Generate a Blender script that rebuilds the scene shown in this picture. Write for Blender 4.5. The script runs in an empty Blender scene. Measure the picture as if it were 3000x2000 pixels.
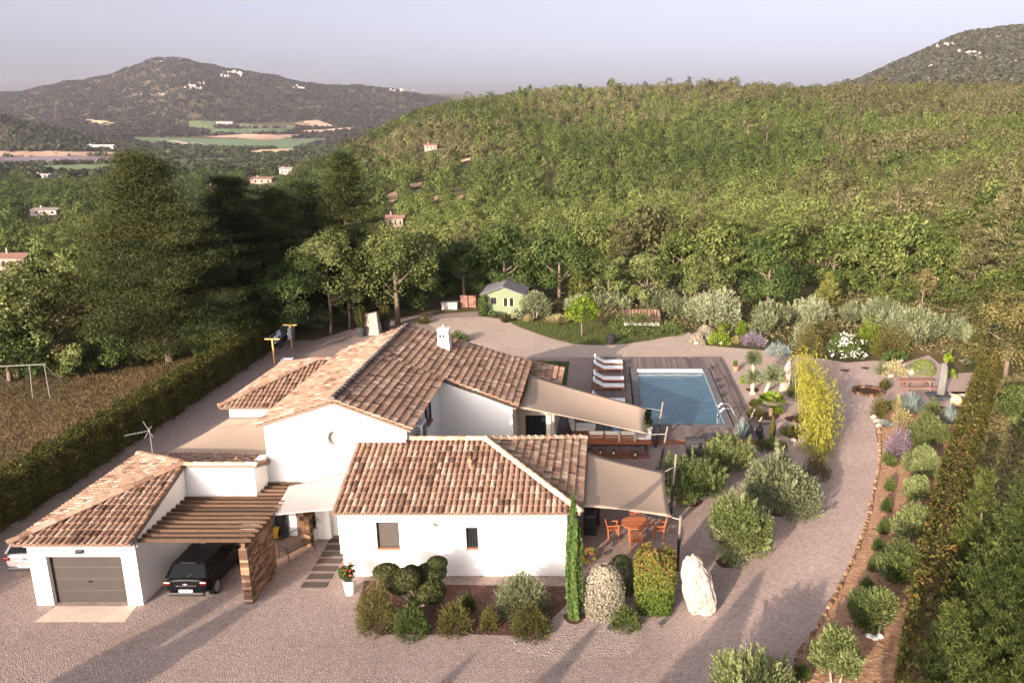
import bpy, math, random
import numpy as np
from mathutils import Vector, Matrix

S = bpy.context.scene
C = S.collection
R = math.radians
rng = np.random.default_rng(7)
random.seed(7)

# ------------------------------------------------------------------ camera, sky, sun
F_PX, CX, CY, CAM_H = 2440.0, 1775.0, 1000.0, 17.0      # focal length and principal point in pixels of the 3000x2000 photograph
TH = math.atan(627 / F_PX)                              # camera pitch below the horizontal
cth, sth = math.cos(TH), math.sin(TH)
cam = bpy.data.cameras.new('camera')
cam_o = bpy.data.objects.new('camera', cam); C.objects.link(cam_o)
cam_o.location = (0, 0, CAM_H)
cam_o.rotation_euler = (math.pi / 2 - TH, 0, 0)
cam.sensor_width = 36; cam.lens = F_PX / 3000 * 36
cam.shift_x = -(CX - 1500) / 3000
cam.clip_start = .5; cam.clip_end = 20000
S.camera = cam_o

SUN_EL, SUN_AZ = R(14.7), math.atan(.5)                   # light travels towards +Y, turned SUN_AZ towards +X
w = bpy.data.worlds.new('World'); S.world = w; w.use_nodes = True
nt = w.node_tree
sky = nt.nodes.new('ShaderNodeTexSky'); sky.sky_type = 'NISHITA'; sky.sun_disc = False
sky.sun_elevation = SUN_EL; sky.sun_rotation = math.pi + SUN_AZ
sky.altitude = 300; sky.air_density = .35; sky.dust_density = 6.5; sky.ozone_density = 1.2
stint = nt.nodes.new('ShaderNodeMix'); stint.data_type = 'RGBA'; stint.blend_type = 'MULTIPLY'; stint.inputs['Factor'].default_value = 1; stint.inputs['B'].default_value = (1.035, .985, 1.0, 1)
shs = nt.nodes.new('ShaderNodeHueSaturation'); shs.inputs['Saturation'].default_value = .42      # thin summer haze greys the blue
nt.links.new(sky.outputs[0], shs.inputs['Color']); nt.links.new(shs.outputs['Color'], stint.inputs['A']); nt.links.new(stint.outputs['Result'], nt.nodes['Background'].inputs[0])
nt.nodes['Background'].inputs[1].default_value = .135
sun = bpy.data.lights.new('sun', 'SUN'); sun.energy = 3.9; sun.angle = R(.5); sun.color = (1, .80, .62)
sun_o = bpy.data.objects.new('sun', sun); C.objects.link(sun_o)
sd = Vector((math.sin(SUN_AZ) * math.cos(SUN_EL), math.cos(SUN_AZ) * math.cos(SUN_EL), -math.sin(SUN_EL)))
sun_o.rotation_euler = sd.to_track_quat('-Z', 'Y').to_euler()
S.view_settings.view_transform = 'Standard'; S.view_settings.look = 'None'
S.view_settings.exposure = 1.46; S.view_settings.gamma = 1
S.cycles.use_denoising = True
S.cycles.max_bounces = 6; S.cycles.diffuse_bounces = 3; S.cycles.glossy_bounces = 2; S.cycles.transmission_bounces = 4
S.cycles.transparent_max_bounces = 4; S.cycles.volume_bounces = 0

# ------------------------------------------------------------------ from a measured photo pixel to a point of the place
def ray(px, py):
    a = (px - CX) / F_PX; b = (py - CY) / F_PX
    return Vector((a, cth - b * sth, -sth - b * cth))
def G(px, py, z=0.0):
    d = ray(px, py); t = (z - CAM_H) / d.z
    return Vector((d.x * t, d.y * t, z))
def PY(px, py, Y):
    d = ray(px, py); t = Y / d.y
    return Vector((d.x * t, Y, CAM_H + d.z * t))
def PX(px, py, X):
    d = ray(px, py); t = X / d.x
    return Vector((X, d.y * t, CAM_H + d.z * t))
def proj(p):
    zc = p[1] * cth - (p[2] - CAM_H) * sth; yc = -p[1] * sth - (p[2] - CAM_H) * cth
    return CX + F_PX * p[0] / zc, CY + F_PX * yc / zc
def mpp(p):                                             # metres per photo pixel at a point
    return (p[1] * cth - (p[2] - CAM_H) * sth) / F_PX
def top_z(py, Y):
    return PY(CX, py, Y).z

# ------------------------------------------------------------------ materials
MATS = {}
def new_mat(name):
    m = bpy.data.materials.new(name); m.use_nodes = True
    return m, m.node_tree.nodes, m.node_tree.links
def ramp_node(N, cols, interp='LINEAR'):
    r = N.new('ShaderNodeValToRGB'); r.color_ramp.interpolation = interp
    e = r.color_ramp.elements
    while len(e) < len(cols): e.new(.5)
    for i, c in enumerate(cols):
        if len(c) == 4: e[i].position = c[0]; e[i].color = (*c[1:], 1)
        else: e[i].position = i / max(1, len(cols) - 1); e[i].color = (*c, 1)
    return r
def pm(name, c1, c2=None, scale=3.0, rough=.8, bump=0.0, bscale=None, metal=0.0, spec=.3, detail=4, cols=None, bdist=.02, coat=0):
    """a principled surface whose colour wanders between c1 and c2 with noise, with an optional bump"""
    if name in MATS: return MATS[name]
    m, N, L = new_mat(name)
    b = N['Principled BSDF']; b.inputs['Roughness'].default_value = rough; b.inputs['Metallic'].default_value = metal
    b.inputs['Specular IOR Level'].default_value = spec
    if coat: b.inputs['Coat Weight'].default_value = coat; b.inputs['Coat Roughness'].default_value = .05
    tc = N.new('ShaderNodeTexCoord')
    if c2 is None and cols is None:
        b.inputs['Base Color'].default_value = (*c1, 1)
    else:
        n = N.new('ShaderNodeTexNoise'); n.inputs['Scale'].default_value = scale; n.inputs['Detail'].default_value = detail
        n.inputs['Roughness'].default_value = .65
        L.new(tc.outputs['Object'], n.inputs['Vector'])
        r = ramp_node(N, cols or [(.3, *c1), (.7, *c2)])
        L.new(n.outputs['Fac'], r.inputs['Fac']); L.new(r.outputs['Color'], b.inputs['Base Color'])
    if bump:
        n2 = N.new('ShaderNodeTexNoise'); n2.inputs['Scale'].default_value = bscale or scale * 4; n2.inputs['Detail'].default_value = 3
        L.new(tc.outputs['Object'], n2.inputs['Vector'])
        bn = N.new('ShaderNodeBump'); bn.inputs['Strength'].default_value = bump; bn.inputs['Distance'].default_value = bdist
        L.new(n2.outputs['Fac'], bn.inputs['Height']); L.new(bn.outputs['Normal'], b.inputs['Normal'])
    MATS[name] = m
    return m
def gravel_mat(name, base, dark, light, speck=22.0, patch=.35, side_tint=None):
    """loose stone: small stones of varied tone, wheel-worn lighter and darker patches, stone-sized relief"""
    if name in MATS: return MATS[name]
    m, N, L = new_mat(name)
    b = N['Principled BSDF']; b.inputs['Roughness'].default_value = .9; b.inputs['Specular IOR Level'].default_value = .2
    tc = N.new('ShaderNodeTexCoord')
    v = N.new('ShaderNodeTexVoronoi'); v.inputs['Scale'].default_value = speck
    L.new(tc.outputs['Object'], v.inputs['Vector'])
    sx = N.new('ShaderNodeSeparateColor'); L.new(v.outputs['Color'], sx.inputs[0])
    r = ramp_node(N, [(0, *dark), (.18, *base), (.8, *base), (1, *light)])
    L.new(sx.outputs[0], r.inputs['Fac'])
    n = N.new('ShaderNodeTexNoise'); n.inputs['Scale'].default_value = patch; n.inputs['Detail'].default_value = 6; n.inputs['Roughness'].default_value = .7
    L.new(tc.outputs['Object'], n.inputs['Vector'])
    r2 = ramp_node(N, [(.3, .84, .83, .81), (.55, 1, 1, 1), (.75, 1.0, 1.0, 1.0)])
    L.new(n.outputs['Fac'], r2.inputs['Fac'])
    n3 = N.new('ShaderNodeTexNoise'); n3.inputs['Scale'].default_value = 4.5; n3.inputs['Detail'].default_value = 5
    L.new(tc.outputs['Object'], n3.inputs['Vector'])
    r3 = ramp_node(N, [(.3, .8, .79, .77), (.65, 1, 1, 1)])
    L.new(n3.outputs['Fac'], r3.inputs['Fac'])
    mx = N.new('ShaderNodeMix'); mx.data_type = 'RGBA'; mx.blend_type = 'MULTIPLY'; mx.inputs['Factor'].default_value = 1
    L.new(r.outputs['Color'], mx.inputs['A']); L.new(r2.outputs['Color'], mx.inputs['B'])
    mx2 = N.new('ShaderNodeMix'); mx2.data_type = 'RGBA'; mx2.blend_type = 'MULTIPLY'; mx2.inputs['Factor'].default_value = 1
    L.new(mx.outputs['Result'], mx2.inputs['A']); L.new(r3.outputs['Color'], mx2.inputs['B'])
    out = mx2.outputs['Result']
    if side_tint:                                               # paler towards the right of the yard, edge broken by the patch noise
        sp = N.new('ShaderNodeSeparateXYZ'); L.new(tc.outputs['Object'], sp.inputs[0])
        mr_ = N.new('ShaderNodeMapRange'); mr_.inputs['From Min'].default_value = side_tint[0]; mr_.inputs['From Max'].default_value = side_tint[1]; mr_.clamp = True
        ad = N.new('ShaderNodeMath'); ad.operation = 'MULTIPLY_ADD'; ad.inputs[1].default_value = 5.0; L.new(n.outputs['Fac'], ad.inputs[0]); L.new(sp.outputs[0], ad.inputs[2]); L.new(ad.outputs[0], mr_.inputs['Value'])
        mx3 = N.new('ShaderNodeMix'); mx3.data_type = 'RGBA'; mx3.blend_type = 'MULTIPLY'; L.new(mr_.outputs[0], mx3.inputs['Factor']); L.new(out, mx3.inputs['A']); mx3.inputs['B'].default_value = (*side_tint[2], 1); out = mx3.outputs['Result']
    L.new(out, b.inputs['Base Color'])
    bn = N.new('ShaderNodeBump'); bn.inputs['Strength'].default_value = .7; bn.inputs['Distance'].default_value = .03
    L.new(v.outputs['Distance'], bn.inputs['Height']); L.new(bn.outputs['Normal'], b.inputs['Normal'])
    MATS[name] = m
    return m
def leaf_mat(name, cols, hue=.5, transl=.25, rough=.6):
    """foliage: colour from each leaf's own tint, shifted a little from plant to plant, some light passing through"""
    if name in MATS: return MATS[name]
    m, N, L = new_mat(name)
    b = N['Principled BSDF']; b.inputs['Roughness'].default_value = rough; b.inputs['Specular IOR Level'].default_value = .1
    at = N.new('ShaderNodeAttribute'); at.attribute_name = 'tint'
    oi = N.new('ShaderNodeObjectInfo')
    ma = N.new('ShaderNodeMath'); ma.operation = 'MULTIPLY_ADD'; ma.inputs[1].default_value = hue; ma.inputs[2].default_value = -.5 * hue
    L.new(oi.outputs['Random'], ma.inputs[0])
    ad = N.new('ShaderNodeMath'); ad.operation = 'ADD'; ad.use_clamp = True
    L.new(at.outputs['Fac'], ad.inputs[0]); L.new(ma.outputs[0], ad.inputs[1])
    r = ramp_node(N, cols); L.new(ad.outputs[0], r.inputs['Fac']); L.new(r.outputs['Color'], b.inputs['Base Color'])
    if transl:
        tr = N.new('ShaderNodeBsdfTranslucent'); L.new(r.outputs['Color'], tr.inputs['Color'])
        mx = N.new('ShaderNodeMixShader'); mx.inputs[0].default_value = transl
        L.new(b.outputs[0], mx.inputs[1]); L.new(tr.outputs[0], mx.inputs[2])
        L.new(mx.outputs[0], N['Material Output'].inputs['Surface'])
    MATS[name] = m
    return m
def tint_mat(name, cols, rough=.85, nscale=9.0, namt=.5, bump=.4):
    """pieces (roof tiles, planks, stones) each with its own tone, mottled by noise"""
    if name in MATS: return MATS[name]
    m, N, L = new_mat(name)
    b = N['Principled BSDF']; b.inputs['Roughness'].default_value = rough; b.inputs['Specular IOR Level'].default_value = .2
    at = N.new('ShaderNodeAttribute'); at.attribute_name = 'tint'
    tc = N.new('ShaderNodeTexCoord')
    n = N.new('ShaderNodeTexNoise'); n.inputs['Scale'].default_value = nscale; n.inputs['Detail'].default_value = 4
    L.new(tc.outputs['Object'], n.inputs['Vector'])
    ma = N.new('ShaderNodeMath'); ma.operation = 'MULTIPLY_ADD'; ma.inputs[1].default_value = namt; ma.inputs[2].default_value = -.5 * namt
    L.new(n.outputs['Fac'], ma.inputs[0])
    ad = N.new('ShaderNodeMath'); ad.operation = 'ADD'; ad.use_clamp = True
    L.new(at.outputs['Fac'], ad.inputs[0]); L.new(ma.outputs[0], ad.inputs[1])
    r = ramp_node(N, cols); L.new(ad.outputs[0], r.inputs['Fac']); L.new(r.outputs['Color'], b.inputs['Base Color'])
    if bump:
        bn = N.new('ShaderNodeBump'); bn.inputs['Strength'].default_value = bump; bn.inputs['Distance'].default_value = .02
        L.new(n.outputs['Fac'], bn.inputs['Height']); L.new(bn.outputs['Normal'], b.inputs['Normal'])
    MATS[name] = m
    return m

WHITE = pm('white_render', (.80, .78, .74), (.74, .71, .66), 1.2, .9, .15, 40, bdist=.004)
TILE = tint_mat('roof_tile', [(0, .10, .06, .045), (.2, .19, .11, .08), (.42, .27, .18, .125), (.6, .245, .14, .10), (.78, .33, .235, .17), (1, .385, .30, .24)])
CHANNEL = pm('tile_channel', (.13, .085, .06), (.19, .125, .09), 5)  # darker than the tiles: the shade of the channels is put into the colour
MORTAR = pm('mortar', (.45, .40, .34), (.55, .5, .44), 6)
WOOD = tint_mat('beam_wood', [(0, .05, .03, .02), (.5, .095, .055, .035), (1, .16, .095, .06)], nscale=4, namt=.6)
TEAK = pm('teak', (.23, .075, .03), (.33, .12, .05), 6, .5)
DECKM = tint_mat('deck_wood', [(0, .10, .075, .073), (.5, .155, .118, .113), (1, .22, .175, .165)], nscale=3, namt=.4, bump=.2)
DARK = pm('dark_metal', (.02, .02, .022), None, rough=.45)
GREY = pm('grey_metal', (.35, .35, .35), None, rough=.4, metal=.6)
STEEL = pm('steel', (.6, .6, .6), None, rough=.25, metal=1)
def cloth(name, c1, c2, tr):
    m = pm(name, c1, c2, .6, .9); N, L = m.node_tree.nodes, m.node_tree.links
    t = N.new('ShaderNodeBsdfTranslucent'); t.inputs['Color'].default_value = (*[v * 1.15 for v in c1], 1); x = N.new('ShaderNodeMixShader'); x.inputs[0].default_value = tr
    L.new(N['Principled BSDF'].outputs[0], x.inputs[1]); L.new(t.outputs[0], x.inputs[2]); L.new(x.outputs[0], N['Material Output'].inputs['Surface']); return m
CLOTH = cloth('sail_cloth', (.60, .485, .385), (.56, .45, .355), .45)
CREAM = pm('cream_cloth', (.72, .68, .62), (.66, .62, .55), 3, .9)
WHITECLOTH = pm('white_cushion', (.74, .74, .74), (.68, .68, .69), 3, .9)
GLASS = pm('dark_glass', (.015, .018, .02), None, rough=.08, spec=.6)
BARK = pm('bark', (.11, .08, .06), (.20, .15, .11), 6, .95, .6, 14, bdist=.04)
OLIVEBARK = pm('olive_bark', (.22, .18, .14), (.34, .29, .24), 6, .95, .5, 14)
TERRA = pm('terracotta', (.36, .15, .09), (.44, .2, .12), 5, .85)
ROCK = pm('pale_rock', (.30, .25, .205), (.46, .40, .335), 2.2, .95, 1.0, 6, bdist=.12)
STONE = tint_mat('rust_stone', [(0, .05, .028, .018), (.4, .115, .062, .037), (.7, .18, .10, .055), (1, .25, .17, .11)], nscale=12, namt=.4)

# ------------------------------------------------------------------ mesh helpers
def link(o, parent=None):
    C.objects.link(o)
    if parent is not None:
        o.parent = parent
        pl = parent
        M = Matrix.Identity(4)
        chain = []
        while pl is not None: chain.append(pl); pl = pl.parent
        # every parent here is an unrotated Empty or an untransformed mesh when its parts are made
        root = chain[-1]
        o.matrix_parent_inverse = Matrix.Translation(-root.location) if len(chain) == 1 else Matrix.Identity(4)
    return o
def thing(name, label, cat, loc=(0, 0, 0), group=None):
    o = bpy.data.objects.new(name, None); C.objects.link(o); o.location = loc; o.empty_display_size = .3
    o['label'] = label; o['category'] = cat
    if group: o['group'] = group
    return o
def tag(o, label, cat, group=None):
    o['label'] = label; o['category'] = cat
    if group: o['group'] = group
    return o
def struct(o, kind='structure'):
    o['kind'] = kind; return o
def copy_tree(o, loc=None, rz=None, label=None, sc=None):
    r = o.copy(); C.objects.link(r)
    if loc is not None: r.location = loc
    if rz is not None: r.rotation_euler = (0, 0, rz)
    if sc is not None: r.scale = (sc, sc, sc)
    if label: r['label'] = label
    for ch in list(o.children):
        c = ch.copy(); C.objects.link(c); c.parent = r
        for g in ch.children:
            d = g.copy(); C.objects.link(d); d.parent = c
    return r

def fast_mesh(name, V, nv, mats, T=None, smooth=False):
    """V: (n*nv, 3) vertices, consecutive nv of them make one face"""
    n = len(V) // nv
    me = bpy.data.meshes.new(name)
    me.vertices.add(len(V)); me.vertices.foreach_set('co', np.ascontiguousarray(V, np.float32).ravel())
    me.loops.add(n * nv); me.loops.foreach_set('vertex_index', np.arange(n * nv, dtype=np.int32))
    me.polygons.add(n); me.polygons.foreach_set('loop_start', np.arange(0, n * nv, nv, dtype=np.int32))
    if T is not None:
        a = me.attributes.new('tint', 'FLOAT', 'FACE'); a.data.foreach_set('value', np.ascontiguousarray(T, np.float32))
    for m in mats: me.materials.append(m)
    me.update(calc_edges=True)
    return me

class MB:
    def __init__(s): s.v = []; s.f = []; s.t = []; s.m = []
    def face(s, pts, t=.5, m=0):
        b = len(s.v); s.v += [tuple(p) for p in pts]; s.f.append(tuple(range(b, b + len(pts)))); s.t.append(t); s.m.append(m)
    def mesh(s, V, Fs, t=.5, m=0):
        b = len(s.v); s.v += [tuple(p) for p in V]
        for f in Fs: s.f.append(tuple(i + b for i in f)); s.t.append(t); s.m.append(m)
    def box(s, x0, x1, y0, y1, z0, z1, t=.5, m=0, rz=0, c=None, M=None):
        V = [Vector((x, y, z)) for z in (z0, z1) for y in (y0, y1) for x in (x0, x1)]
        if rz:
            cx, cy = c if c else ((x0 + x1) / 2, (y0 + y1) / 2); ca, sa = math.cos(rz), math.sin(rz)
            V = [Vector((cx + (p.x - cx) * ca - (p.y - cy) * sa, cy + (p.x - cx) * sa + (p.y - cy) * ca, p.z)) for p in V]
        if M is not None: V = [M @ p for p in V]
        s.mesh(V, [(0, 2, 3, 1), (4, 5, 7, 6), (0, 1, 5, 4), (1, 3, 7, 5), (3, 2, 6, 7), (2, 0, 4, 6)], t, m)
    def prism(s, pts, off, t=.5, m=0):
        n = len(pts); a = [Vector(p) for p in pts]; b = [p + Vector(off) for p in a]
        s.mesh(a + b, [tuple(range(n))[::-1], tuple(range(n, 2 * n))] + [(i, (i + 1) % n, n + (i + 1) % n, n + i) for i in range(n)], t, m)
    def tube(s, pts, rad, n=8, t=.5, m=0, caps=True):
        pts = [Vector(p) for p in pts]; k = len(pts)
        rad = rad if hasattr(rad, '__len__') else [rad] * k
        V = []
        for i, p in enumerate(pts):
            d = (pts[min(i + 1, k - 1)] - pts[max(i - 1, 0)]).normalized()
            a = d.cross(Vector((0, 0, 1)))
            if a.length < .05: a = d.cross(Vector((1, 0, 0)))
            a.normalize(); b = d.cross(a)
            V += [p + (a * math.cos(2 * math.pi * j / n) + b * math.sin(2 * math.pi * j / n)) * rad[i] for j in range(n)]
        Fs = [(i * n + j, i * n + (j + 1) % n, (i + 1) * n + (j + 1) % n, (i + 1) * n + j) for i in range(k - 1) for j in range(n)]
        if caps: Fs += [tuple(range(n))[::-1], tuple(range((k - 1) * n, k * n))]
        s.mesh(V, Fs, t, m)
    def lathe(s, prof, c=(0, 0, 0), n=20, t=.5, m=0):
        V = [(c[0] + r * math.cos(2 * math.pi * j / n), c[1] + r * math.sin(2 * math.pi * j / n), c[2] + z) for r, z in prof for j in range(n)]
        k = len(prof)
        Fs = [(i * n + j, i * n + (j + 1) % n, (i + 1) * n + (j + 1) % n, (i + 1) * n + j) for i in range(k - 1) for j in range(n)]
        Fs += [tuple(range(n))[::-1], tuple(range((k - 1) * n, k * n))]
        s.mesh(V, Fs, t, m)
    def build(s, name, mats, parent=None, smooth=False, bevel=0, sub=0):
        me = bpy.data.meshes.new(name)
        me.from_pydata(s.v, [], s.f)
        a = me.attributes.new('tint', 'FLOAT', 'FACE'); a.data.foreach_set('value', s.t)
        mats = mats if isinstance(mats, (list, tuple)) else [mats]
        for m in mats: me.materials.append(m)
        if len(mats) > 1: me.polygons.foreach_set('material_index', s.m)
        me.polygons.foreach_set('use_smooth', [smooth] * len(me.polygons))
        me.update()
        o = bpy.data.objects.new(name, me); link(o, parent)
        if bevel:
            b = o.modifiers.new('bevel', 'BEVEL'); b.width = bevel; b.segments = 2; b.limit_method = 'ANGLE'
        if sub:
            u = o.modifiers.new('sub', 'SUBSURF'); u.levels = sub; u.render_levels = sub
        return o

def in_poly(x, y, poly):
    ins = False; n = len(poly); j = n - 1
    for i in range(n):
        xi, yi = poly[i][:2]; xj, yj = poly[j][:2]
        if (yi > y) != (yj > y) and x < (xj - xi) * (y - yi) / (yj - yi) + xi: ins = not ins
        j = i
    return ins
def sheet(name, pts, z, m, parent=None, label=None, cat=None, kind='structure'):
    """a flat ground sheet with the given outline"""
    import bmesh
    bm = bmesh.new(); vs = [bm.verts.new((p[0], p[1], z)) for p in pts]
    f = bm.faces.new(vs); f.normal_update()
    if f.normal.z < 0: f.normal_flip()
    bmesh.ops.triangulate(bm, faces=bm.faces[:])
    me = bpy.data.meshes.new(name); bm.to_mesh(me); bm.free(); me.materials.append(m)
    o = bpy.data.objects.new(name, me); link(o, parent)
    if kind: o['kind'] = kind
    return o
def smooth_loop(pts, k=6):
    """closed Catmull-Rom through the points"""
    P = [Vector(p[:2]) for p in pts]; n = len(P); out = []
    for i in range(n):
        a, b, c, d = P[i - 1], P[i], P[(i + 1) % n], P[(i + 2) % n]
        for j in range(k):
            t = j / k
            out.append(.5 * ((2 * b) + (c - a) * t + (2 * a - 5 * b + 4 * c - d) * t * t + (3 * b - a - 3 * c + d) * t ** 3))
    return out

# ------------------------------------------------------------------ foliage: many small leaf faces spread through a crown's volume
def unit(a): return a / (np.linalg.norm(a, axis=1, keepdims=True) + 1e-9)
def leafs(P, N, T, size, aspect=2.0, jit=.7, along=None, r=None):
    r = r or rng; n = len(P)
    nn = unit(N + jit * r.normal(size=(n, 3)))
    a = r.normal(size=(n, 3)) if along is None else along + .35 * r.normal(size=(n, 3))
    if along is None: a = a - (a * nn).sum(1, keepdims=True) * nn
    a = unit(a); b = unit(np.cross(nn, a))
    Ln = (size * (.65 + .7 * r.random(n)))[:, None] if not hasattr(size, 'shape') else size[:, None]
    Wd = Ln / aspect
    V = np.empty((n, 4, 3)); V[:, 0] = P - a * Ln / 2; V[:, 1] = P + b * Wd / 2; V[:, 2] = P + a * Ln / 2; V[:, 3] = P - b * Wd / 2
    return V.reshape(-1, 3), T
def join(parts):
    return np.concatenate([p[0] for p in parts]), np.concatenate([p[1] for p in parts])
def oak_crown(w, h, ncl, nl, leaf, r=None, cr=.2, aspect=1.7, base=0.0, flat=.0, hollow=.45, lop=None, jit=.7, own=.38):
    """rounded crown of clumps; w,h in metres, its foot at z=base"""
    r = r or rng
    d = unit(r.normal(size=(ncl, 3))); d[:, 2] = np.where(d[:, 2] < -.55, -d[:, 2], d[:, 2])
    rad = hollow + (1 - hollow) * r.random(ncl) ** .6
    lump = .82 + .3 * r.random(ncl)
    c = d * (rad * lump)[:, None] * np.array([w / 2 * (1 - cr), w / 2 * (1 - cr), h / 2 * (1 - cr)])
    c[:, 2] += base + h / 2
    if lop is not None: c[:, :2] += lop * (c[:, 2:3] - base) / h
    crr = w * cr * (.55 + .75 * r.random(ncl))
    ct = r.random(ncl)
    idx = r.integers(0, ncl, nl)
    dd = unit(r.normal(size=(nl, 3)) + .55 * d[idx] + np.array([0, 0, .25]))
    P = c[idx] + dd * (crr[idx] * (.45 + .55 * r.random(nl) ** .5))[:, None] * np.array([1, 1, .8])
    T = (1 - own) * ct[idx] + own * r.random(nl)
    return leafs(P, dd + np.array([0, 0, .35]), T, leaf, aspect, jit, r=r)
def dome_crown(w, h, n, leaf, r=None):
    """a close rounded crown seen from afar: small lumps on a dome"""
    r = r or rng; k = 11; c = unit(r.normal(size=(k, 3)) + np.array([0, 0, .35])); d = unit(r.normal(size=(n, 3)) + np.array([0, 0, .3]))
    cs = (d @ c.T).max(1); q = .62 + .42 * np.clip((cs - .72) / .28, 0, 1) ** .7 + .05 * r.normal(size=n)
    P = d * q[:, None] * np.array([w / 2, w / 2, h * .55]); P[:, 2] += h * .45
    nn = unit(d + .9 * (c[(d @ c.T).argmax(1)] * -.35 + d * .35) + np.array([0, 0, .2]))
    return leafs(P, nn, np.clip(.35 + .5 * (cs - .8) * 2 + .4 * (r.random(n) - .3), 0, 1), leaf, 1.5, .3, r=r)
def olive_crown(w, h, n, leaf, r=None, sl=.14):
    """a low crown of a few uneven lobes of narrow leaves, with upright shoots"""
    r = r or rng; k = int(12 + r.integers(6)); a = r.random(k) * 6.283; q = r.random(k) ** .5
    c = np.stack([np.cos(a) * q * w * .33, np.sin(a) * q * w * .33, h * (.22 + .48 * r.random(k) * (1 - .5 * q))], 1); R_ = w * (.14 + .12 * r.random(k)); R_[0] = w * .27; c[0] = [0, 0, h * .5]
    pr = R_ ** 2 / (R_ ** 2).sum(); i = r.choice(k, n, p=pr); d = unit(r.normal(size=(n, 3)) + np.array([0, 0, .15])); up = np.clip(d[:, 2], 0, 1)
    P = c[i] + d * (R_[i] * (.42 + .66 * r.random(n) ** .8) * (1 + .22 * up * r.random(n)))[:, None] * np.array([1, 1, min(1.25, h / w * 1.15)])
    P[:, 2] = np.maximum(P[:, 2], .04 * h * r.random(n) + .03)
    T = .4 * r.random(k)[i] + .6 * r.random(n)
    ns, m = int(26 + r.integers(14)), max(8, n // 160)          # single shoots that break the outline
    j = r.choice(k, ns, p=pr); sd = unit(r.normal(size=(ns, 3)) + np.array([0, 0, .5])); ax = unit(sd + np.array([0, 0, .9])); t = r.random((ns, m))
    Q = (c[j] + sd * R_[j][:, None] * .8)[:, None, :] + ax[:, None, :] * (t * w * (.07 + sl * r.random((ns, 1))))[:, :, None] + r.normal(size=(ns, m, 3)) * .035
    P = np.concatenate([P, Q.reshape(-1, 3)]); d = np.concatenate([d, np.repeat(ax, m, 0)]); T = np.concatenate([T, .35 + .65 * r.random(ns * m)]); n = len(P)
    return leafs(P, d + .5 * r.normal(size=(n, 3)), T, leaf, 3.4, .5, along=d + np.array([0, 0, .9]), r=r)
def pine_crown(w, h, layers, per, tuft, leaf, r=None, base=0.0, prof=.75, rise=.25, aspect=4.0, inner=.3, bottom=.25, shoot=0, spread=.035):
    """whorls of branches, each carrying needle tufts that point outwards and up"""
    r = r or rng; Ps, Ns, As, Ts = [], [], [], []
    for i in range(layers):
        t = (i + r.random() * .8) / layers
        z = base + h * t
        lim = w / 2 * min(1, ((1 - t) ** prof) * (1 if t > bottom else .72 + .28 * t / bottom)) + .04 * w
        for k in range(per):
            a = r.random() * 2 * math.pi; L = lim * (.55 + .65 * r.random())
            m = max(2, int(L / (w / 2) * 7))
            bt = r.random()
            for j in range(m):
                u = inner + (1 - inner) * (j + r.random()) / m
                p = np.array([math.cos(a) * L * u, math.sin(a) * L * u, z + L * (rise * u * u - .08 * u)])
                p += r.normal(size=3) * w * .02
                q = r.normal(size=(tuft, 3)) * np.array([spread, spread, .013]) * w
                out = np.array([math.cos(a), math.sin(a), .9])
                if shoot:                                           # an upright brush of needles round one stem
                    ax = unit(np.array([[.45 * math.cos(a), .45 * math.sin(a), 1.0]]) + .25 * r.normal(size=(1, 3)))[0]; tt = r.random(tuft); rd = r.normal(size=(tuft, 3)); rd = unit(rd - (rd @ ax)[:, None] * ax)
                    Ps.append(p + ax * (tt * shoot)[:, None] + rd * .05); As.append(unit(ax * 1.1 + rd * .9)); Ns.append(unit(np.cross(rd, ax))); Ts.append(np.clip(.25 * bt + .45 * tt + .3 * r.random(tuft), 0, 1)); continue
                Ps.append(p + q); As.append(unit(out + .7 * r.normal(size=(tuft, 3)))); Ns.append(unit(r.normal(size=(tuft, 3)) + np.array([0, 0, .6])))
                Ts.append(.6 * bt + .4 * r.random(tuft))
    P = np.concatenate(Ps); A = np.concatenate(As); N = np.concatenate(Ns); T = np.concatenate(Ts)
    return leafs(P, N, T, leaf, aspect, .3, along=A, r=r)
def column_crown(w, h, n, leaf, r=None, base=0.0):
    r = r or rng
    t = r.random(n); a = r.random(n) * 2 * math.pi
    ridge = .82 + .18 * np.sin(a * 5 + 3 * np.sin(t * 4))
    rad = w / 2 * np.minimum(1, (1 - t) * 2.6 + .03) * np.minimum(1, .75 + t * 2) * ridge * (.85 + .25 * r.random(n))
    D = np.stack([np.cos(a), np.sin(a), 0 * a], 1)
    P = D * rad[:, None]; P[:, 2] = base + t * h
    A = D * .25 + np.array([0, 0, 1.0])
    T = .5 * ridge ** 3 + .5 * r.random(n)
    return leafs(P, D, T, leaf, 2.6, .5, along=A, r=r)
def spiky(w, h, n, r=None, aspect=14.0, arch=.5, base=0.0, tiplo=.0):
    """blades from one root, spreading outwards"""
    r = r or rng
    a = r.random(n) * 2 * math.pi; s = r.random(n) ** .6
    tip = np.stack([np.cos(a) * s * w / 2, np.sin(a) * s * w / 2, h * (1 - arch * s ** 2) * (.6 + .4 * r.random(n))], 1)
    root = np.stack([np.cos(a) * s * w * .12, np.sin(a) * s * w * .12, 0 * a], 1)
    mid = (root + tip) / 2; A = tip - root; L = np.linalg.norm(A, axis=1)
    mid[:, 2] += base
    N = unit(np.cross(A, np.stack([-np.sin(a), np.cos(a), 0 * a], 1)) + .3 * r.normal(size=(n, 3)))
    A = A / L[:, None]; b = unit(np.cross(N, A)); W = L / aspect
    V = np.empty((n, 4, 3)); V[:, 0] = mid - A * L[:, None] / 2; V[:, 1] = mid + b * W[:, None] / 2; V[:, 2] = mid + A * L[:, None] / 2; V[:, 3] = mid - b * W[:, None] / 2
    return V.reshape(-1, 3), r.random(n)
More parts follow.
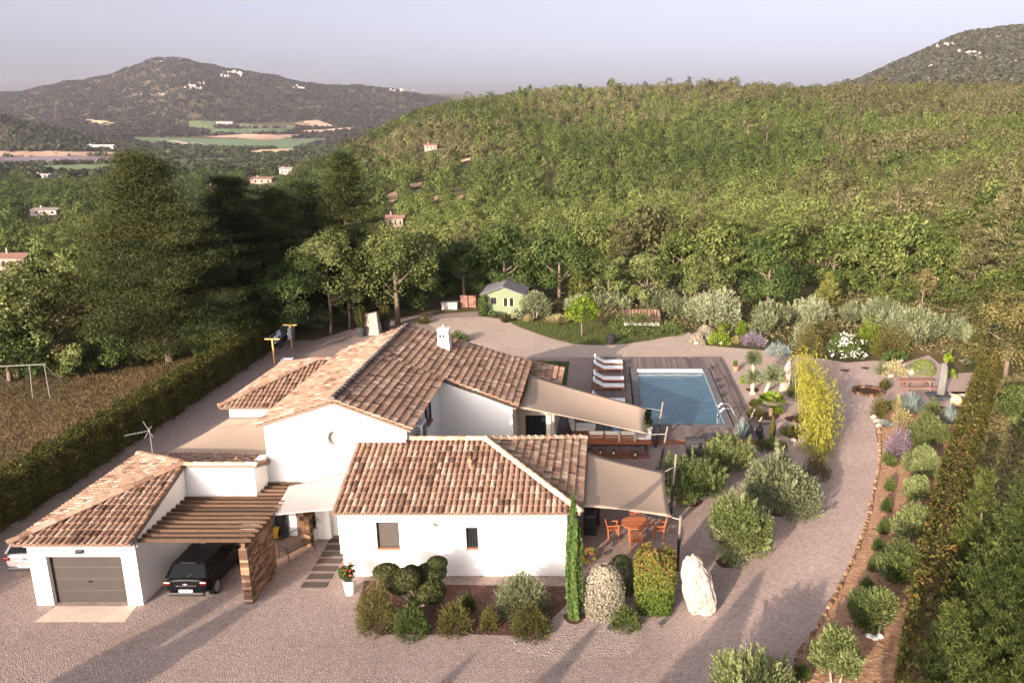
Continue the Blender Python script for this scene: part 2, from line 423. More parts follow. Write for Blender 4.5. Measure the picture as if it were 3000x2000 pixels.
def hedge_crown(path, wd, ht, n, leaf, r=None, round_=.35, aspect=1.7):
    """clipped foliage along a ground path: its sides and top"""
    r = r or rng
    P = [np.array(p[:2], float) for p in path]
    seg = [np.linalg.norm(P[i + 1] - P[i]) for i in range(len(P) - 1)]; cum = np.concatenate([[0], np.cumsum(seg)])
    s = r.random(n) * cum[-1]; i = np.clip(np.searchsorted(cum, s) - 1, 0, len(seg) - 1)
    PA = np.array(P); d = unit(PA[i + 1] - PA[i]); q = PA[i] + d * (s - cum[i])[:, None]
    nrm = np.stack([d[:, 1], -d[:, 0]], 1)
    pp = r.random(n) * (2 * ht + wd)                              # round the section: right foot, top, left foot
    sx = np.where(pp < ht, 1.0, np.where(pp > ht + wd, -1.0, 1 - 2 * (pp - ht) / wd)); sz = np.where(pp < ht, pp / ht, np.where(pp > ht + wd, (2 * ht + wd - pp) / ht, 1.0))
    sx = sx * (1 - .22 * np.clip((sz - .7) / .3, 0, 1) * (np.abs(sx) > .75)); ca = np.where(sz < 1, np.sign(sx), sx * .4); sa = np.where(sz < 1, .15, 1.0)
    lump = 1 + .10 * np.sin(s * 1.9) + .08 * np.sin(s * 4.3 + 2) + .12 * r.normal(size=n)
    dep = 1 - .25 * r.random(n) ** 2
    V = np.zeros((n, 3)); V[:, :2] = q + nrm * (sx * wd / 2 * lump * dep)[:, None]; V[:, 2] = ht * sz * (1 + .06 * np.sin(s * 2.7) + .05 * r.normal(size=n)) * dep
    N = np.zeros((n, 3)); N[:, :2] = nrm * ca[:, None]; N[:, 2] = sa
    cl = .5 + .3 * np.sin(s * 3.1 + 5 * sa) + .2 * np.sin(s * 7.7)
    return leafs(V, N + np.array([0, 0, .2]), np.clip(.45 * cl + .5 * r.random(n), 0, 1), leaf, aspect, .8, r=r)
def leaf_obj(name, VT, m, parent=None, loc=None):
    me = fast_mesh(name, VT[0] if loc is None else VT[0] + np.array(loc), 4, [m], VT[1])
    o = bpy.data.objects.new(name, me); link(o, parent); return o

LM = {
 'oak': leaf_mat('oak_leaf', [(0, .018, .032, .010), (.5, .055, .085, .022), (1, .125, .155, .048)]),
 'oakpale': leaf_mat('pale_oak_leaf', [(0, .045, .06, .018), (.5, .12, .145, .045), (1, .23, .25, .10)]),
 'brown': leaf_mat('dry_oak_leaf', [(0, .05, .045, .02), (.5, .12, .10, .04), (1, .2, .165, .07)]),
 'pine': leaf_mat('pine_needle', [(0, .007, .013, .005), (.5, .023, .033, .010), (1, .062, .066, .02)], transl=.1),
 'youngpine': leaf_mat('young_pine_needle', [(0, .010, .017, .006), (.5, .036, .05, .013), (1, .13, .15, .038)], transl=.15),
 'cypress': leaf_mat('cypress_leaf', [(0, .02, .035, .01), (.5, .05, .085, .022), (1, .10, .15, .04)], transl=.1),
 'olive': leaf_mat('olive_leaf', [(0, .065, .08, .038), (.5, .145, .165, .083), (1, .28, .30, .18)], transl=.15),
 'green': leaf_mat('green_leaf', [(0, .024, .04, .012), (.5, .06, .088, .023), (1, .125, .155, .047)]),
 'bright': leaf_mat('bright_leaf', [(0, .06, .10, .01), (.5, .14, .20, .02), (1, .26, .32, .05)]),
 'lime': leaf_mat('bamboo_leaf', [(0, .07, .08, .012), (.5, .19, .19, .025), (1, .31, .29, .045)]),
 'silver': leaf_mat('silver_leaf', [(0, .13, .115, .08), (.5, .24, .215, .155), (1, .38, .34, .26)], transl=.1),
 'redtip': leaf_mat('photinia_tip', [(0, .04, .065, .01), (.5, .09, .13, .022), (.7, .15, .145, .03), (.85, .21, .11, .035), (1, .27, .13, .05)]),
 'red': leaf_mat('photinia_leaf', [(0, .05, .07, .012), (.4, .12, .13, .025), (.7, .22, .10, .035), (1, .30, .14, .05)]),
 'rust': leaf_mat('rust_leaf', [(0, .03, .04, .012), (.5, .082, .078, .023), (1, .165, .13, .043)]),
 'straw': leaf_mat('straw_leaf', [(0, .20, .17, .07), (.5, .32, .28, .13), (1, .45, .40, .22)]),
 'lavender': leaf_mat('lavender_leaf', [(0, .09, .07, .09), (.5, .17, .13, .17), (1, .27, .22, .27)]),
 'flower': leaf_mat('white_petal', [(0, .5, .5, .42), (1, .8, .8, .72)]),
 'redflower': leaf_mat('red_petal', [(0, .35, .05, .04), (1, .55, .16, .08)]),
 'dry': leaf_mat('dry_grass', [(0, .055, .048, .019), (.4, .092, .07, .03), (.7, .15, .10, .045), (1, .08, .083, .03)]),
 'blue': leaf_mat('blue_leaf', [(0, .12, .16, .15), (.5, .22, .27, .25), (1, .36, .41, .38)]),
 'ground': leaf_mat('scrub_leaf', [(0, .07, .065, .03), (.5, .13, .12, .05), (1, .2, .17, .08)]),
}

# ------------------------------------------------------------------ terrain: garden plateau, wooded slope, valley with fields, far hills
TAB = [  # (X/Y of the column, [(Y, ground height)...])
 (-.98, [(72, 0), (100, -6), (150, -11), (300, -22), (720, -28), (1200, -31), (1560, -22), (2160, 0), (2640, 60), (3100, 95), (3600, 80), (6000, 30)]),
 (-.70, [(72, 0), (96, -5), (144, -9), (300, -20), (720, -26), (900, -28), (1200, -30), (1560, -20), (2160, 6), (2640, 80), (3150, 138), (3700, 90), (6000, 40)]),
 (-.60, [(72, 0), (96, -5), (144, -9), (300, -19), (720, -26), (1200, -30), (1560, -20), (2200, 20), (2700, 110), (3200, 190), (3800, 110), (6000, 40)]),
 (-.50, [(72, 0), (102, -6), (300, -18), (720, -24), (1200, -28), (1680, -18), (2200, 26), (2650, 130), (3240, 268), (3900, 150), (6000, 50)]),
 (-.40, [(72, 0), (102, -6), (300, -16), (720, -24), (1200, -27), (1700, -16), (2280, 28), (2700, 115), (3240, 218), (3900, 120), (6000, 60)]),
 (-.342, [(74, 0), (108, -6), (180, -10), (300, -13), (516, -7), (624, -14), (840, -22), (1200, -26), (1800, -12), (2280, 26), (2760, 105), (3240, 185), (3900, 110), (6000, 80)]),
 (-.283, [(76, 0), (108, -6), (180, -9), (300, -10), (420, 0), (540, 8), (624, 2), (840, -18), (1200, -24), (1800, -8), (2280, 25), (2760, 95), (3240, 158), (4600, 150), (6000, 120)]),
 (-.221, [(80, 0), (120, -6), (180, -8), (300, -8), (420, 5), (576, 23), (672, 18), (960, -10), (1440, -18), (2280, 22), (3240, 132), (4600, 185), (6000, 120)]),
 (-.164, [(86, 0), (132, -6), (180, -7), (300, -7), (456, 14), (624, 35), (720, 31), (1080, 0), (1800, 0), (3240, 100), (4700, 185), (6000, 120)]),
 (-.08, [(90, 0), (140, -6), (216, -8), (300, -7), (456, 14), (610, 38), (700, 35), (1080, 0), (3240, 60), (4800, 120), (6000, 90)]),
 (0, [(92, 0), (150, -6), (216, -7), (300, -6), (456, 14), (600, 40), (672, 38), (1080, 0), (3240, 60), (4800, 90), (6000, 60)]),
 (.164, [(92, 0), (150, -4), (216, -4), (312, -1), (456, 19), (600, 43), (672, 41), (1080, 20), (1800, 40), (4800, 60), (6000, 40)]),
 (.27, [(92, 0), (144, -3), (228, -1), (360, 11), (540, 37), (624, 36), (960, 30), (1440, 66), (1850, 96), (2400, 70), (6000, 40)]),
 (.32, [(88, 0), (132, -3), (228, -1), (360, 12), (540, 37), (720, 40), (1200, 70), (1800, 138), (2300, 110), (6000, 40)]),
 (.36, [(82, 0), (120, -2), (228, 1), (360, 14), (516, 35), (720, 43), (1200, 90), (1800, 166), (2300, 140), (6000, 40)]),
 (.40, [(78, 0), (120, -1), (228, 4), (330, 14), (504, 34), (720, 44), (1200, 105), (1800, 205), (2300, 170), (6000, 40)]),
 (.48, [(70, 0), (100, 1), (216, 7), (300, 12), (504, 35), (720, 46), (1320, 118), (1800, 222), (2400, 190), (6000, 40)]),
 (.62, [(66, 0), (100, 2), (216, 9), (300, 14), (504, 37), (720, 50), (1320, 125), (1800, 218), (2400, 190), (6000, 40)]),
 (.90, [(66, 0), (100, 2), (216, 9), (300, 14), (504, 37), (720, 50), (1320, 120), (1800, 200), (2400, 170), (6000, 40)]),
]
_U = np.linspace(-1.0, .9, 191); _LY = np.linspace(math.log(60), math.log(6000), 420)
_yy = np.exp(_LY)
_rows = np.array([np.interp(_yy, [p[0] for p in t[1]], [p[1] for p in t[1]]) for t in TAB])
_Z = np.array([np.interp(_U, [t[0] for t in TAB], _rows[:, j]) for j in range(len(_yy))]).T      # (u, y)
_k = np.array([1, 3, 5, 6, 5, 3, 1.]); _k /= _k.sum()
_Zp = np.pad(_Z, ((3, 3), (3, 3)), 'edge')
_Z = sum(_k[i] * _Zp[i:i + len(_U), 3:-3] for i in range(7))
_Zp = np.pad(_Z, ((0, 0), (3, 3)), 'edge')
_Z = sum(_k[i] * _Zp[:, i:i + len(_yy)] for i in range(7))
def wob(X, Y, s):
    return (np.sin(X / s + 1.3) * np.sin(Y / s * .8 + .4) + .6 * np.sin(X / s * 2.1 + Y / s * 1.3 + 2) + .4 * np.sin(X / s * 3.7 - Y / s * 3.1) + .25 * np.sin(X / s * 7.3 + Y / s * 6.1 + 1))
def terrain(X, Y):
    X = np.asarray(X, float); Y = np.asarray(Y, float)
    Yc = np.clip(Y, 60.5, 5990)
    u = np.clip(X / Yc, -.999, .899)
    fi = (u + 1) / (1.9 / 190); fj = (np.log(Yc) - _LY[0]) / (_LY[1] - _LY[0])
    i = np.clip(fi.astype(int), 0, 189); j = np.clip(fj.astype(int), 0, 418); a = fi - i; b = fj - j
    z = _Z[i, j] * (1 - a) * (1 - b) + _Z[i + 1, j] * a * (1 - b) + _Z[i, j + 1] * (1 - a) * b + _Z[i + 1, j + 1] * a * b
    m = np.clip((Y - 95) / 300, 0, 1); m2 = np.clip((Y - 1500) / 1200, 0, 1)
    z = z + m * 1.2 * wob(X, Y, 38) + m2 * 7 * wob(X, Y, 130)
    z = z + 60 * np.exp(-((X / Yc + .735) / .13) ** 2 - ((Y - 1430) / 130) ** 2)      # dark wooded knoll before the far hill
    flat = np.clip((Y - 60) / 8, 0, 1)
    return np.where(Y < 60, 0, z * flat)
def hit(px, py, zoff=0.0, y0=60.0):
    """where the sight line of a photo pixel meets the terrain"""
    d = ray(px, py)
    Ys = np.exp(np.linspace(math.log(y0), math.log(5500), 1500)); t = Ys / d.y
    z = CAM_H + d.z * t; g = terrain(d.x * t, Ys) + zoff
    k = np.argmax(z <= g)
    if z[k] > g[k]: k = len(Ys) - 1
    return Vector((d.x * t[k], Ys[k], float(g[k])))

yr = np.concatenate([np.linspace(-40, 60, 6), np.exp(np.linspace(math.log(61), math.log(5600), 210))])
wr = np.linspace(-1.15, 1.0, 230)
XX = wr[None, :] * (yr[:, None] + 60); YY = np.repeat(yr[:, None], len(wr), 1); ZZ = terrain(XX, YY)
V = np.stack([XX, YY, ZZ], -1).reshape(-1, 3); nw = len(wr)
Fs = [(r * nw + c, r * nw + c + 1, (r + 1) * nw + c + 1, (r + 1) * nw + c) for r in range(len(yr) - 1) for c in range(nw - 1)]
gm, N, L = new_mat('scrub_soil')
b = N['Principled BSDF']; b.inputs['Roughness'].default_value = .95; b.inputs['Specular IOR Level'].default_value = .1
tc = N.new('ShaderNodeTexCoord')
n1 = N.new('ShaderNodeTexNoise'); n1.inputs['Scale'].default_value = .05; n1.inputs['Detail'].default_value = 10; n1.inputs['Roughness'].default_value = .75
L.new(tc.outputs['Object'], n1.inputs['Vector'])
r1 = ramp_node(N, [(.3, .035, .04, .018), (.5, .075, .068, .032), (.62, .13, .095, .05), (.75, .22, .155, .09)])
L.new(n1.outputs['Fac'], r1.inputs['Fac']); L.new(r1.outputs['Color'], b.inputs['Base Color'])
me = bpy.data.meshes.new('ground'); me.from_pydata(V.tolist(), [], Fs); me.materials.append(gm)
me.polygons.foreach_set('use_smooth', [True] * len(me.polygons))
ground = bpy.data.objects.new('ground', me); C.objects.link(ground); struct(ground)

# ------------------------------------------------------------------ garden floor
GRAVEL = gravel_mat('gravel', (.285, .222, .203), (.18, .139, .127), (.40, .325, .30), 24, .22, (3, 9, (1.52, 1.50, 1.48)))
PALEGRAVEL = gravel_mat('pale_gravel', (.325, .262, .238), (.20, .16, .143), (.46, .39, .355), 15)
DRIVE = gravel_mat('drive_gravel', (.43, .345, .295), (.34, .27, .235), (.50, .41, .355), 12)
EARTH = gravel_mat('red_earth', (.40, .235, .145), (.24, .13, .075), (.50, .33, .22), 7, .5)
MULCH = gravel_mat('bark_mulch', (.085, .042, .035), (.035, .018, .016), (.16, .09, .075), 12, .6)
GRASSY = gravel_mat('lawn_soil', (.10, .105, .04), (.06, .06, .028), (.20, .16, .08), 9, .5)
g = lambda *a: [G(*p) for p in a]
yard = [(-26.3, 6), (-26.3, 66.5), (-24, 66.5)] + g((960, 985), (1100, 945), (1180, 928), (1290, 920), (1395, 912), (1420, 930), (1500, 942), (1590, 985), (1680, 1010), (1800, 1013), (1900, 1000), (2020, 975), (2050, 1012), (2190, 1022), (2290, 1032), (2420, 1052), (2480, 1062), (2560, 1056), (2650, 1062), (2720, 1040), (2790, 1095), (2850, 1090), (2860, 1190), (2740, 1190), (2640, 1170), (2570, 1180), (2562, 1240), (2578, 1330), (2560, 1440), (2530, 1560), (2470, 1700), (2400, 1830), (2325, 1960)) + [(5.0, 18), (3, 13), (2, 6)]
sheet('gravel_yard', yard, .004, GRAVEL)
sheet('drive', [G(*p) for p in ((1240, 935), (1420, 928), (1500, 940), (1590, 983), (1680, 1008), (1800, 1011), (1900, 998), (2020, 973), (2050, 1010), (2180, 1022), (2170, 1045), (1560, 1047), (1480, 1040), (1300, 985))], .008, DRIVE)
sheet('pale_gravel_strip', smooth_loop(g((1480, 1872), (1570, 1868), (1668, 1765), (1720, 1790), (1830, 1800), (1880, 1850), (1850, 1910), (1640, 1935), (1500, 1905))), .008, PALEGRAVEL)
sheet('planting_bed', g((1068, 1700), (1300, 1712), (1665, 1717), (1665, 1766), (1562, 1864), (1400, 1858), (1110, 1858), (1066, 1835), (1045, 1780)), .010, MULCH)
sheet('terrace_soil', g((2564, 1240), (2580, 1330), (2562, 1440), (2532, 1560), (2472, 1700), (2402, 1830), (2327, 1960)) + [Vector((6.2, 17, 0)), Vector((12, 15, 0)), Vector((15, 22, 0))] + g((2770, 1500), (2840, 1330), (2880, 1220), (2740, 1192), (2640, 1172)), .006, EARTH)
sheet('lawn', smooth_loop(g((1495, 943), (1590, 983), (1690, 1008), (1800, 1010), (1900, 997), (1985, 978), (1960, 960), (1800, 950), (1600, 938)), 4), .012, GRASSY)
sheet('lawn', g((1555, 1056), (1668, 1060), (1655, 1170), (1540, 1170)), .012, GRASSY)
sheet('dry_field', [(-27.3, 10), (-27.3, 68), (-34, 69), (-48, 66), (-75, 60), (-75, 10)], .005, pm('field_soil', (.11, .075, .04), (.20, .125, .07), .8, .95, .6, 6))
sheet('concrete_apron', g((100, 1822), (365, 1822), (400, 1775), (165, 1775)), .012, pm('apron', (.42, .34, .28), (.5, .41, .34), 2, .85, .1, 20))
# mulch rings under the trees of the gravel garden
def ring(px, py, wpx, name='mulch_ring', m=None):
    p = G(px, py); rr = wpx * mpp(p) / 2
    sheet(name, [(p.x + rr * (1 + .08 * math.sin(3 * a)) * math.cos(a), p.y + rr * (1 + .08 * math.sin(3 * a)) * math.sin(a)) for a in np.linspace(0, 2 * math.pi, 18)[:-1]], .011, m or MULCH)
for a in ((1683, 1808, 66), (2028, 1470, 62), (2126, 1378, 40), (2273, 1500, 56), (2126, 1648, 58), (2290, 1345, 60), (2205, 1142, 40), (2250, 1218, 70), (2260, 1302, 90), (2330, 1228, 60), (2475, 1085, 28), (2535, 1078, 24)): ring(*a)

# kerb of stones along the track
kb = MB(); kp = [G(*p) for p in ((2562, 1240), (2578, 1330), (2560, 1440), (2530, 1560), (2470, 1700), (2400, 1830), (2325, 1960))] + [Vector((5.0, 18, 0))]
kx = smooth_loop(kp, 8)[:7 * 8]
for i in range(len(kx) - 1):
    a, bb = kx[i], kx[i + 1]; L_ = (bb - a).length; k = max(1, int(L_ / .16))
    for j in range(k):
        q = a.lerp(bb, (j + random.random() * .6) / k); s = .06 + .08 * random.random() ** 2; h = .05 + .09 * random.random()
        rr = random.random() * 6
        pts = [(q.x + s * (1 + .3 * math.sin(5 * t + rr)) * math.cos(t), q.y + s * math.sin(t), 0) for t in np.linspace(0, 2 * math.pi, 7)[:-1]]
        top = [(q.x + (x - q.x) * .65, q.y + (y - q.y) * .65, h) for x, y, _ in pts]
        kb.mesh(pts + top, [tuple(range(6, 12))] + [(i_, (i_ + 1) % 6, 6 + (i_ + 1) % 6, 6 + i_) for i_ in range(6)], random.random())
struct(kb.build('kerb_stones', tint_mat('kerb_stone', [(0, .14, .08, .045), (.5, .22, .13, .075), (1, .32, .22, .14)])))

# ------------------------------------------------------------------ clay-tiled roofs
def tile_roof(name, parent, pts, pitch=.225, length=.34, seed=1, slab=.10):
    r = random.Random(seed)
    P = [Vector(p) for p in pts]
    n = Vector((0, 0, 0))
    for i in range(len(P)): n += (P[i] - P[0]).cross(P[(i + 1) % len(P)] - P[0])
    n.normalize()
    if n.z < 0: n = -n
    dn = (Vector((0, 0, -1)) + n * n.z).normalized()            # down the slope
    cr = dn.cross(n).normalized()
    o = P[0]
    q = [((p - o).dot(cr), (p - o).dot(dn)) for p in P]
    mb = MB()
    c0 = min(a for a, _ in q); c1 = max(a for a, _ in q)
    k = max(1, round((c1 - c0) / pitch)); pw = (c1 - c0) / k
    for i in range(k):
        c = c0 + (i + .5) * pw; xs = []
        for j in range(len(q)):
            (a0, b0), (a1, b1) = q[j], q[(j + 1) % len(q)]
            if (a0 <= c) != (a1 <= c): xs.append(b0 + (b1 - b0) * (c - a0) / (a1 - a0))
        xs.sort()
        for e in range(0, len(xs) - 1, 2):
            top, bot = xs[e], xs[e + 1]
            nt_ = max(1, math.ceil((bot - top) / length)); cut = bot
            for t in range(nt_):
                lo = bot - t * length + (.05 if t == 0 else 0) + r.uniform(-.012, .012); hi = max(top, bot - (t + 1) * length - .03)
                rl, rh = pw * .43, pw * .37; z0, z1 = .035 + r.uniform(0, .012), .0
                V = []
                jc = r.uniform(-.012, .012)
                for (s_, ra, zz) in ((lo, rl, z0), (hi, rh, z1)):
                    for m in range(7):
                        th = math.pi * m / 6
                        V.append(o + cr * (c + jc + ra * math.cos(th)) + dn * s_ + n * (zz + ra * .85 * math.sin(th)))
                V2 = [o + cr * (c + jc + rl * .75 * math.cos(math.pi * m / 6)) + dn * lo + n * (z0 - .005 + rl * .62 * math.sin(math.pi * m / 6)) for m in range(7)]
                tt = min(1, max(0, r.gauss(.5, .26)))
                mb.mesh(V, [(m, m + 1, 8 + m, 7 + m) for m in range(6)], tt)
                mb.mesh(V[:7] + V2, [(m, 7 + m, 8 + m, m + 1) for m in range(6)], tt)
    mb.prism([p - n * .01 for p in P], -n * slab, .2, 1)
    ob = mb.build(name, [TILE, CHANNEL], parent)
    return ob
def ridge_tiles(parent, segs, rad=.13, seed=5, m=None):
    r = random.Random(seed); mb = MB()
    for a, b_ in segs:
        a, b_ = Vector(a), Vector(b_); d = (b_ - a); L_ = d.length; d.normalize()
        s = d.cross(Vector((0, 0, 1))).normalized(); up = s.cross(d)
        k = max(1, int(L_ / .38))
        for i in range(k):
            p0 = a + d * (L_ * i / k) ; p1 = a + d * (L_ * (i + 1) / k + .04); t = min(1, max(0, r.gauss(.55, .2)))
            V = []
            for p, ra, zz in ((p0, rad * 1.05, .03), (p1, rad * .92, .01)):
                V += [p + s * ra * math.cos(math.pi * q / 8) + up * (ra * math.sin(math.pi * q / 8) + zz) for q in range(9)]
            mb.mesh(V, [(q, q + 1, 10 + q, 9 + q) for q in range(8)] + [tuple(range(9))[::-1], tuple(range(9, 18))], t)
    return mb.build('ridge_tiles', m or TILE, parent)
def wall_cells(mb, x0, x1, z0, z1, y0, y1, holes):
    xs = sorted({x0, x1, *[h[0] for h in holes], *[h[1] for h in holes]}); zs = sorted({z0, z1, *[h[2] for h in holes], *[h[3] for h in holes]})
    for i in range(len(xs) - 1):
        for j in range(len(zs) - 1):
            cx, cz = (xs[i] + xs[i + 1]) / 2, (zs[j] + zs[j + 1]) / 2
            if any(h[0] < cx < h[1] and h[2] < cz < h[3] for h in holes): continue
            mb.box(xs[i], xs[i + 1], y0, y1, zs[j], zs[j + 1])

# ------------------------------------------------------------------ the villa
villa = thing('house', 'white rendered villa of several wings under mottled clay tile roofs, beside the pool', 'house', (-8, 33, 0))
# front wing
SH = (-8.86, -7.98, 1.12, 2.31); SM = (-5.41, -4.94, 1.12, 2.08)
m = MB()
wall_cells(m, -10.2, -1.5, -.02, 2.80, 29.3, 29.6, [SH, SM])
m.box(-1.8, -1.5, 29.6, 36.4, 0, 2.80); m.box(-10.2, -9.9, 29.6, 32.6, 0, 2.8); m.box(-8.3, -1.8, 36.1, 36.4, 0, 2.80)
m.prism([(-10.2, 29.5, 2.8), (-10.2, 32.6, 2.8), (-10.2, 32.6, 4.15)], (.25, 0, 0))
fw = m.build('wall', WHITE, villa)
m = MB(); m.box(-10.25, -1.42, 29.18, 29.297, 2.66, 2.79); m.box(-1.497, -1.35, 29.2, 36.5, 2.66, 2.79); m.build('cornice', WHITE, fw)
e = 2.86
fr = tile_roof('roof', villa, [(-10.4, 28.9, e), (-.95, 28.9, e), (-5.05, 32.75, 4.3), (-10.4, 32.75, 4.3)], seed=1)
tile_roof('roof', villa, [(-.95, 28.9, e), (-.95, 36.65, e), (-5.05, 32.75, 4.3)], seed=2)
tile_roof('roof', villa, [(-.95, 36.65, e), (-8.25, 36.65, e), (-8.25, 32.75, 4.3), (-5.05, 32.75, 4.3)], seed=3)
rt = ridge_tiles(fr, [((-8.2, 32.75, 4.36), (-5.05, 32.75, 4.36)), ((-5.05, 32.75, 4.36), (-.95, 28.9, 2.93)), ((-5.05, 32.75, 4.36), (-.95, 36.65, 2.93))], m=tint_mat('ridge_clay', [(0, .30, .18, .12), (.5, .44, .31, .21), (1, .58, .47, .36)]))
m = MB(); m.box(-10.3, -8.3, 32.45, 32.597, 4.33, 4.42); m.build('flashing', pm('zinc', (.3, .28, .28), None, rough=.6), fr)
m = MB(); p = PY(1378, 1372, 31.2); m.tube([(p.x, 31.2, 3.7), (p.x, 31.2, 4.02)], .07, 10); m.tube([(p.x, 31.2, 4.02), (p.x, 31.2, 4.12)], [.12, .05], 10); m.build('roof_vent', TERRA, fr)
# shuttered window
def window(parent, h, Y, kind, name='window'):
    x0, x1, z0, z1 = h; m = MB()
    m.box(x0 + .002, x0 + .05, Y + .12, Y + .18, z0, z1); m.box(x1 - .05, x1 - .002, Y + .12, Y + .18, z0, z1); m.box(x0 + .05, x1 - .05, Y + .12, Y + .18, z1 - .05, z1 - .002)
    m.box(x0 + .05, x1 - .05, Y + .12, Y + .18, z0 + .06, z0 + .1)
    wo = m.build(name, DARK, parent)
    s_ = MB(); s_.box(x0 + .002, x1 - .002, Y - .04, Y + .2, z0 + .002, z0 + .06); s_.build('sill', TERRA, wo)
    if kind == 'shutter':
        s_ = MB(); k = 17
        for i in range(k):
            a = z0 + .1 + (z1 - z0 - .15) * i / k; d = (z1 - z0 - .15) / k
            s_.prism([(x0 + .05, Y + .13, a), (x0 + .05, Y + .165, a), (x0 + .05, Y + .165, a + d * .8), (x0 + .05, Y + .155, a + d * .8)], (x1 - x0 - .1, 0, 0))
        s_.build('shutter', pm('shutter_taupe', (.042, .034, .028), (.05, .041, .034), 4, .7), wo)
    else:
        s_ = MB(); s_.box(x0 + .05, x1 - .05, Y + .145, Y + .16, z0 + .1, z1 - .05); s_.build('pane', GLASS, wo)
        if kind == 'bars':
            s_ = MB()
            for i in range(1, 4): x = x0 + (x1 - x0) * i / 4; s_.tube([(x, Y + .06, z0 + .06), (x, Y + .06, z1)], .01, 6)
            s_.build('bars', DARK, wo)
    return wo
window(fw, SH, 29.3, 'shutter'); window(fw, SM, 29.3, 'bars')
m = MB(); m.box(-6.72, -6.6, 29.2, 29.298, 2.18, 2.3); m.tube([(-6.66, 29.2, 2.24), (-6.52, 29.1, 2.22)], [.05, .06], 8); lamp = m.build('wall_light', GREY, villa)
# main block: tall gabled front with a round window
m = MB()
rx, rz, rr = -11.25, 4.44, .36
wall_cells(m, -14.2, -8.3, 0, 4.95, 32.6, 32.9, [(rx - .45, rx + .45, rz - .45, rz + .45)])
m.prism([(-14.2, 32.6, 4.95), (-8.3, 32.6, 4.95), (-8.3, 32.6, 4.99), (-11.22, 32.6, 6.06), (-14.2, 32.6, 5.08)], (0, .3, 0))
n_ = 32
for i in range(n_):
    a0, a1 = 2 * math.pi * i / n_, 2 * math.pi * (i + 1) / n_
    def sq(a):
        c_, s_ = math.cos(a), math.sin(a); k = .45 / max(abs(c_), abs(s_)); return (rx + c_ * k, rz + s_ * k)
    (qx0, qz0), (qx1, qz1) = sq(a0), sq(a1)
    c0, c1 = (rx + rr * math.cos(a0), rz + rr * math.sin(a0)), (rx + rr * math.cos(a1), rz + rr * math.sin(a1))
    m.face([(c0[0], 32.6, c0[1]), (qx0, 32.6, qz0), (qx1, 32.6, qz1), (c1[0], 32.6, c1[1])])
    m.face([(c0[0], 32.6, c0[1]), (c1[0], 32.6, c1[1]), (c1[0], 32.9, c1[1]), (c0[0], 32.9, c0[1])])
m.box(-8.6, -8.3, 32.9, 39.6, 0, 4.9); m.box(-14.2, -13.9, 32.9, 44.4, 0, 5.1)
m.prism([(-8.6, 39.6, 0), (-4.7, 39.6, 0), (-4.7, 39.6, 3.42), (-8.3, 39.6, 4.84), (-8.6, 39.6, 4.84)], (0, .3, 0))
m.box(-5.0, -4.7, 39.9, 47.2, 0, 3.4)
m.prism([(-13.9, 44.4, 0), (-5.0, 45.6, 0), (-5.0, 45.6, 3.45), (-11.22, 45.0, 5.9), (-13.9, 44.4, 5.0)], (0, .3, 0))
mw = m.build('wall', WHITE, villa)
m = MB(); m.lathe([(0.001, 0), (.355, 0), (.355, .02), (0.001, .02)], n=32); ow = m.build('round_window', pm('opal_pane', (.50, .48, .38), (.44, .42, .34), 3, .3), mw)
ow.matrix_local = Matrix.Translation((rx, 32.86, rz)) @ Matrix.Rotation(R(90), 4, 'X')
m = MB()
for i in range(24):
    a0, a1 = 2 * math.pi * i / 24, 2 * math.pi * (i + 1) / 24
    P4 = [(rx + r_ * math.cos(a), y, rz + r_ * math.sin(a)) for y in (32.79, 32.855) for r_ in (.30, .36) for a in (a0, a1)]
    m.mesh(P4, [(0, 1, 3, 2), (0, 4, 5, 1), (4, 6, 7, 5)])
m.build('window_frame', pm('pale_frame', (.22, .21, .18), None, rough=.5), mw)
k_ = .395
zr = lambda x: 6.15 - k_ * (x + 11.22)
mr = tile_roof('roof', villa, [(-11.22, 32.4, 6.15), (-8.05, 32.4, zr(-8.05)), (-8.05, 39.45, zr(-8.05)), (-4.45, 39.45, zr(-4.45)), (-4.45, 47.6, zr(-4.45)), (-11.22, 45.85, 6.15)], seed=4)
tile_roof('roof', villa, [(-11.22, 32.4, 6.15), (-11.22, 45.85, 6.15), (-14.45, 44.5, 5.1), (-14.45, 32.4, 5.1)], seed=5)
ridge_tiles(mr, [((-11.22, 32.4, 6.2), (-11.22, 45.85, 6.2))], seed=6, m=tint_mat('grey_ridge', [(0, .06, .05, .052), (.5, .10, .085, .083), (1, .17, .145, .135)]))
ridge_tiles(mr, [((-11.22, 45.85, 6.12), (-4.45, 47.6, zr(-4.45) - .02))], seed=7, rad=.1)
m = MB(); m.prism([(-8.3, 39.45, 4.86), (-4.5, 39.45, 3.36), (-4.5, 39.45, 3.46), (-8.3, 39.45, 4.96)], (0, .147, 0)); m.build('fascia', WHITE, mw)
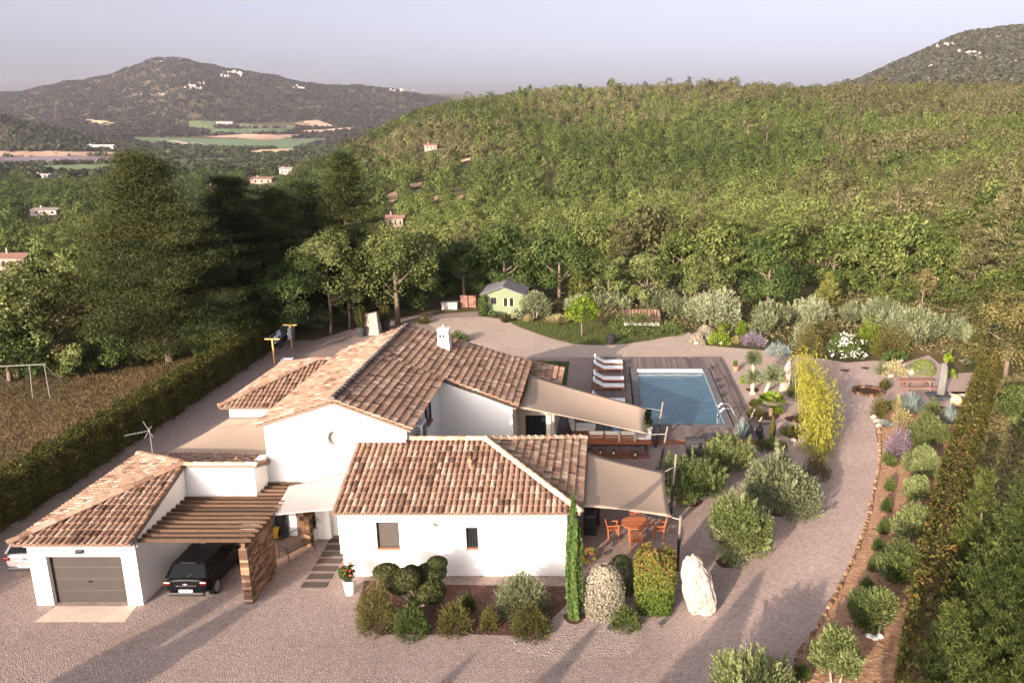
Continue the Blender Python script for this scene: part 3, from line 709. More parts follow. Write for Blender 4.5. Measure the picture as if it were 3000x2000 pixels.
# chimney
x0, x1, y0, y1 = -9.25, -8.5, 44.0, 44.8; zt = top_z(968, 44.2)
m = MB()
m.mesh([(x0, y0, 4.9), (x1, y0, 4.6), (x1, y1, 4.6), (x0, y1, 4.9), (x0 + .08, y0 + .12, zt), (x1 - .12, y0 + .12, zt), (x1 - .12, y1 - .12, zt), (x0 + .08, y1 - .12, zt)], [(0, 1, 5, 4), (1, 2, 6, 5), (2, 3, 7, 6), (3, 0, 4, 7), (4, 5, 6, 7)])
m.box(x0 + .02, x1 - .06, y0 + .06, y1 - .06, zt + .002, zt + .07)
ch = m.build('chimney', WHITE, mr, bevel=.02)
m = MB()
for dx in (.20, .40): m.tube([(x0 + dx, y0 + .07, zt - .30), (x0 + dx, y0 + .2, zt - .30)], .075, 10)
m.build('flue_opening', DARK, ch)
m = MB(); m.lathe([(.09, 0), (.05, .12), (.03, .22)], (x0 + .33, y0 + .4, zt + .07), 10); m.build('chimney_pot', MORTAR, ch)
# side wing on the left
m = MB(); m.box(-18.8, -14.2, 39.4, 39.7, 0, 3.5); m.box(-18.8, -18.5, 39.7, 46.2, 0, 3.5); m.box(-18.5, -14.2, 45.9, 46.2, 0, 3.5); m.build('wall', WHITE, villa)
br = tile_roof('roof', villa, [(-19.1, 39.0, 3.6), (-15.35, 42.75, 4.95), (-18.95, 46.6, 3.6)], seed=8)
tile_roof('roof', villa, [(-19.1, 39.0, 3.6), (-14.25, 39.0, 3.6), (-14.25, 42.75, 4.95), (-15.35, 42.75, 4.95)], seed=9)
tile_roof('roof', villa, [(-18.95, 46.6, 3.6), (-15.35, 42.75, 4.95), (-14.25, 42.75, 4.95), (-14.25, 46.6, 3.6)], seed=10)
ridge_tiles(br, [((-19.1, 39.0, 3.67), (-15.35, 42.75, 5.02)), ((-15.35, 42.75, 5.02), (-18.95, 46.6, 3.67)), ((-15.35, 42.75, 5.02), (-14.4, 42.75, 5.02))], seed=11)
# bay with the glazed door beside the terrace
m = MB(); wall_cells(m, -4.698, -2.75, 0, 2.62, 42.0, 42.25, [(-4.3, -3.0, .3, 2.15)]); m.box(-3.0, -2.75, 42.25, 48.9, 0, 2.6); m.box(-4.7, -3.0, 48.65, 48.9, 0, 2.6); bw = m.build('wall', pm('beige_render', (.52, .46, .38), (.48, .42, .35), 2, .9), villa)
m = MB(); m.box(-4.28, -3.02, 42.12, 42.15, .3, 2.13); gd = m.build('glazed_door', GLASS, bw)
m = MB()
for x in (-4.3, -3.68, -3.05): m.box(x, x + .05, 42.06, 42.117, .3, 2.15)
m.build('door_frame', DARK, gd)
tile_roof('roof', villa, [(-4.66, 41.9, 3.12), (-2.6, 41.9, 2.66), (-2.6, 49.2, 2.66), (-4.66, 49.2, 3.12)], seed=12)
m = MB(); m.lathe([(.16, 0), (.16, 2.62), (.18, 2.64), (.18, 2.7)], (-2.93, 40.6, 0), 16); m.build('pillar', pm('pillar_cream', (.62, .56, .44), (.58, .52, .41), 2, .9), villa)
# window in the main block's side, brick sill
m = MB(); m.box(-8.297, -8.24, 36.2, 37.0, 3.75, 4.8); sw = m.build('window', GLASS, mw); m = MB(); m.box(-8.297, -8.12, 36.15, 37.05, 3.66, 3.747); m.build('sill', TERRA, sw)
m = MB(); m.box(-8.295, -8.2, 36.12, 36.197, 3.75, 4.85); m.box(-8.295, -8.2, 37.003, 37.08, 3.75, 4.85); m.box(-8.295, -8.2, 36.197, 37.003, 4.802, 4.85); m.build('window_frame', DARK, sw)
# entrance wall pieces under the white sail
m = MB(); m.box(-12.3, -11.7, 32.3, 32.597, 0, 2.4); m.build('wall', WHITE, villa); m = MB(); m.box(-10.9, -10.203, 31.0, 31.25, 0, 2.5); m.build('wall', WHITE, villa)
pil = MB()
for i in range(12):
    for j in range(2): pil.box(-12.72 + j * .21, -12.52 + j * .21, 31.6, 31.95, i * .2, i * .2 + .193, random.random())
pil.build('stone_pillar', STONE, villa)
m = MB(); m.box(-13.2, -12.3, 32.50, 32.598, .05, 2.1); dr = m.build('door', pm('door_brown', (.10, .06, .045), (.13, .08, .06), 3, .5), villa); m = MB(); m.box(-12.45, -12.42, 32.42, 32.5, 1.0, 1.14); m.build('handle', STEEL, dr)

# ------------------------------------------------------------------ garage
gar = thing('garage', 'white garage with a grey sectional door and a hipped clay tile roof', 'garage', (-19, 29, 0))
m = MB(); GD = (-20.28, -17.55, 0, 1.97)
wall_cells(m, -20.9, -17.0, 0, 2.5, 27.25, 27.55, [GD])
m.box(-17.3, -17.0, 27.55, 31.25, 0, 2.5); m.prism([(-17.0, 27.3, 2.5), (-17.0, 31.25, 2.5), (-17.0, 31.25, 3.75), (-17.0, 27.3, 2.62)], (-.3, 0, 0))
m.box(-20.9, -20.6, 27.55, 34.9, 0, 2.5); m.box(-20.6, -14.2, 34.6, 34.9, 0, 2.5)
m.box(-16.997, -14.2, 31.25, 31.55, 0, 3.72); m.box(-14.5, -14.2, 31.55, 32.597, 0, 3.72)
gw = m.build('wall', WHITE, gar)
m = MB(); m.box(-20.95, -16.95, 27.14, 27.247, 2.40, 2.52); m.build('cornice', WHITE, gw)
gr = tile_roof('roof', gar, [(-21.2, 26.92, 2.62), (-16.92, 26.92, 2.62), (-16.92, 31.2, 3.86), (-16.95, 31.2, 3.86)], seed=21)
tile_roof('roof', gar, [(-21.2, 26.92, 2.62), (-16.95, 31.2, 3.86), (-21.2, 35.3, 2.62)], seed=22)
tile_roof('roof', gar, [(-21.2, 35.3, 2.62), (-16.95, 31.2, 3.86), (-14.05, 31.2, 3.86), (-14.25, 35.3, 2.62)], seed=23)
ridge_tiles(gr, [((-21.25, 26.85, 2.68), (-16.95, 31.2, 3.92)), ((-16.95, 31.2, 3.92), (-21.2, 35.3, 2.68))], seed=24)
ridge_tiles(gr, [((-16.95, 31.17, 3.88), (-14.05, 31.17, 3.88))], seed=25, rad=.11, m=bpy.data.materials['ridge_clay'])
m = MB(); m.lathe([(.09, 0), (.09, .12), (.02, .16)], (-15.3, 32.2, 3.6), 10); m.build('roof_vent', TERRA, gr)
m = MB()
for i in range(4):
    z0 = .01 + i * .48; m.box(GD[0] + .06, GD[1] - .002, 27.45, 27.49, z0, z0 + .472)
gdoor = m.build('garage_door', pm('taupe_door', (.036, .03, .026), (.043, .036, .031), 2.5, .6), gar)
m = MB()
for i in range(1, 4): m.box(GD[0] + .06, GD[1] - .002, 27.44, 27.495, .01 + i * .48 - .012, .01 + i * .48 + .002)
m.build('door_joints', pm('joint_pale', (.10, .09, .08), None, rough=.6), gdoor)
m = MB(); m.box(-19.0, -18.86, 27.41, 27.45, .83, .88); m.tube([(-18.93, 27.45, .85), (-18.93, 27.38, .85)], .025, 8); m.build('handle', DARK, gdoor)
m = MB(); m.box(GD[0] + .002, GD[0] + .06, 27.43, 27.52, 0, 1.96); m.build('door_track', DARK, gdoor)
m = MB(); m.box(-19.12, -18.85, 27.14, 27.248, 2.12, 2.27); m.build('lamp_box', DARK, gar, bevel=.015)
m = MB(); m.tube([(-16.995, 27.3, 2.5), (-16.85, 27.15, 2.5), (-16.75, 27.05, 2.46)], [.03, .03, .05], 8); m.build('spotlight', GREY, gar)

# ------------------------------------------------------------------ pergola, stone wall, antenna, air conditioner
pg = thing('pergola', 'dark timber pergola roofing the carport between the garage and the stone wall', 'pergola', (-15, 29, 0))
for i in range(15):
    y = 27.46 + i * .352; x0, x1 = (-16.99, -12.85) if y < 31.2 else (-14.19, -12.85)
    m = MB(); m.box(x0, x1, y - .042, y + .042, 2.44, 2.575, random.random()); m.build('beam', WOOD, pg, bevel=.01)
m = MB(); m.box(-13.12, -12.99, 27.5, 32.5, 2.26, 2.437, .3); m.build('side_beam', WOOD, pg)
m = MB(); m.box(-13.2, -13.06, 27.33, 27.41, 2.08, 2.44, .8); m.build('post', WOOD, pg)
sw_ = MB()
for i in range(22):
    z0 = i * .1; off = (i % 2) * .12; y = 27.3
    while y < 29.66:
        y1 = min(29.66, y + .22 + .2 * random.random()); d = random.random() * .012
        sw_.box(-13.30, -13.0 + d, y, y1 - .008, z0, z0 + .096, random.random()); y = y1
sw_.box(-13.29, -13.01, 27.31, 29.65, 2.2, 2.23, .9)
tag(sw_.build('stone_wall', STONE), 'free standing wall of thin rust brown stones beside the black car', 'wall')
an = thing('tv_antenna', 'metal television antenna standing above the garage roof', 'antenna', (-20.0, 34.4, 2.7))
ap = (-19.9, 34.2); m = MB(); m.tube([(*ap, 2.7), (*ap, 4.35)], .018, 6); m.build('mast', GREY, an)
m = MB(); m.tube([(ap[0] - 1.0, ap[1] - .2, 4.05), (ap[0], ap[1], 4.2)], .014, 6)
for k in range(7): q = .1 + k * .13; cx, cy, cz = ap[0] - 1.0 + 1.0 * q, ap[1] - .2 + .2 * q, 4.05 + .15 * q; m.tube([(cx, cy - .16, cz), (cx, cy + .16, cz)], .011, 4)
m.tube([(ap[0] - .25, ap[1], 3.85), (ap[0] + .1, ap[1] + .05, 4.4)], .014, 6); m.tube([(ap[0] + .12, ap[1], 3.9), (ap[0] - .28, ap[1] + .1, 4.6)], .014, 6); m.build('aerial', pm('aerial_grey', (.16, .155, .15), None, rough=.6), an)
ac = thing('air_conditioner', 'white air conditioning unit hung on the side wall above the front wing roof', 'air conditioner', (-8.1, 34.2, 3.9))
m = MB(); m.box(-8.296, -7.9, 33.75, 34.65, 3.85, 4.62); m.build('casing', pm('casing_white', (.66, .66, .66), None, rough=.5), ac, bevel=.02)
m = MB()
for i in range(9): m.box(-8.2, -7.98, 33.735, 33.748, 3.92 + i * .07, 3.955 + i * .07)
m.box(-7.898, -7.885, 33.9, 34.5, 3.95, 4.5); m.build('grille', DARK, ac)

# ------------------------------------------------------------------ shade sails and their posts
def sail(corners, label, sag=.25, m=None, n=14, pull=.06):
    a, b_, c_, d_ = [Vector(p) for p in corners]; mb = MB(); ctr = (a + b_ + c_ + d_) / 4
    Vv = []
    for i in range(n + 1):
        for j in range(n + 1):
            u, v = i / n, j / n
            p = a * (1 - u) * (1 - v) + b_ * u * (1 - v) + c_ * u * v + d_ * (1 - u) * v
            ex = 4 * u * (1 - u); ey = 4 * v * (1 - v)
            inw = pull * (ey * (2 * abs(u - .5)) ** 6 + ex * (2 * abs(v - .5)) ** 6)
            p = p.lerp(ctr, inw); p.z -= sag * ex * ey * .5
            Vv.append(p)
    mb.mesh(Vv, [(i * (n + 1) + j, (i + 1) * (n + 1) + j, (i + 1) * (n + 1) + j + 1, i * (n + 1) + j + 1) for i in range(n) for j in range(n)])
    o = mb.build('shade_sail', m or CLOTH, smooth=True)
    s_ = o.modifiers.new('thick', 'SOLIDIFY'); s_.thickness = .012
    return tag(o, label, 'shade sail', 'shade sails')
p1, p2, p3, p4 = Vector((2.72, 42.82, 0)), Vector((2.76, 39.85, 0)), Vector((2.82, 29.7, 0)), Vector((2.93, 34.6, 0))
t1, t2, t3, t4 = Vector((3.1, 42.9, 2.62)), Vector((3.14, 39.9, 2.3)), Vector((2.9, 29.6, 2.4)), Vector((3.12, 34.6, 2.95))
sail([(-4.45, 45.6, 3.35), (2.2, 42.3, 2.45), G(1902, 1273, 1.95), (-4.5, 39.9, 3.3)], 'long beige sail stretched from the pool side roof over the sofa', .3)
sail([(-.9, 35.2, 2.8), G(1948, 1381, 2.25), G(1968, 1515, 2.2), (-.95, 29.6, 2.8)], 'square beige sail over the patio with the octagonal table', .25)
sail([(-13.1, 31.9, 2.65), (-10.4, 31.9, 3.3), (-10.35, 29.4, 2.75), (-13.1, 29.55, 2.4)], 'white sail over the entrance between pergola and front wing', .15, cloth('white_sail', (.44, .40, .385), (.41, .375, .36), .25))
sail([(-18.7, 39.3, 3.0), (-14.25, 39.3, 3.2), (-14.25, 34.2, 3.0), (-20.4, 35.9, 2.4)], 'beige sail in the back yard between garage roof and side wing', .3)
def post(a, b_, cut, label, name='sail_post'):
    t = thing(name, label, 'post', a, 'posts that hold the shade sails'); a, b_ = Vector(a), Vector(b_); mid = a.lerp(b_, cut)
    m = MB(); m.tube([a, mid], .065, 10); m.build('sleeve', DARK, t)
    m = MB(); m.tube([mid, b_], .05, 10); m.build('pole', pm('pole_grey', (.16, .13, .11), (.22, .18, .15), 3, .6), t); return t
post(p1, t1, .5, 'leaning dark post by the pool, holding the far corner of the long sail')
post(p2, t2, .62, 'leaning dark post in front of the deck, holding the near corner of the long sail')
post(p3, t3, .6, 'short dark post by the clipped red hedge bush, nearest corner of the patio sail')
post(p4, t4, .5, 'slim dark post beside the olive tree, far corner of the patio sail')
def rope(a, b_, label):
    m = MB(); m.tube([a, b_], .012, 5); return tag(m.build('rope', pm('rope', (.6, .58, .55), None)), label, 'rope', 'ropes of the shade sails')
rope((2.2, 42.3, 2.45), (3.02, 42.88, 2.1), 'rope from the far corner of the long sail to its post')
rope(G(1902, 1273, 1.95), (3.05, 39.88, 1.9), 'rope from the near corner of the long sail to its post')
rope(G(1948, 1381, 2.25), (3.06, 34.6, 2.35), 'rope from the far corner of the patio sail to its post')
rope(G(1968, 1515, 2.2), (2.88, 29.62, 2.25), 'rope from the near corner of the patio sail to its post')

# ------------------------------------------------------------------ deck and pool
PX0, PX1, PY0, PY1 = 2.2, 6.92, 45.75, 57.0; DZ = .30
dk = MB(); x = -2.7
while x < 8.4:
    x1 = x + .145; runs = []
    if x < -1.02: runs = [(41.62, 48.0)]
    elif x < 2.05: runs = [(41.62, 60.4)]
    else: runs = [(43.25, 60.4)]
    for a, b_ in runs:
        segs = [(a, b_)]
        if x1 > PX0 - .45 and x < PX1 + .45: segs = [(a, PY0 - .45), (PY1 + .45, b_)]
        for s0, s1 in segs:
            y = s0
            while y < s1 - .05:
                y2 = min(s1, y + 2.4 + 1.2 * random.random()); dk.box(x, x1 - .008, y, y2 - .006, DZ - .03, DZ, min(1, max(0, random.gauss(.5, .22)))); y = y2
    x = x1
dk.box(-2.7, 2.05, 41.59, 41.617, 0, DZ - .002, .3, 1); dk.box(2.052, 8.4, 43.22, 43.247, 0, DZ - .002, .3, 1); dk.box(2.053, 2.08, 41.6, 43.2, 0, DZ - .002, .3, 1); dk.box(8.4, 8.43, 43.25, 60.4, 0, DZ - .002, .3, 1)
dk.box(-.98, 8.3, 41.7 + 1.6, 60.3, .02, .06, .1, 1)
dk.box(-1.1, 2.3, 41.2, 41.585, 0, .15, .3, 1)
struct(dk.build('pool_deck', [DECKM, pm('deck_fascia', (.13, .055, .035), (.19, .08, .05), 3, .6)]))
pool = thing('swimming_pool', 'rectangular blue swimming pool with stone coping set into the deck', 'pool', (4.5, 51, 0))
m = MB(); COP = pm('coping', (.095, .095, .105), (.135, .13, .135), 2, .85)
m.box(PX0 - .44, PX0, PY0 - .44, PY1 + .44, DZ - .2, DZ + .012); m.box(PX1, PX1 + .44, PY0 - .44, PY1 + .44, DZ - .2, DZ + .012); m.box(PX0, PX1, PY0 - .44, PY0, DZ - .2, DZ + .012); m.box(PX0, PX1, PY1, PY1 + .44, DZ - .2, DZ + .012); m.build('coping', COP, pool)
m = MB(); m.box(PX0, PX0 + .03, PY0, PY1, -.4, DZ - .03); m.box(PX1 - .03, PX1, PY0, PY1, -.4, DZ - .03); m.box(PX0 + .03, PX1 - .03, PY1 - .03, PY1, -.4, DZ - .03); m.build('wall', pm('pool_liner', (.22, .30, .36), None), pool)
wm, N, L = new_mat('pool_water'); b = N['Principled BSDF']; b.inputs['Base Color'].default_value = (.035, .145, .25, 1); b.inputs['Roughness'].default_value = .06; b.inputs['IOR'].default_value = 1.33
tc = N.new('ShaderNodeTexCoord'); wn = N.new('ShaderNodeTexNoise'); wn.inputs['Scale'].default_value = 2.2; wn.inputs['Detail'].default_value = 4
mp = N.new('ShaderNodeMapping'); mp.inputs['Scale'].default_value = (1, 2.2, 1); L.new(tc.outputs['Object'], mp.inputs['Vector']); L.new(mp.outputs[0], wn.inputs['Vector'])
bn = N.new('ShaderNodeBump'); bn.inputs['Strength'].default_value = .35; bn.inputs['Distance'].default_value = .06; L.new(wn.outputs['Fac'], bn.inputs['Height']); L.new(bn.outputs['Normal'], b.inputs['Normal'])
r1 = ramp_node(N, [(.35, .024, .085, .125), (.65, .044, .115, .16)]); wn2 = N.new('ShaderNodeTexNoise'); wn2.inputs['Scale'].default_value = .8; wn2.inputs['Detail'].default_value = 6; L.new(mp.outputs[0], wn2.inputs['Vector']); L.new(wn2.outputs['Fac'], r1.inputs['Fac']); L.new(r1.outputs['Color'], b.inputs['Base Color'])
m = MB(); m.face([(PX0, PY0, DZ - .14), (PX1, PY0, DZ - .14), (PX1, PY1, DZ - .14), (PX0, PY1, DZ - .14)]); m.build('water', wm, pool)
m = MB(); m.box(PX0 + .02, PX1 - .05, PY1 - .5, PY1 - .04, DZ - .1, DZ + .06); m.build('cover_box', pm('cover_white', (.7, .7, .7), (.62, .62, .63), 2, .5), pool, bevel=.03)
ld = thing('pool_ladder', 'pair of curved steel handrails on the right edge of the pool', 'handrail', (7, 46.6, DZ))
for y in (46.5, 47.4):
    m = MB(); m.tube([(6.7, y, .2), (6.75, y, .8), (6.95, y, 1.0), (7.35, y, .95), (7.6, y - .1, .6), (7.7, y - .15, DZ)], .03, 8); m.build('rail', STEEL, ld)
for i, (px, py) in enumerate(((2085, 1081), (2100, 1119), (2109, 1138), (2116, 1163), (2140, 1205))):
    p = G(px, py, DZ); t = thing('deck_light', 'small dark spotlight on the right edge of the pool deck', 'light', p, 'spotlights along the pool deck')
    m = MB(); m.lathe([(.05, 0), (.05, .1), (.09, .13), (.09, .26)], p, 10); m.build('lamp_head', DARK, t)

def lounger():
    t = thing('sun_lounger', 'x', 'sun lounger', (0, 0, 0), 'sun loungers by the pool'); m = MB()
    m.box(-1.0, 1.0, -.34, -.28, .2, .28); m.box(-1.0, 1.0, .28, .34, .2, .28)
    for k in range(9): m.box(-.35 + k * .15, -.25 + k * .15, -.28, .28, .25, .275)
    m.build('frame', TEAK, t)
    for sx in (-.9, .9):
        for sy in (-.31, .31): m = MB(); m.box(sx - .035, sx + .035, sy - .03, sy + .03, 0, .2); m.build('leg', TEAK, t)
    m = MB(); m.prism([(-.35, -.28, .28), (-.38, -.28, .31), (-1.0, -.28, .68), (-.97, -.28, .65)], (0, .56, 0)); m.tube([(-.85, -.2, .22), (-.8, -.2, .55)], .02, 6); m.build('backrest', TEAK, t)
    m = MB(); m.prism([(-.36, -.32, .29), (.98, -.32, .29), (.98, -.32, .37), (-.36, -.32, .37), (-1.02, -.32, .76), (-1.06, -.32, .69)], (0, .64, 0)); m.build('cushion', WHITECLOTH, t, bevel=.02)
    m = MB(); m.tube([(-1.0, -.28, .80), (-1.0, .28, .80)], .085, 10); m.build('head_roll', WHITECLOTH, t, smooth=True)
    return t
L0 = lounger()
names = ['farthest of the five', 'second farthest of the five', 'middle one of the five', 'second nearest of the five', 'nearest of the five, by the sail']
for i, (px, py) in enumerate(((1784, 1063), (1784, 1080), (1785, 1112), (1785, 1133), (1785, 1177))):
    p = G(px, py, DZ + .2); p.z = DZ
    o = L0 if i == 0 else copy_tree(L0)
    o.location = p; o.rotation_euler.z = random.uniform(-.03, .03)
    o['label'] = 'white cushioned teak sun lounger beside the pool, ' + names[i]

# ------------------------------------------------------------------ terrace furniture
sf = thing('outdoor_sofa', 'teak corner sofa with cream cushions on the deck, seen from behind its slatted back', 'sofa', (0.4, 42.4, DZ))
x0, x1, yb = -.95, 1.62, 42.15
m = MB(); m.box(x0, x1, yb, yb + .9, DZ + .14, DZ + .28); m.box(x1 + .002, x1 + .85, yb, yb + 2.3, DZ + .14, DZ + .28); m.build('base', TEAK, sf)
for k in range(3):
    a = x0 + k * .857; m = MB()
    for r_ in range(3): m.box(a + .04, a + .82, yb, yb + .04, DZ + .3 + r_ * .14, DZ + .39 + r_ * .14)
    m.box(a + .02, a + .08, yb - .002, yb + .05, DZ + .28, DZ + .75); m.box(a + .78, a + .84, yb - .002, yb + .05, DZ + .28, DZ + .75); m.build('slat_back', TEAK, sf)
    m = MB(); m.box(a + .03, a + .83, yb + .06, yb + .26, DZ + .4, DZ + .84); m.build('back_cushion', CREAM, sf, bevel=.05)
    m = MB(); m.box(a + .03, a + .83, yb + .27, yb + .9, DZ + .28, DZ + .42); m.build('seat_cushion', CREAM, sf, bevel=.04)
for k in range(2):
    m = MB(); m.box(x1 - .1 + k * -.86, x1 - .0 + k * -.86, yb - .02, yb + .3, DZ + .3, DZ + .84); m.build('cushion_tie', pm('tie_beige', (.5, .45, .38), None), sf)
m = MB(); m.box(x1 + .02, x1 + .83, yb + .3, yb + 2.25, DZ + .28, DZ + .42); m.build('seat_cushion', CREAM, sf, bevel=.04)
m = MB(); m.box(x1 + .6, x1 + .84, yb + .1, yb + 2.2, DZ + .421, DZ + .8); m.build('back_cushion', CREAM, sf, bevel=.05)
for (cx, cy, m_, lab, rz) in ((.55, 42.72, pm('blue_cushion', (.16, .28, .38), (.1, .18, .26), 6), 'blue scatter cushion on the corner sofa', .3), (.15, 42.66, pm('navy_cushion', (.03, .045, .07), (.05, .07, .1), 6), 'dark navy scatter cushion on the corner sofa', -.2), (1.15, 42.7, pm('pattern_cushion', (.10, .05, .03), (.3, .2, .12), 14), 'brown patterned scatter cushion on the corner sofa', .1)):
    m = MB(); m.box(-.24, .24, -.09, .09, -.22, .22); o = m.build('cushion', m_, bevel=.07); o.location = (cx, cy, DZ + .68); o.rotation_euler = (-.35, .1, rz); tag(o, lab, 'cushion', 'scatter cushions on the sofa')
p = G(1708, 1262, DZ)
lc = thing('lounge_chair', 'low white cushioned lounge chair on the dark deck under the long sail', 'chair', p)
m = MB(); m.box(p.x - .6, p.x + .7, p.y - .45, p.y + .45, DZ, DZ + .16); m.build('base', TEAK, lc)
m = MB(); m.box(p.x - .4, p.x + .72, p.y - .46, p.y + .46, DZ + .162, DZ + .34); m.build('seat_cushion', CREAM, lc, bevel=.05)
m = MB(); m.prism([(p.x - .62, p.y - .46, DZ + .162), (p.x - .42, p.y - .46, DZ + .162), (p.x - .62, p.y - .46, DZ + .85), (p.x - .82, p.y - .46, DZ + .82)], (0, .92, 0)); m.build('back_cushion', CREAM, lc, bevel=.05)
for i, (px, py) in enumerate(((1723, 1331), (1759, 1335), (1798, 1337), (1861, 1342))):
    p = G(px, py, .0)
    if i == 0: p = G(1727, 1333)
    t = thing('lantern', 'black and white lantern below the deck edge, ' + ['leftmost, beside the roof corner', 'second from the roof corner', 'third from the roof corner', 'rightmost and apart'][i], 'lantern', p, 'lanterns in front of the deck')
    m = MB(); m.box(p.x - .1, p.x + .1, p.y - .1, p.y + .1, 0, .05)
    for sx in (-.09, .09):
        for sy in (-.09, .09): m.box(p.x + sx - .012, p.x + sx + .012, p.y + sy - .012, p.y + sy + .012, .05, .34)
    m.mesh([(p.x - .11, p.y - .11, .34), (p.x + .11, p.y - .11, .34), (p.x + .11, p.y + .11, .34), (p.x - .11, p.y + .11, .34), (p.x, p.y, .44)], [(0, 1, 4), (1, 2, 4), (2, 3, 4), (3, 0, 4), (3, 2, 1, 0)]); m.build('frame', DARK, t)
    m = MB(); m.lathe([(.06, .05), (.06, .3)], (p.x, p.y, 0), 10); m.build('candle', pm('candle', (.75, .73, .68), None), t)
p = G(2035, 1338); bq = thing('barbecue', 'black covered barbecue with a grey lid between the deck and the olive tree', 'barbecue', p)
m = MB(); m.mesh([(p.x - .42, p.y - .3, 0), (p.x + .42, p.y - .3, 0), (p.x + .42, p.y + .3, 0), (p.x - .42, p.y + .3, 0), (p.x - .5, p.y - .34, .8), (p.x + .5, p.y - .34, .8), (p.x + .5, p.y + .34, .8), (p.x - .5, p.y + .34, .8)], [(0, 1, 5, 4), (1, 2, 6, 5), (2, 3, 7, 6), (3, 0, 4, 7), (4, 5, 6, 7)]); m.build('body', DARK, bq, bevel=.03)
m = MB(); m.prism([(p.x - .5, p.y + .34 * math.cos(a), .802 + .32 * math.sin(a)) for a in np.linspace(0, math.pi, 9)], (1.0, 0, 0)); m.build('lid', pm('lid_grey', (.03, .03, .033), None, rough=.8), bq)
m = MB(); m.tube([(p.x - .1, p.y - .35, .74), (p.x + .1, p.y - .35, .74)], .02, 6); m.build('handle', STEEL, bq)
def pot(name, px, py, wpx, hpx, m_, label, parent_cat='flower pot', z=0, grp=None):
    p = G(px, py, z); s = mpp(p); w_, h_ = wpx * s, hpx * s * 1.08
    t = thing(name, label, parent_cat, p, grp)
    m = MB(); m.lathe([(w_ * .34, 0), (w_ * .5, h_), (w_ * .5, h_ + .02), (w_ * .45, h_ + .02), (w_ * .44, h_ - .04)], p, 22); m.build('pot', m_, t, smooth=False)
    return t, p, w_, h_
PW = pm('white_pot', (.72, .70, .67), (.66, .64, .6), 2, .55)
def flowers(t, p, w_, h_, wide, tall, seedmat='green', blooms=True, n=500):
    a = oak_crown(wide, tall, 14, n, .12, cr=.2); b2 = spiky(wide * 1.05, tall * 1.05, 60)
    leaf_obj('foliage', join([a, b2]), LM[seedmat], t, (p.x, p.y, h_ + p.z - .05 * tall))
    if blooms:
        c_ = oak_crown(wide * 1.1, tall * 1.1, 12, 45, .10, cr=.15, aspect=1.1); leaf_obj('flower', c_, LM['redflower'], t, (p.x, p.y, h_ + p.z + .05 * tall))
t, p, w_, h_ = pot('planter', 1026, 1738, 38, 42, PW, 'white planter of red flowers at the corner of the front wing'); flowers(t, p, w_, h_, .75, .6)
t, p, w_, h_ = pot('planter', 919, 1578, 36, 34, PW, 'white planter of flowers by the entrance under the white sail'); flowers(t, p, w_, h_, .72, .6)
t, p, w_, h_ = pot('planter', 1899, 1292, 24, 38, PW, 'tall white planter with a slim green shrub at the end of the corner sofa', z=DZ); flowers(t, p, w_, h_, .5, 1.25, 'green', False, 600)
# entrance corner
sheet('entrance_slab', [G(*p) for p in ((799, 1674), (882, 1625), (932, 1582), (946, 1562), (890, 1548), (792, 1548), (780, 1600))], .02, pm('slab_clay', (.30, .19, .15), (.36, .24, .19), 3, .8))
p = G(829, 1572); wb = thing('water_butt', 'black plastic water tank on the entrance slab', 'water tank', p)
m = MB(); m.lathe([(.24, 0), (.26, .1), (.25, .25), (.27, .3), (.25, .6), (.27, .65), (.25, 1.0), (.2, 1.1), (.06, 1.13)], p, 20); m.build('tank', DARK, wb, smooth=True); m = MB(); m.tube([p + Vector((0, 0, 1.12)), p + Vector((0, 0, 1.42))], .03, 8); m.build('pipe', DARK, wb)
p = G(815, 1580); hr = thing('hose_reel', 'yellow coiled garden hose beside the black water tank', 'hose', p)
m = MB()
for k in range(6): 
    pts = [p + Vector((-.1 + k * .04, .24 * math.cos(a), .34 + .24 * math.sin(a))) for a in np.linspace(0, 2 * math.pi, 20)]; m.tube(pts, .022, 6)
m.build('hose', pm('yellow_hose', (.6, .38, .03), None, rough=.5), hr); m = MB(); m.box(p.x - .14, p.x + .14, p.y - .05, p.y + .05, 0, .1); m.box(p.x - .15, p.x - .13, p.y - .04, p.y + .04, .1, .6); m.box(p.x + .13, p.x + .15, p.y - .04, p.y + .04, .1, .6); m.build('stand', DARK, hr)
p = G(872, 1625); wbn = thing('wire_bench', 'dark metal wire garden bench on the edge of the entrance slab', 'bench', p)
m = MB(); rz = R(58); ca, sa = math.cos(rz), math.sin(rz)
tr = lambda x, y, z: (p.x + x * ca - y * sa, p.y + x * sa + y * ca, z)
for k in range(9): y = -.25 + k * .06; m.tube([tr(-.65, y, .42), tr(.65, y, .42)], .009, 5)
for k in range(8): z = .45 + k * .055; m.tube([tr(-.65, .26 + k * .015, z), tr(.65, .26 + k * .015, z)], .009, 5)
m.build('wire_seat', DARK, wbn); m = MB()
m.tube([tr(-.65, -.25, .42), tr(.65, -.25, .42)], .018, 6); m.tube([tr(-.65, .38, .9), tr(.65, .38, .9)], .018, 6); m.build('frame', DARK, wbn)
for x in (-.62, .62):
    m = MB(); m.tube([tr(x, -.25, .42), tr(x, -.32, 0)], .018, 6); m.tube([tr(x, .26, .42), tr(x, .4, 0)], .018, 6); m.tube([tr(x, .26, .42), tr(x, .38, .9)], .018, 6); m.tube([tr(x, -.25, .42), tr(x, -.25, .62), tr(x, .3, .64)], .018, 6); m.build('leg', DARK, wbn)
SL = pm('slate_slab', (.055, .043, .037), (.075, .06, .052), 3, .8, .2, 20)
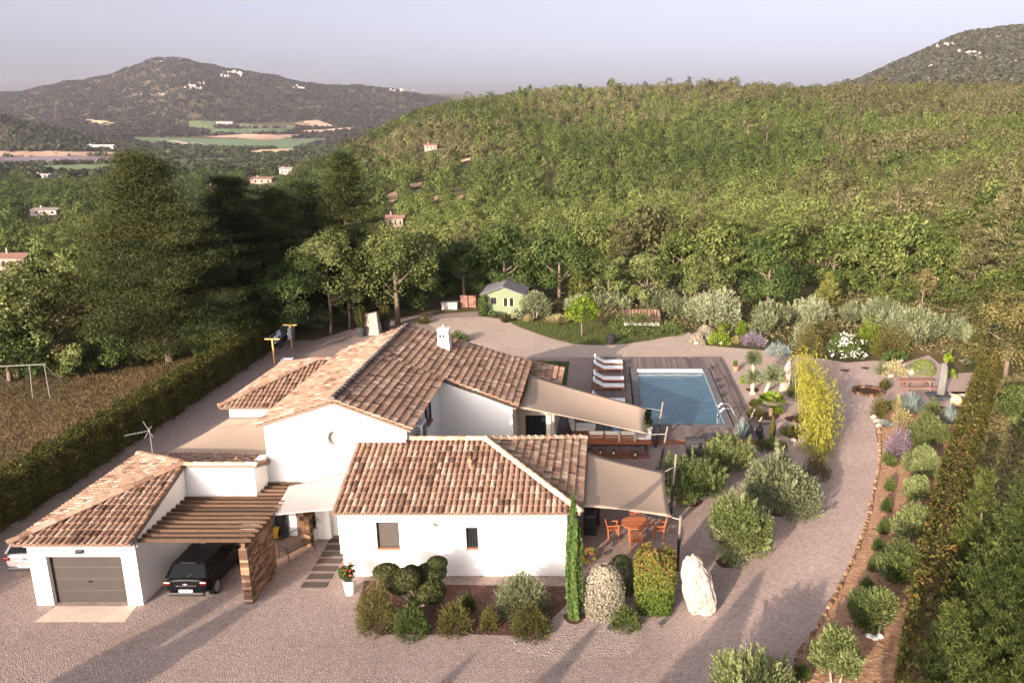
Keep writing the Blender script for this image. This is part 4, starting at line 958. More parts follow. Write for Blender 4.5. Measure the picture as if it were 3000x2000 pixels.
for i, (cx, cy, wp) in enumerate(((870, 1035, 290), (930, 938, 280), (985, 848, 280), (1040, 760, 280), (1090, 680, 280), (1130, 604, 270), (1165, 522, 260), (1195, 448, 250))):
    p = G(700 + .2551 * cx, 1450 + .2551 * cy); w_ = wp * .2551 * mpp(p); m = MB(); m.box(p.x - w_ / 2, p.x + w_ / 2, p.y - .2, p.y + .2, 0, .035)
    if p.x + w_ / 2 > -10.23: m = MB(); m.box(p.x - w_ / 2, -10.23, p.y - .2, p.y + .2, 0, .035)
    tag(m.build('stepping_slab', SL, bevel=.008), 'dark stepping slab in the gravel path, ' + ['first and nearest, widest in view', 'second from the near end', 'third from the near end', 'fourth from the near end', 'fifth from the near end, beside the wall', 'sixth from the near end', 'seventh from the near end', 'last, by the entrance'][i], 'slab', 'stepping slabs to the entrance')
# octagonal table and chairs
tp = Vector((1.27, 32.4, 0)); tb = thing('garden_table', 'orange teak octagonal table on the patio half under the beige sail', 'table', tp)
OT = tint_mat('orange_teak', [(0, .26, .075, .03), (.5, .36, .115, .045), (1, .45, .16, .07)], rough=.5, nscale=5, namt=.3, bump=.1)
m = MB()
for k in range(9):
    y0 = -.60 + k * .1333; y1 = y0 + .125
    def hw(y): a = abs(y); return .60 if a < .25 else .60 - (a - .25)
    m.prism([(tp.x - hw(y0), tp.y + y0, .71), (tp.x + hw(y0), tp.y + y0, .71), (tp.x + hw(y1), tp.y + y1, .71), (tp.x - hw(y1), tp.y + y1, .71)], (0, 0, .04), random.random())
m.build('table_top', OT, tb)
for a in (45, 135, 225, 315): c_, s_ = math.cos(R(a)), math.sin(R(a)); m = MB(); m.box(tp.x + .38 * c_ - .035, tp.x + .38 * c_ + .035, tp.y + .38 * s_ - .035, tp.y + .38 * s_ + .035, 0, .708); m.build('leg', OT, tb)
def gchair():
    t = thing('garden_chair', 'x', 'chair', (0, 0, 0), 'chairs around the octagonal table'); m = MB()
    for k in range(6): m.box(-.23, .23, -.22 + k * .075, -.155 + k * .075, .42, .44, random.random())
    m.build('seat', OT, t); m = MB()
    for k in range(7): x = -.21 + k * .07; m.prism([(x - .022, .23, .5), (x + .022, .23, .5), (x + .022, .34, .95), (x - .022, .34, .95)], (0, .02, 0), random.random())
    m.prism([(-.26, .338, .94), (.26, .338, .94), (.26, .35, 1.0), (-.26, .35, 1.0)], (0, .03, 0), .4); m.build('backrest', OT, t)
    for sx in (-.23, .23):
        m = MB(); m.box(sx - .02, sx + .02, -.24, -.19, 0, .62, .4); m.build('leg', OT, t); m = MB(); m.box(sx - .02, sx + .02, .2, .25, 0, .5, .4); m.build('leg', OT, t); m = MB(); m.box(sx - .025, sx + .025, -.26, .28, .62, .65, .6); m.build('armrest', OT, t)
    return t
g0 = gchair()
for i, (dx, dy, rz, lab) in enumerate(((-.02, -.95, math.pi, 'orange teak chair on the near side of the octagonal table'), (-.98, .1, R(98), 'orange teak chair on the left side of the octagonal table, its back to the cypress'), (.98, .05, R(-95), 'orange teak chair on the right side of the octagonal table'), (.02, .98, 0, 'orange teak chair behind the octagonal table, mostly under the sail'))):
    o = g0 if i == 0 else copy_tree(g0); o.location = tp + Vector((dx, dy, 0)); o.rotation_euler.z = rz; o['label'] = lab
p = G(1728, 1560); cs = thing('covered_furniture', 'tall dark covered furniture stack against the wall under the patio sail', 'furniture', p)
m = MB(); m.box(p.x - .25, p.x + .3, p.y - .3, p.y + .5, 0, .95); m.build('cover', DARK, cs, bevel=.08); m = MB(); m.box(p.x - .28, p.x + .42, p.y + .55, p.y + 1.2, 0, 1.3); m.build('stack', pm('dark_red', (.06, .02, .018), None), cs, bevel=.08)

# ------------------------------------------------------------------ cars
def car(name, label, ox, oy, paint, L_=3.75, Wd=1.66):
    t = thing(name, label, 'car', (ox, oy, 0)); hw = Wd / 2
    st = [(0, .86, .42, .86), (.06, .93, .30, .93), (.35, 1.0, .22, .97), (1.0, 1.0, .2, .95), (1.9, 1.0, .2, .93), (2.7, .99, .2, .92), (3.2, .96, .24, .86), (3.55, .88, .3, .74), (3.75, .74, .4, .62)]
    Vv, k = [], 9
    for y, wf, zl, zb in st:
        h_ = hw * wf
        sec = [(-h_ * .9, zl), (-h_, zl + .16), (-h_ * 1.0, (zl + zb) / 2 + .05), (-h_ * .93, zb), (0, zb + .03), (h_ * .93, zb), (h_ * 1.0, (zl + zb) / 2 + .05), (h_, zl + .16), (h_ * .9, zl)]
        Vv += [(ox + a, oy + y * L_ / 3.75, z) for a, z in sec]
    m = MB(); n = len(st)
    m.mesh(Vv, [(i * k + j, i * k + (j + 1) % k, (i + 1) * k + (j + 1) % k, (i + 1) * k + j) for i in range(n - 1) for j in range(k)] + [tuple(range(k))[::-1], tuple(range((n - 1) * k, n * k))])
    body = m.build('body', paint, t, smooth=True, sub=2)
    s = L_ / 3.75
    B = [(-hw * .90, .10), (hw * .90, .10), (hw * .90, 2.75), (-hw * .90, 2.75)]; T_ = [(-hw * .70, .42), (hw * .70, .42), (hw * .70, 1.85), (-hw * .70, 1.85)]
    zb, zt = .93, 1.36
    Pb = [Vector((ox + a, oy + y * s, zb)) for a, y in B]; Pt = [Vector((ox + a, oy + y * s, zt)) for a, y in T_]
    cg = bpy.data.materials.get('car_glass') or pm('car_glass', (.005, .006, .008), None, rough=.2, spec=.06)
    for nm, (i, j) in (('rear_window', (0, 1)), ('side_window', (1, 2)), ('windscreen', (2, 3)), ('side_window', (3, 0))):
        m = MB(); m.face([Pb[i], Pb[j], Pt[j], Pt[i]]); m.build(nm, cg, t)
    m = MB()
    for i in range(4): m.tube([Pb[i], Pt[i]], .045, 6)
    for sx, i, j in ((-1, 3, 0), (1, 1, 2)): m.tube([Pb[i].lerp(Pb[j], .48), Pt[i].lerp(Pt[j], .45)], .03, 6)
    for i in range(4): m.tube([Pt[i], Pt[(i + 1) % 4]], .035, 6)
    m.build('pillars', paint, t)
    m = MB(); rp = [Vector((ox + a * 1.02, oy + y * s, 0)) for a, y in ((-hw * .72, .34), (hw * .72, .34), (hw * .72, 1.9), (-hw * .72, 1.9))]
    m.mesh([p + Vector((0, 0, zt)) for p in rp] + [p.lerp(Vector((ox, oy + 1.1 * s, 0)), .18) + Vector((0, 0, zt + .08)) for p in rp], [(0, 1, 5, 4), (1, 2, 6, 5), (2, 3, 7, 6), (3, 0, 4, 7), (4, 5, 6, 7), (3, 2, 1, 0)]); m.build('roof', paint, t, bevel=.02)
    for sx in (-1, 1):
        for y in (.62, 3.0):
            x = ox + sx * (hw - .1); wy = oy + y * s
            m = MB(); m.tube([(x - .1, wy, .31), (x + .1, wy, .31)], .31, 20); w_ = m.build('wheel', pm('tyre', (.015, .015, .015), None, rough=.85), t, bevel=.02)
            m = MB(); xx = x + sx * .101
            m.lathe([(.001, 0), (.21, 0), (.21, .012), (.17, .012), (.15, .004), (.001, .004)], n=18)
            for q in range(5): m.box(.03, .19, -.02, .02, .004, .016, M=Matrix.Rotation(q * 2 * math.pi / 5, 4, 'Z'))
            rim = m.build('rim', pm('alloy', (.5, .5, .5), None, rough=.3, metal=.8), w_); rim.matrix_local = Matrix.Translation((xx, wy, .31)) @ Matrix.Rotation(R(90) * sx, 4, 'Y')
        m = MB(); m.box(ox + sx * hw * .80 - .14, ox + sx * hw * .80 + .10, oy - .035, oy + .10, .70, .82); m.build('tail_light', pm('red_lens', (.10, .006, .006), None, rough=.2), t, bevel=.02)
        m = MB(); m.box(ox + sx * (hw + .08) - .1, ox + sx * (hw + .08) + .1, oy + 2.35 * s, oy + 2.47 * s, .93, 1.05); m.build('wing_mirror', paint, t, bevel=.03)
        m = MB(); m.box(ox + sx * (hw + .005) - .015, ox + sx * (hw + .005) + .015, oy + 1.15 * s, oy + 1.33 * s, .78, .81); m.build('door_handle', STEEL if paint.name != 'black_paint' else DARK, t)
    m = MB(); m.box(ox - hw * .8, ox + hw * .8, oy - .05, oy + .05, .26, .40); m.build('bumper', DARK, t, bevel=.03)
    m = MB(); m.box(ox - .26, ox + .26, oy - .075, oy - .06, .44, .55); pl = m.build('number_plate', pm('plate_white', (.75, .75, .73), None, rough=.4), t)
    m = MB()
    for q, ww in enumerate((.035, .03, .05, .035, .05, .03, .04)): m.box(ox - .19 + q * .055, ox - .19 + q * .055 + ww * .8, oy - .079, oy - .076, .465, .53)
    m.build('plate_characters', DARK, pl)
    m = MB(); m.box(ox - .25, ox - .225, oy - .0795, oy - .0755, .442, .548); m.box(ox + .225, ox + .25, oy - .0795, oy - .0755, .442, .548); m.build('plate_band', pm('plate_blue', (.02, .06, .3), None), pl)
    m = MB(); m.box(ox - hw * .45, ox + hw * .45, oy - .03, oy + .02, .66, .675); m.build('chrome_strip', STEEL, t)
    m = MB(); m.tube([(ox, oy - .03, .76), (ox, oy - .06, .76)], .055, 14); m.tube([(ox - .09, oy - .065, .76), (ox + .09, oy - .065, .76)], .008, 5); m.build('emblem', STEEL, t)
    m = MB(); m.tube([(ox, oy + .12 * s, .955), (ox + .22, oy + .24 * s, 1.10)], .01, 5); m.build('wiper', DARK, t)
    m = MB(); m.box(ox - .3, ox + .3, oy + .34 * s, oy + .46 * s, zt + .03, zt + .065); m.build('spoiler', paint, t, bevel=.01)
    return t
car('parked_car', 'black hatchback parked tail out under the pergola', -15.45, 27.45, pm('black_paint', (.004, .004, .005), None, rough=.35, spec=.1), 3.7)
car('parked_car', 'silver hatchback half hidden behind the left corner of the garage', -22.62, 29.25, pm('silver_paint', (.36, .35, .36), None, rough=.3, metal=.5, coat=.5), 3.8)

# ------------------------------------------------------------------ boulder, small garden lights, garden features on the right
def rock(name, c_, sx, sy, sz, label, cat='rock', seed=1, m_=None, grp=None, taper=.0, sub=3, amp=.16, tilt=0):
    import bmesh
    from mathutils import noise as nz
    bm = bmesh.new(); bmesh.ops.create_icosphere(bm, subdivisions=sub, radius=1)
    for v in bm.verts:
        q = v.co * 1.3 + Vector((seed * 7.1, seed * 3.3, 0)); d = 1 + amp * nz.noise(q) + amp * .6 * nz.noise(q * 2.7) + amp * .25 * nz.noise(q * 6)
        v.co *= d; k = 1 - taper * (v.co.z + 1) / 2
        v.co = Vector((v.co.x * sx * k + tilt * v.co.z, v.co.y * sy * k, v.co.z * sz))
    me = bpy.data.meshes.new(name); bm.to_mesh(me); bm.free(); me.materials.append(m_ or ROCK)
    o = bpy.data.objects.new(name, me); C.objects.link(o); o.location = c_
    if label: tag(o, label, cat, grp)
    return o
p = G(2045, 1790); rock('boulder', (p.x - .02, p.y, .98), .67, .46, 1.28, 'tall pale limestone boulder standing upright on the gravel', 'boulder', 5, taper=.34, tilt=-.24, sub=5, amp=.19)
for px, py, lab in ((1787, 1850, 'small black garden spotlight near the low green bush'), (1938, 1838, 'small black garden spotlight in front of the boulder')):
    p = G(px, py); t = thing('garden_light', lab, 'light', p, 'spotlights in the gravel')
    m = MB(); m.tube([p, p + Vector((0, 0, .16))], .015, 6); m.build('spike', DARK, t); m = MB(); m.tube([p + Vector((-.1, 0, .14)), p + Vector((.1, .06, .24))], [.05, .075], 10); m.build('lamp_head', DARK, t)
p = G(2300, 1146); rock('standing_stone', (p.x, p.y, .95), .40, .32, 1.2, 'pale pointed standing stone behind the bamboo and yuccas', 'stone', 9, taper=.5, tilt=.16)
p = G(2755, 1165); st_ = thing('stone_monolith', 'slender grey stone pillar standing in a dark square planter', 'stone pillar', p)
h_ = top_z(1062, p.y)
m = MB(); m.prism([(p.x - .22, p.y - .08, .2), (p.x + .22, p.y - .08, .2), (p.x + .27, p.y - .08, h_ * .55), (p.x + .26, p.y - .08, h_ - .3), (p.x + .1, p.y - .08, h_), (p.x - .14, p.y - .08, h_ - .05), (p.x - .2, p.y - .08, h_ * .6)], (0, .25, 0)); m.build('slab', pm('grey_slab', (.12, .115, .105), (.17, .165, .15), 2, .85, .5, 8), st_, bevel=.04)
m = MB(); m.box(p.x - .75, p.x + .75, p.y - .6, p.y + .75, 0, .2); m.build('planter_base', pm('dark_planter', (.06, .06, .07), None), st_, bevel=.02)
p = G(2690, 1150); pt = thing('picnic_table', 'reddish brown wooden picnic table at the end of the garden', 'table', p)
BR = pm('brown_wood', (.20, .10, .075), (.28, .15, .11), 4, .7)
m = MB()
for k in range(5): m.box(p.x - 1.0, p.x + 1.0, p.y + .05 + k * .16, p.y + .2 + k * .16, .74, .78)
m.build('table_top', BR, pt)
for y in (-.42, 1.2): m = MB(); m.box(p.x - 1.0, p.x + 1.0, p.y + y, p.y + y + .28, .43, .47); m.build('seat', BR, pt)
for x in (-.75, .75): m = MB(); m.tube([(p.x + x, p.y - .35, 0), (p.x + x, p.y + .25, .74)], .045, 6); m.tube([(p.x + x, p.y + 1.35, 0), (p.x + x, p.y + .65, .74)], .045, 6); m.box(p.x + x - .04, p.x + x + .04, p.y - .35, p.y + 1.4, .36, .43); m.build('leg', BR, pt)
YS = pm('yellow_stone', (.45, .36, .2), (.55, .45, .28), 3, .85, .4, 8)
p = G(2800, 1185); rock('stone_block', (p.x, p.y, .3), .36, .3, .38, 'yellowish stone block at the foot of the dry stone terrace', 'stone', 14, YS, amp=.1)
m = MB()
for i in range(60):
    a = i // 20; q = G(2790 + (i % 20) * 5, 1160 - a * 2, .14 * a); m.box(q.x - .16, q.x + .13, q.y - .2, q.y + .2, .14 * a, .14 * a + .13, random.random(), rz=random.uniform(-.1, .1))
tag(m.build('dry_stone_wall', tint_mat('pale_stone', [(0, .28, .23, .19), (1, .5, .43, .37)])), 'low dry stone wall beside the photinia hedge at the garden end', 'wall')
for i, (px, py, s_) in enumerate(((2630, 1085, .35), (2610, 1105, .25), (2640, 1060, .22), (2655, 1115, .3), (2570, 1240, .32), (2560, 1225, .22), (2245, 1000, .2), (2112, 1008, .22), (2040, 1008, .25), (2325, 1292, .2), (2575, 1250, .25), (2830, 1065, .4), (2668, 1095, .35), (2205, 1155, .25), (2560, 1972, .0))):
    if s_: p = G(px, py); rock('garden_stone', (p.x, p.y, s_ * .4), s_ * .9, s_ * .8, s_ * .6, 'pale loose stone edging the planted gravel', 'stone', 20 + i, grp='pale stones among the garden plants', sub=2)
p = G(2545, 1148); fp = MB()
for i in range(22):
    a = 2 * math.pi * i / 22; fp.box(p.x + .95 * math.cos(a) - .12, p.x + .95 * math.cos(a) + .12, p.y + .95 * math.sin(a) - .12, p.y + .95 * math.sin(a) + .12, 0, .16, random.random(), rz=a)
fp.face([(p.x + .85 * math.cos(a), p.y + .85 * math.sin(a), .03) for a in np.linspace(0, 2 * math.pi, 22)[:-1]], 0)
tag(fp.build('stone_ring', STONE), 'round stone ring flush in the gravel beside the track', 'fire pit')
m = MB(); p = G(2224, 1282); m.lathe([(.26, 0), (.3, .12), (.16, .22), (.22, .5), (.2, .62), (.06, .7)], p, 14)
m.prism([(p.x - .75, p.y + .2, .95), (p.x - .2, p.y + .1, .62), (p.x + .2, p.y + .1, .62), (p.x + .7, p.y + .15, .82), (p.x + .2, p.y + .1, .85)], (0, .12, 0)); m.tube([(p.x - .1, p.y, .65), (p.x - .05, p.y - .05, .95)], [.1, .06], 8)
tag(m.build('garden_sculpture', pm('black_iron', (.015, .015, .018), None, rough=.5)), 'black sculpture of a bird with spread wings on the gravel', 'sculpture')
for i, (a, b_) in enumerate((((2200, 1275), (2232, 1222)), ((2197, 1230), (2212, 1200)))):
    q0 = G(*a); q1 = q0 + Vector(((b_[0] - a[0]) * mpp(q0), .2, (a[1] - b_[1]) * mpp(q0))); m = MB(); m.tube([q0, q1], [.07, .045], 7)
    tag(m.build('driftwood_pole', OLIVEBARK), ['long pale driftwood pole leaning up from the gravel', 'short pale driftwood pole leaning beside the dark plants'][i], 'pole')

# ------------------------------------------------------------------ back of the garden: laundry line, swing, hut, tiled shed, pots
YW = pm('yellow_wood', (.42, .26, .09), (.5, .32, .12), 4, .7)
la, lb = Vector((-24.6, 59.5, 0)), Vector((-24.95, 64.0, 0)); lt = thing('clothes_line', 'clothes line between two yellow wooden T posts by the hedge', 'clothes line', la)
for q in (la, lb): m = MB(); m.box(q.x - .05, q.x + .05, q.y - .05, q.y + .05, 0, 1.85); m.box(q.x - .55, q.x + .55, q.y - .045, q.y + .045, 1.85, 1.94); m.build('post', YW, lt)
m = MB()
for dx in (-.45, -.15, .15, .45): m.tube([(la.x + dx, la.y, 1.9), ((la.x + lb.x) / 2 + dx, (la.y + lb.y) / 2, 1.8), (lb.x + dx, lb.y, 1.9)], .012, 4)
m.build('line', pm('line_white', (.6, .6, .6), None), lt)
for i, (t_, dx, w_, h_, col, lab) in enumerate(((.18, .15, .9, .95, 'navy_cloth', 'long navy towel hanging on the clothes line'), (.22, -.15, .8, .55, 'white_wash', 'white cloth hanging at the near end of the clothes line'), (.5, .45, .8, .6, 'white_wash', 'white cloth hanging in the middle of the clothes line'), (.55, -.45, .8, .5, 'pale_wash', 'pale blue cloth hanging on the outer line'), (.78, .1, .7, .45, 'white_wash', 'small white cloth hanging at the far end of the clothes line'))):
    q = la.lerp(lb, t_); m = MB(); n = 6
    Vv = [(q.x + dx + .03 * math.sin(j * 1.7 + k), q.y + w_ * (j / n), 1.83 - h_ * k / 4 - .02 * math.sin(j * 2)) for k in range(5) for j in range(n + 1)]
    m.mesh(Vv, [(k * (n + 1) + j, k * (n + 1) + j + 1, (k + 1) * (n + 1) + j + 1, (k + 1) * (n + 1) + j) for k in range(4) for j in range(n)])
    o = m.build('hanging_cloth', pm(col, {'navy_cloth': (.02, .03, .07), 'white_wash': (.7, .72, .78), 'pale_wash': (.4, .5, .65)}[col], None), smooth=True); s_ = o.modifiers.new('t', 'SOLIDIFY'); s_.thickness = .01; tag(o, lab, 'laundry', 'washing on the clothes line')
p = G(842, 1062); m = MB(); m.mesh([(p.x - .35, p.y - .22, 0), (p.x + .35, p.y - .22, 0), (p.x + .35, p.y + .22, 0), (p.x - .35, p.y + .22, 0), (p.x - .42, p.y - .28, .3), (p.x + .42, p.y - .28, .3), (p.x + .42, p.y + .28, .3), (p.x - .42, p.y + .28, .3), (p.x - .33, p.y - .2, .06), (p.x + .33, p.y - .2, .06), (p.x + .33, p.y + .2, .06), (p.x - .33, p.y + .2, .06)], [(0, 1, 5, 4), (1, 2, 6, 5), (2, 3, 7, 6), (3, 0, 4, 7), (4, 5, 9, 8), (5, 6, 10, 9), (6, 7, 11, 10), (7, 4, 8, 11), (8, 9, 10, 11)])
tag(m.build('laundry_basket', pm('basket_white', (.66, .66, .68), None, rough=.5)), 'white laundry basket on the gravel below the clothes line', 'basket')
sg = thing('swing_frame', 'weathered green wooden swing frame standing in the dry field', 'swing', (-38, 52, 0)); PG = pm('pale_green_wood', (.10, .105, .085), (.14, .142, .115), 3, .8)
m = MB(); m.tube([(-42.6, 51.5, 1.95), (-36.5, 52.2, 2.05)], .045, 8); m.build('top_bar', PG, sg)
for a, b_ in (((-36.6, 52.2, 2.05), (-35.9, 51.2, 0)), ((-36.6, 52.2, 2.05), (-36.2, 53.6, 0)), ((-37.5, 52.1, 2.03), (-36.95, 51.1, 0)), ((-39.9, 51.8, 2.0), (-39.1, 50.9, 0)), ((-39.9, 51.8, 2.0), (-39.5, 53.2, 0)), ((-42.5, 51.5, 1.95), (-42.6, 50.5, 0)), ((-42.5, 51.5, 1.95), (-42.9, 52.7, 0))): m = MB(); m.tube([a, b_], .038, 8); m.build('leg', PG, sg)
m = MB()
for z in (.5, .95, 1.4): f = 1 - z / 2.05; m.tube([(-36.6 + .7 * f, 52.2 - f, z), (-36.6 + .4 * f, 52.2 + 1.4 * f, z)], .03, 6)
m.build('rung', PG, sg)
# green hut
hx0, hx1, hy, hd = -11.45, -7.75, 76.3, 5.2; hut = thing('garden_hut', 'pale green garden hut with a grey roof at the end of the drive', 'hut', (-9.6, 78, 0))
HG = pm('hut_green', (.15, .185, .105), (.17, .205, .12), 2, .85)
h1, h2 = 1.95, 2.6; mid = (hx0 + hx1) / 2; m = MB()
ws = [(-10.75, -10.2, 1.0, 1.6), (-9.55, -9.2, .8, 1.55), (-9.0, -8.65, .8, 1.55)]
wall_cells(m, hx0, hx1, 0, h1, hy, hy + .12, ws); m.prism([(hx0, hy, h1), (hx1, hy, h1), (mid, hy, h2)], (0, .12, 0))
m.box(hx1 - .12, hx1, hy + .12, hy + hd, 0, h1); m.box(hx0, hx0 + .12, hy + .12, hy + hd, 0, h1); m.box(hx0 + .12, hx1 - .12, hy + hd - .12, hy + hd, 0, h1); hw_ = m.build('wall', HG, hut)
for h in ws:
    m = MB(); m.box(h[0], h[1], hy + .06, hy + .08, h[2], h[3]); o = m.build('window', GLASS, hw_); m = MB()
    m.box(h[0] - .05, h[0] - .002, hy - .02, hy + .03, h[2] - .05, h[3] + .05); m.box(h[1] + .002, h[1] + .05, hy - .02, hy + .03, h[2] - .05, h[3] + .05); m.build('frame', pm('hut_trim', (.42, .47, .30), None), hw_)
m = MB(); HR = pm('felt_roof', (.13, .125, .135), (.18, .17, .18), 2, .85)
for sx in (-1, 1):
    xe = hx0 - .3 if sx < 0 else hx1 + .3; ze = h1 - .11; m.prism([(xe, hy - .35, ze), (xe, hy + hd + .3, ze), (mid, hy + hd + .3, h2 + .03), (mid, hy - .35, h2 + .03)], (0, 0, .07))
m.build('roof', HR, hut)
# small tiled shed
sp = G(1880, 958); sh = thing('tiled_shed', 'low shed with a small mottled tile roof behind the clipped bush', 'shed', sp)
x0, x1 = sp.x - 1.7, sp.x + 1.75; y0 = sp.y + .3; zf, zb = top_z(941, y0), top_z(908, y0 + 2.1)
tile_roof('roof', sh, [(x0, y0, zf), (x1, y0, zf), (x1, y0 + 2.1, zb), (x0, y0 + 2.1, zb)], seed=31, pitch=.3)
m = MB(); m.box(x0 + .15, x1 - .15, y0 + .2, y0 + .4, 0, zf - .06); m.box(x1 - .35, x1 - .15, y0 + .4, y0 + 1.9, 0, zf + .03); m.box(x0 + .15, x0 + .35, y0 + .4, y0 + 1.9, 0, zf + .03); m.box(x0 + .35, x1 - .35, y0 + 1.7, y0 + 1.9, 0, zb - .22); m.build('wall', WHITE, sh)
p = G(1318, 905); m = MB(); m.box(p.x - .75, p.x + .75, p.y - .3, p.y + .3, 0, .62); m.box(p.x - .8, p.x + .8, p.y - .35, p.y + .35, .622, .7); tag(m.build('storage_box', pm('pale_box', (.42, .40, .36), None)), 'pale storage box in the tree shade left of the green hut', 'box')
for px, lab in ((1360, 'brown wooden crate panel beside the storage box'), (1384, 'brown wooden crate panel next to the green hut')):
    p = G(px, 902); m = MB()
    for k in range(5): m.box(p.x - .35, p.x + .35, p.y, p.y + .05, .05 + k * .24, .26 + k * .24)
    m.box(p.x - .35, p.x - .28, p.y + .052, p.y + .1, 0, 1.25); m.box(p.x + .28, p.x + .35, p.y + .052, p.y + .1, 0, 1.25); tag(m.build('wooden_panel', BR), lab, 'panel', 'wooden panels left of the hut')
p = G(1094, 980); m = MB(); m.mesh([(p.x - .62, p.y - .3, 0), (p.x + .6, p.y - .3, 0), (p.x + .6, p.y + .4, 0), (p.x - .62, p.y + .4, 0), (p.x - .8, p.y - .25, 1.75), (p.x + .45, p.y - .3, 1.95), (p.x + .45, p.y + .35, 1.95), (p.x - .8, p.y + .4, 1.75)], [(0, 1, 5, 4), (1, 2, 6, 5), (2, 3, 7, 6), (3, 0, 4, 7), (4, 5, 6, 7)])
tag(m.build('tree_stump', pm('stump', (.30, .23, .18), (.40, .32, .26), 5, .95, .6, 12), bevel=.08), 'big pale tree stump behind the roof ridge, between two pots of dry grass', 'stump')
DP = pm('dark_pot', (.03, .033, .035), None, rough=.6)
for px, py, lab, gl in ((1060, 985, 'dark round pot of tall dry reeds left of the tree stump', 1.9), (1130, 965, 'grey pot of dry reeds right of the tree stump', 1.7)):
    t, p, w_, h_ = pot('planter', px, py, 30, 26, DP, lab); leaf_obj('foliage', join([spiky(1.5, gl, 140, arch=.3, aspect=22), oak_crown(1.2, 1.2, 8, 160, .12, base=.7)]), LM['rust'], t, (p.x, p.y, h_ - .05))
t, p, w_, h_ = pot('planter', 2155, 1086, 20, 14, TERRA, 'small terracotta pot with a spiky plant right of the pool deck'); leaf_obj('foliage', spiky(.6, .75, 40, arch=.4, aspect=9), LM['green'], t, (p.x, p.y, h_ - .05))
t, p, w_, h_ = pot('planter', 2277, 1348, 30, 14, TERRA, 'wide terracotta bowl with a thin plant among the olive trees'); leaf_obj('foliage', spiky(.8, 1.1, 26, arch=.2, aspect=18), LM['rust'], t, (p.x, p.y, h_ - .05))
p = G(1790, 1006); m = MB(); m.lathe([(.35, 0), (.42, .5), (.46, .55), (.3, .75), (.05, .8)], p, 14); tag(m.build('composter', DARK), 'black round composter on the edge of the lawn', 'composter')
p = G(1350, 1008); m = MB(); m.prism([(p.x - 1.2, p.y - .2, 0), (p.x + 1.6, p.y - 2.6, 0), (p.x + 1.9, p.y - 2.4, 0), (p.x - .9, p.y + .1, 0)], (0, 0, .25)); tag(m.build('brick_edging', pm('brick_red', (.32, .13, .07), (.4, .18, .1), 5, .9)), 'red brick edging of the bed behind the chimney', 'edging')

# ------------------------------------------------------------------ plants of the garden
def place(px, pyb, wpx, hpx, z=0):
    p = G(px, pyb, z); s = mpp(p); return p, wpx * s, hpx * s * 1.04
def shrub(px, pyb, wpx, hpx, m_, label, style='round', name='shrub', cat='shrub', n=None, leaf=None, grp=None, z=0):
    p, w_, h_ = place(px, pyb, wpx, hpx, z)
    if style == 'fuzzy': w_ *= 1.16; h_ *= 1.08
    a = w_ * h_
    leaf = leaf or max(.07, min(.2, 2.1 * 2440 / 1000 * mpp(p)))
    n = n or int(min(9000, max(900, 5.0 * a / leaf ** 2)))
    if style == 'round': VT = oak_crown(w_, h_, max(12, int(10 + a * 12)), n, leaf, cr=.16, hollow=.6)
    elif style == 'ball':
        n = int(n * 2.2); leaf *= .65
        d = unit(rng.normal(size=(n, 3))); d[:, 2] = np.abs(d[:, 2]) * 1.0 - .12; k = .9 + .1 * rng.random(n)
        P = d * k[:, None] * np.array([w_ / 2, w_ / 2, h_]); VT = leafs(P, d, rng.random(n), leaf, 1.7, .6)
    elif style == 'spiky': VT = spiky(w_, h_, n // 2, aspect=16)
    elif style == 'fuzzy':
        d = unit(rng.normal(size=(n, 3))); d[:, 2] = np.abs(d[:, 2]); k = .35 + .65 * rng.random(n) ** .5; lump = 1 + .14 * np.sin(d[:, 0] * 6 + 1) * np.sin(d[:, 1] * 5) + .1 * rng.normal(size=n)
        P = d * (k * lump)[:, None] * np.array([w_ / 2, w_ / 2, h_]); VT = leafs(P, np.cross(d, rng.normal(size=(n, 3))), np.clip(.25 + .5 * k * rng.random(n) + .25 * rng.random(n), 0, 1), leaf * 1.7, 4.5, .3, along=d + np.array([0, 0, .35]))
    elif style == 'box':
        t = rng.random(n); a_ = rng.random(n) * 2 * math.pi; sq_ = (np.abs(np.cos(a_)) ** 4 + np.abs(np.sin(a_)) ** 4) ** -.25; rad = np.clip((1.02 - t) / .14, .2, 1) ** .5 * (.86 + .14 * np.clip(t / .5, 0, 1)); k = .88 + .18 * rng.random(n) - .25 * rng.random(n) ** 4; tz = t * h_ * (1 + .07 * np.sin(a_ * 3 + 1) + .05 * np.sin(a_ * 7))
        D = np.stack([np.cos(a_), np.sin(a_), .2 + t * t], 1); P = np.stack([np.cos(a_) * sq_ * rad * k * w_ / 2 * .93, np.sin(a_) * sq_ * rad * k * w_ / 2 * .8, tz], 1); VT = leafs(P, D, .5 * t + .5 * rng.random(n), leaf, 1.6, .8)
    elif style == 'egg':
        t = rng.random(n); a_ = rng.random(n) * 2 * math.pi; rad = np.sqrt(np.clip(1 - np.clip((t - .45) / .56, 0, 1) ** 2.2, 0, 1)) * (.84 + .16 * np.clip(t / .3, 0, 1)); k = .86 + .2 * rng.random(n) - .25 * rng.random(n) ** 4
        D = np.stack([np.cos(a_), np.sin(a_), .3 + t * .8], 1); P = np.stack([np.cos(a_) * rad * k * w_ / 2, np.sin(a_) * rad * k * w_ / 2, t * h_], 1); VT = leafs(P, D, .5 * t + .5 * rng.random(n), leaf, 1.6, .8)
    if isinstance(m_, str): m_ = LM[m_]
    o = leaf_obj(name, VT, m_); o.location = p; return tag(o, label, cat, grp)
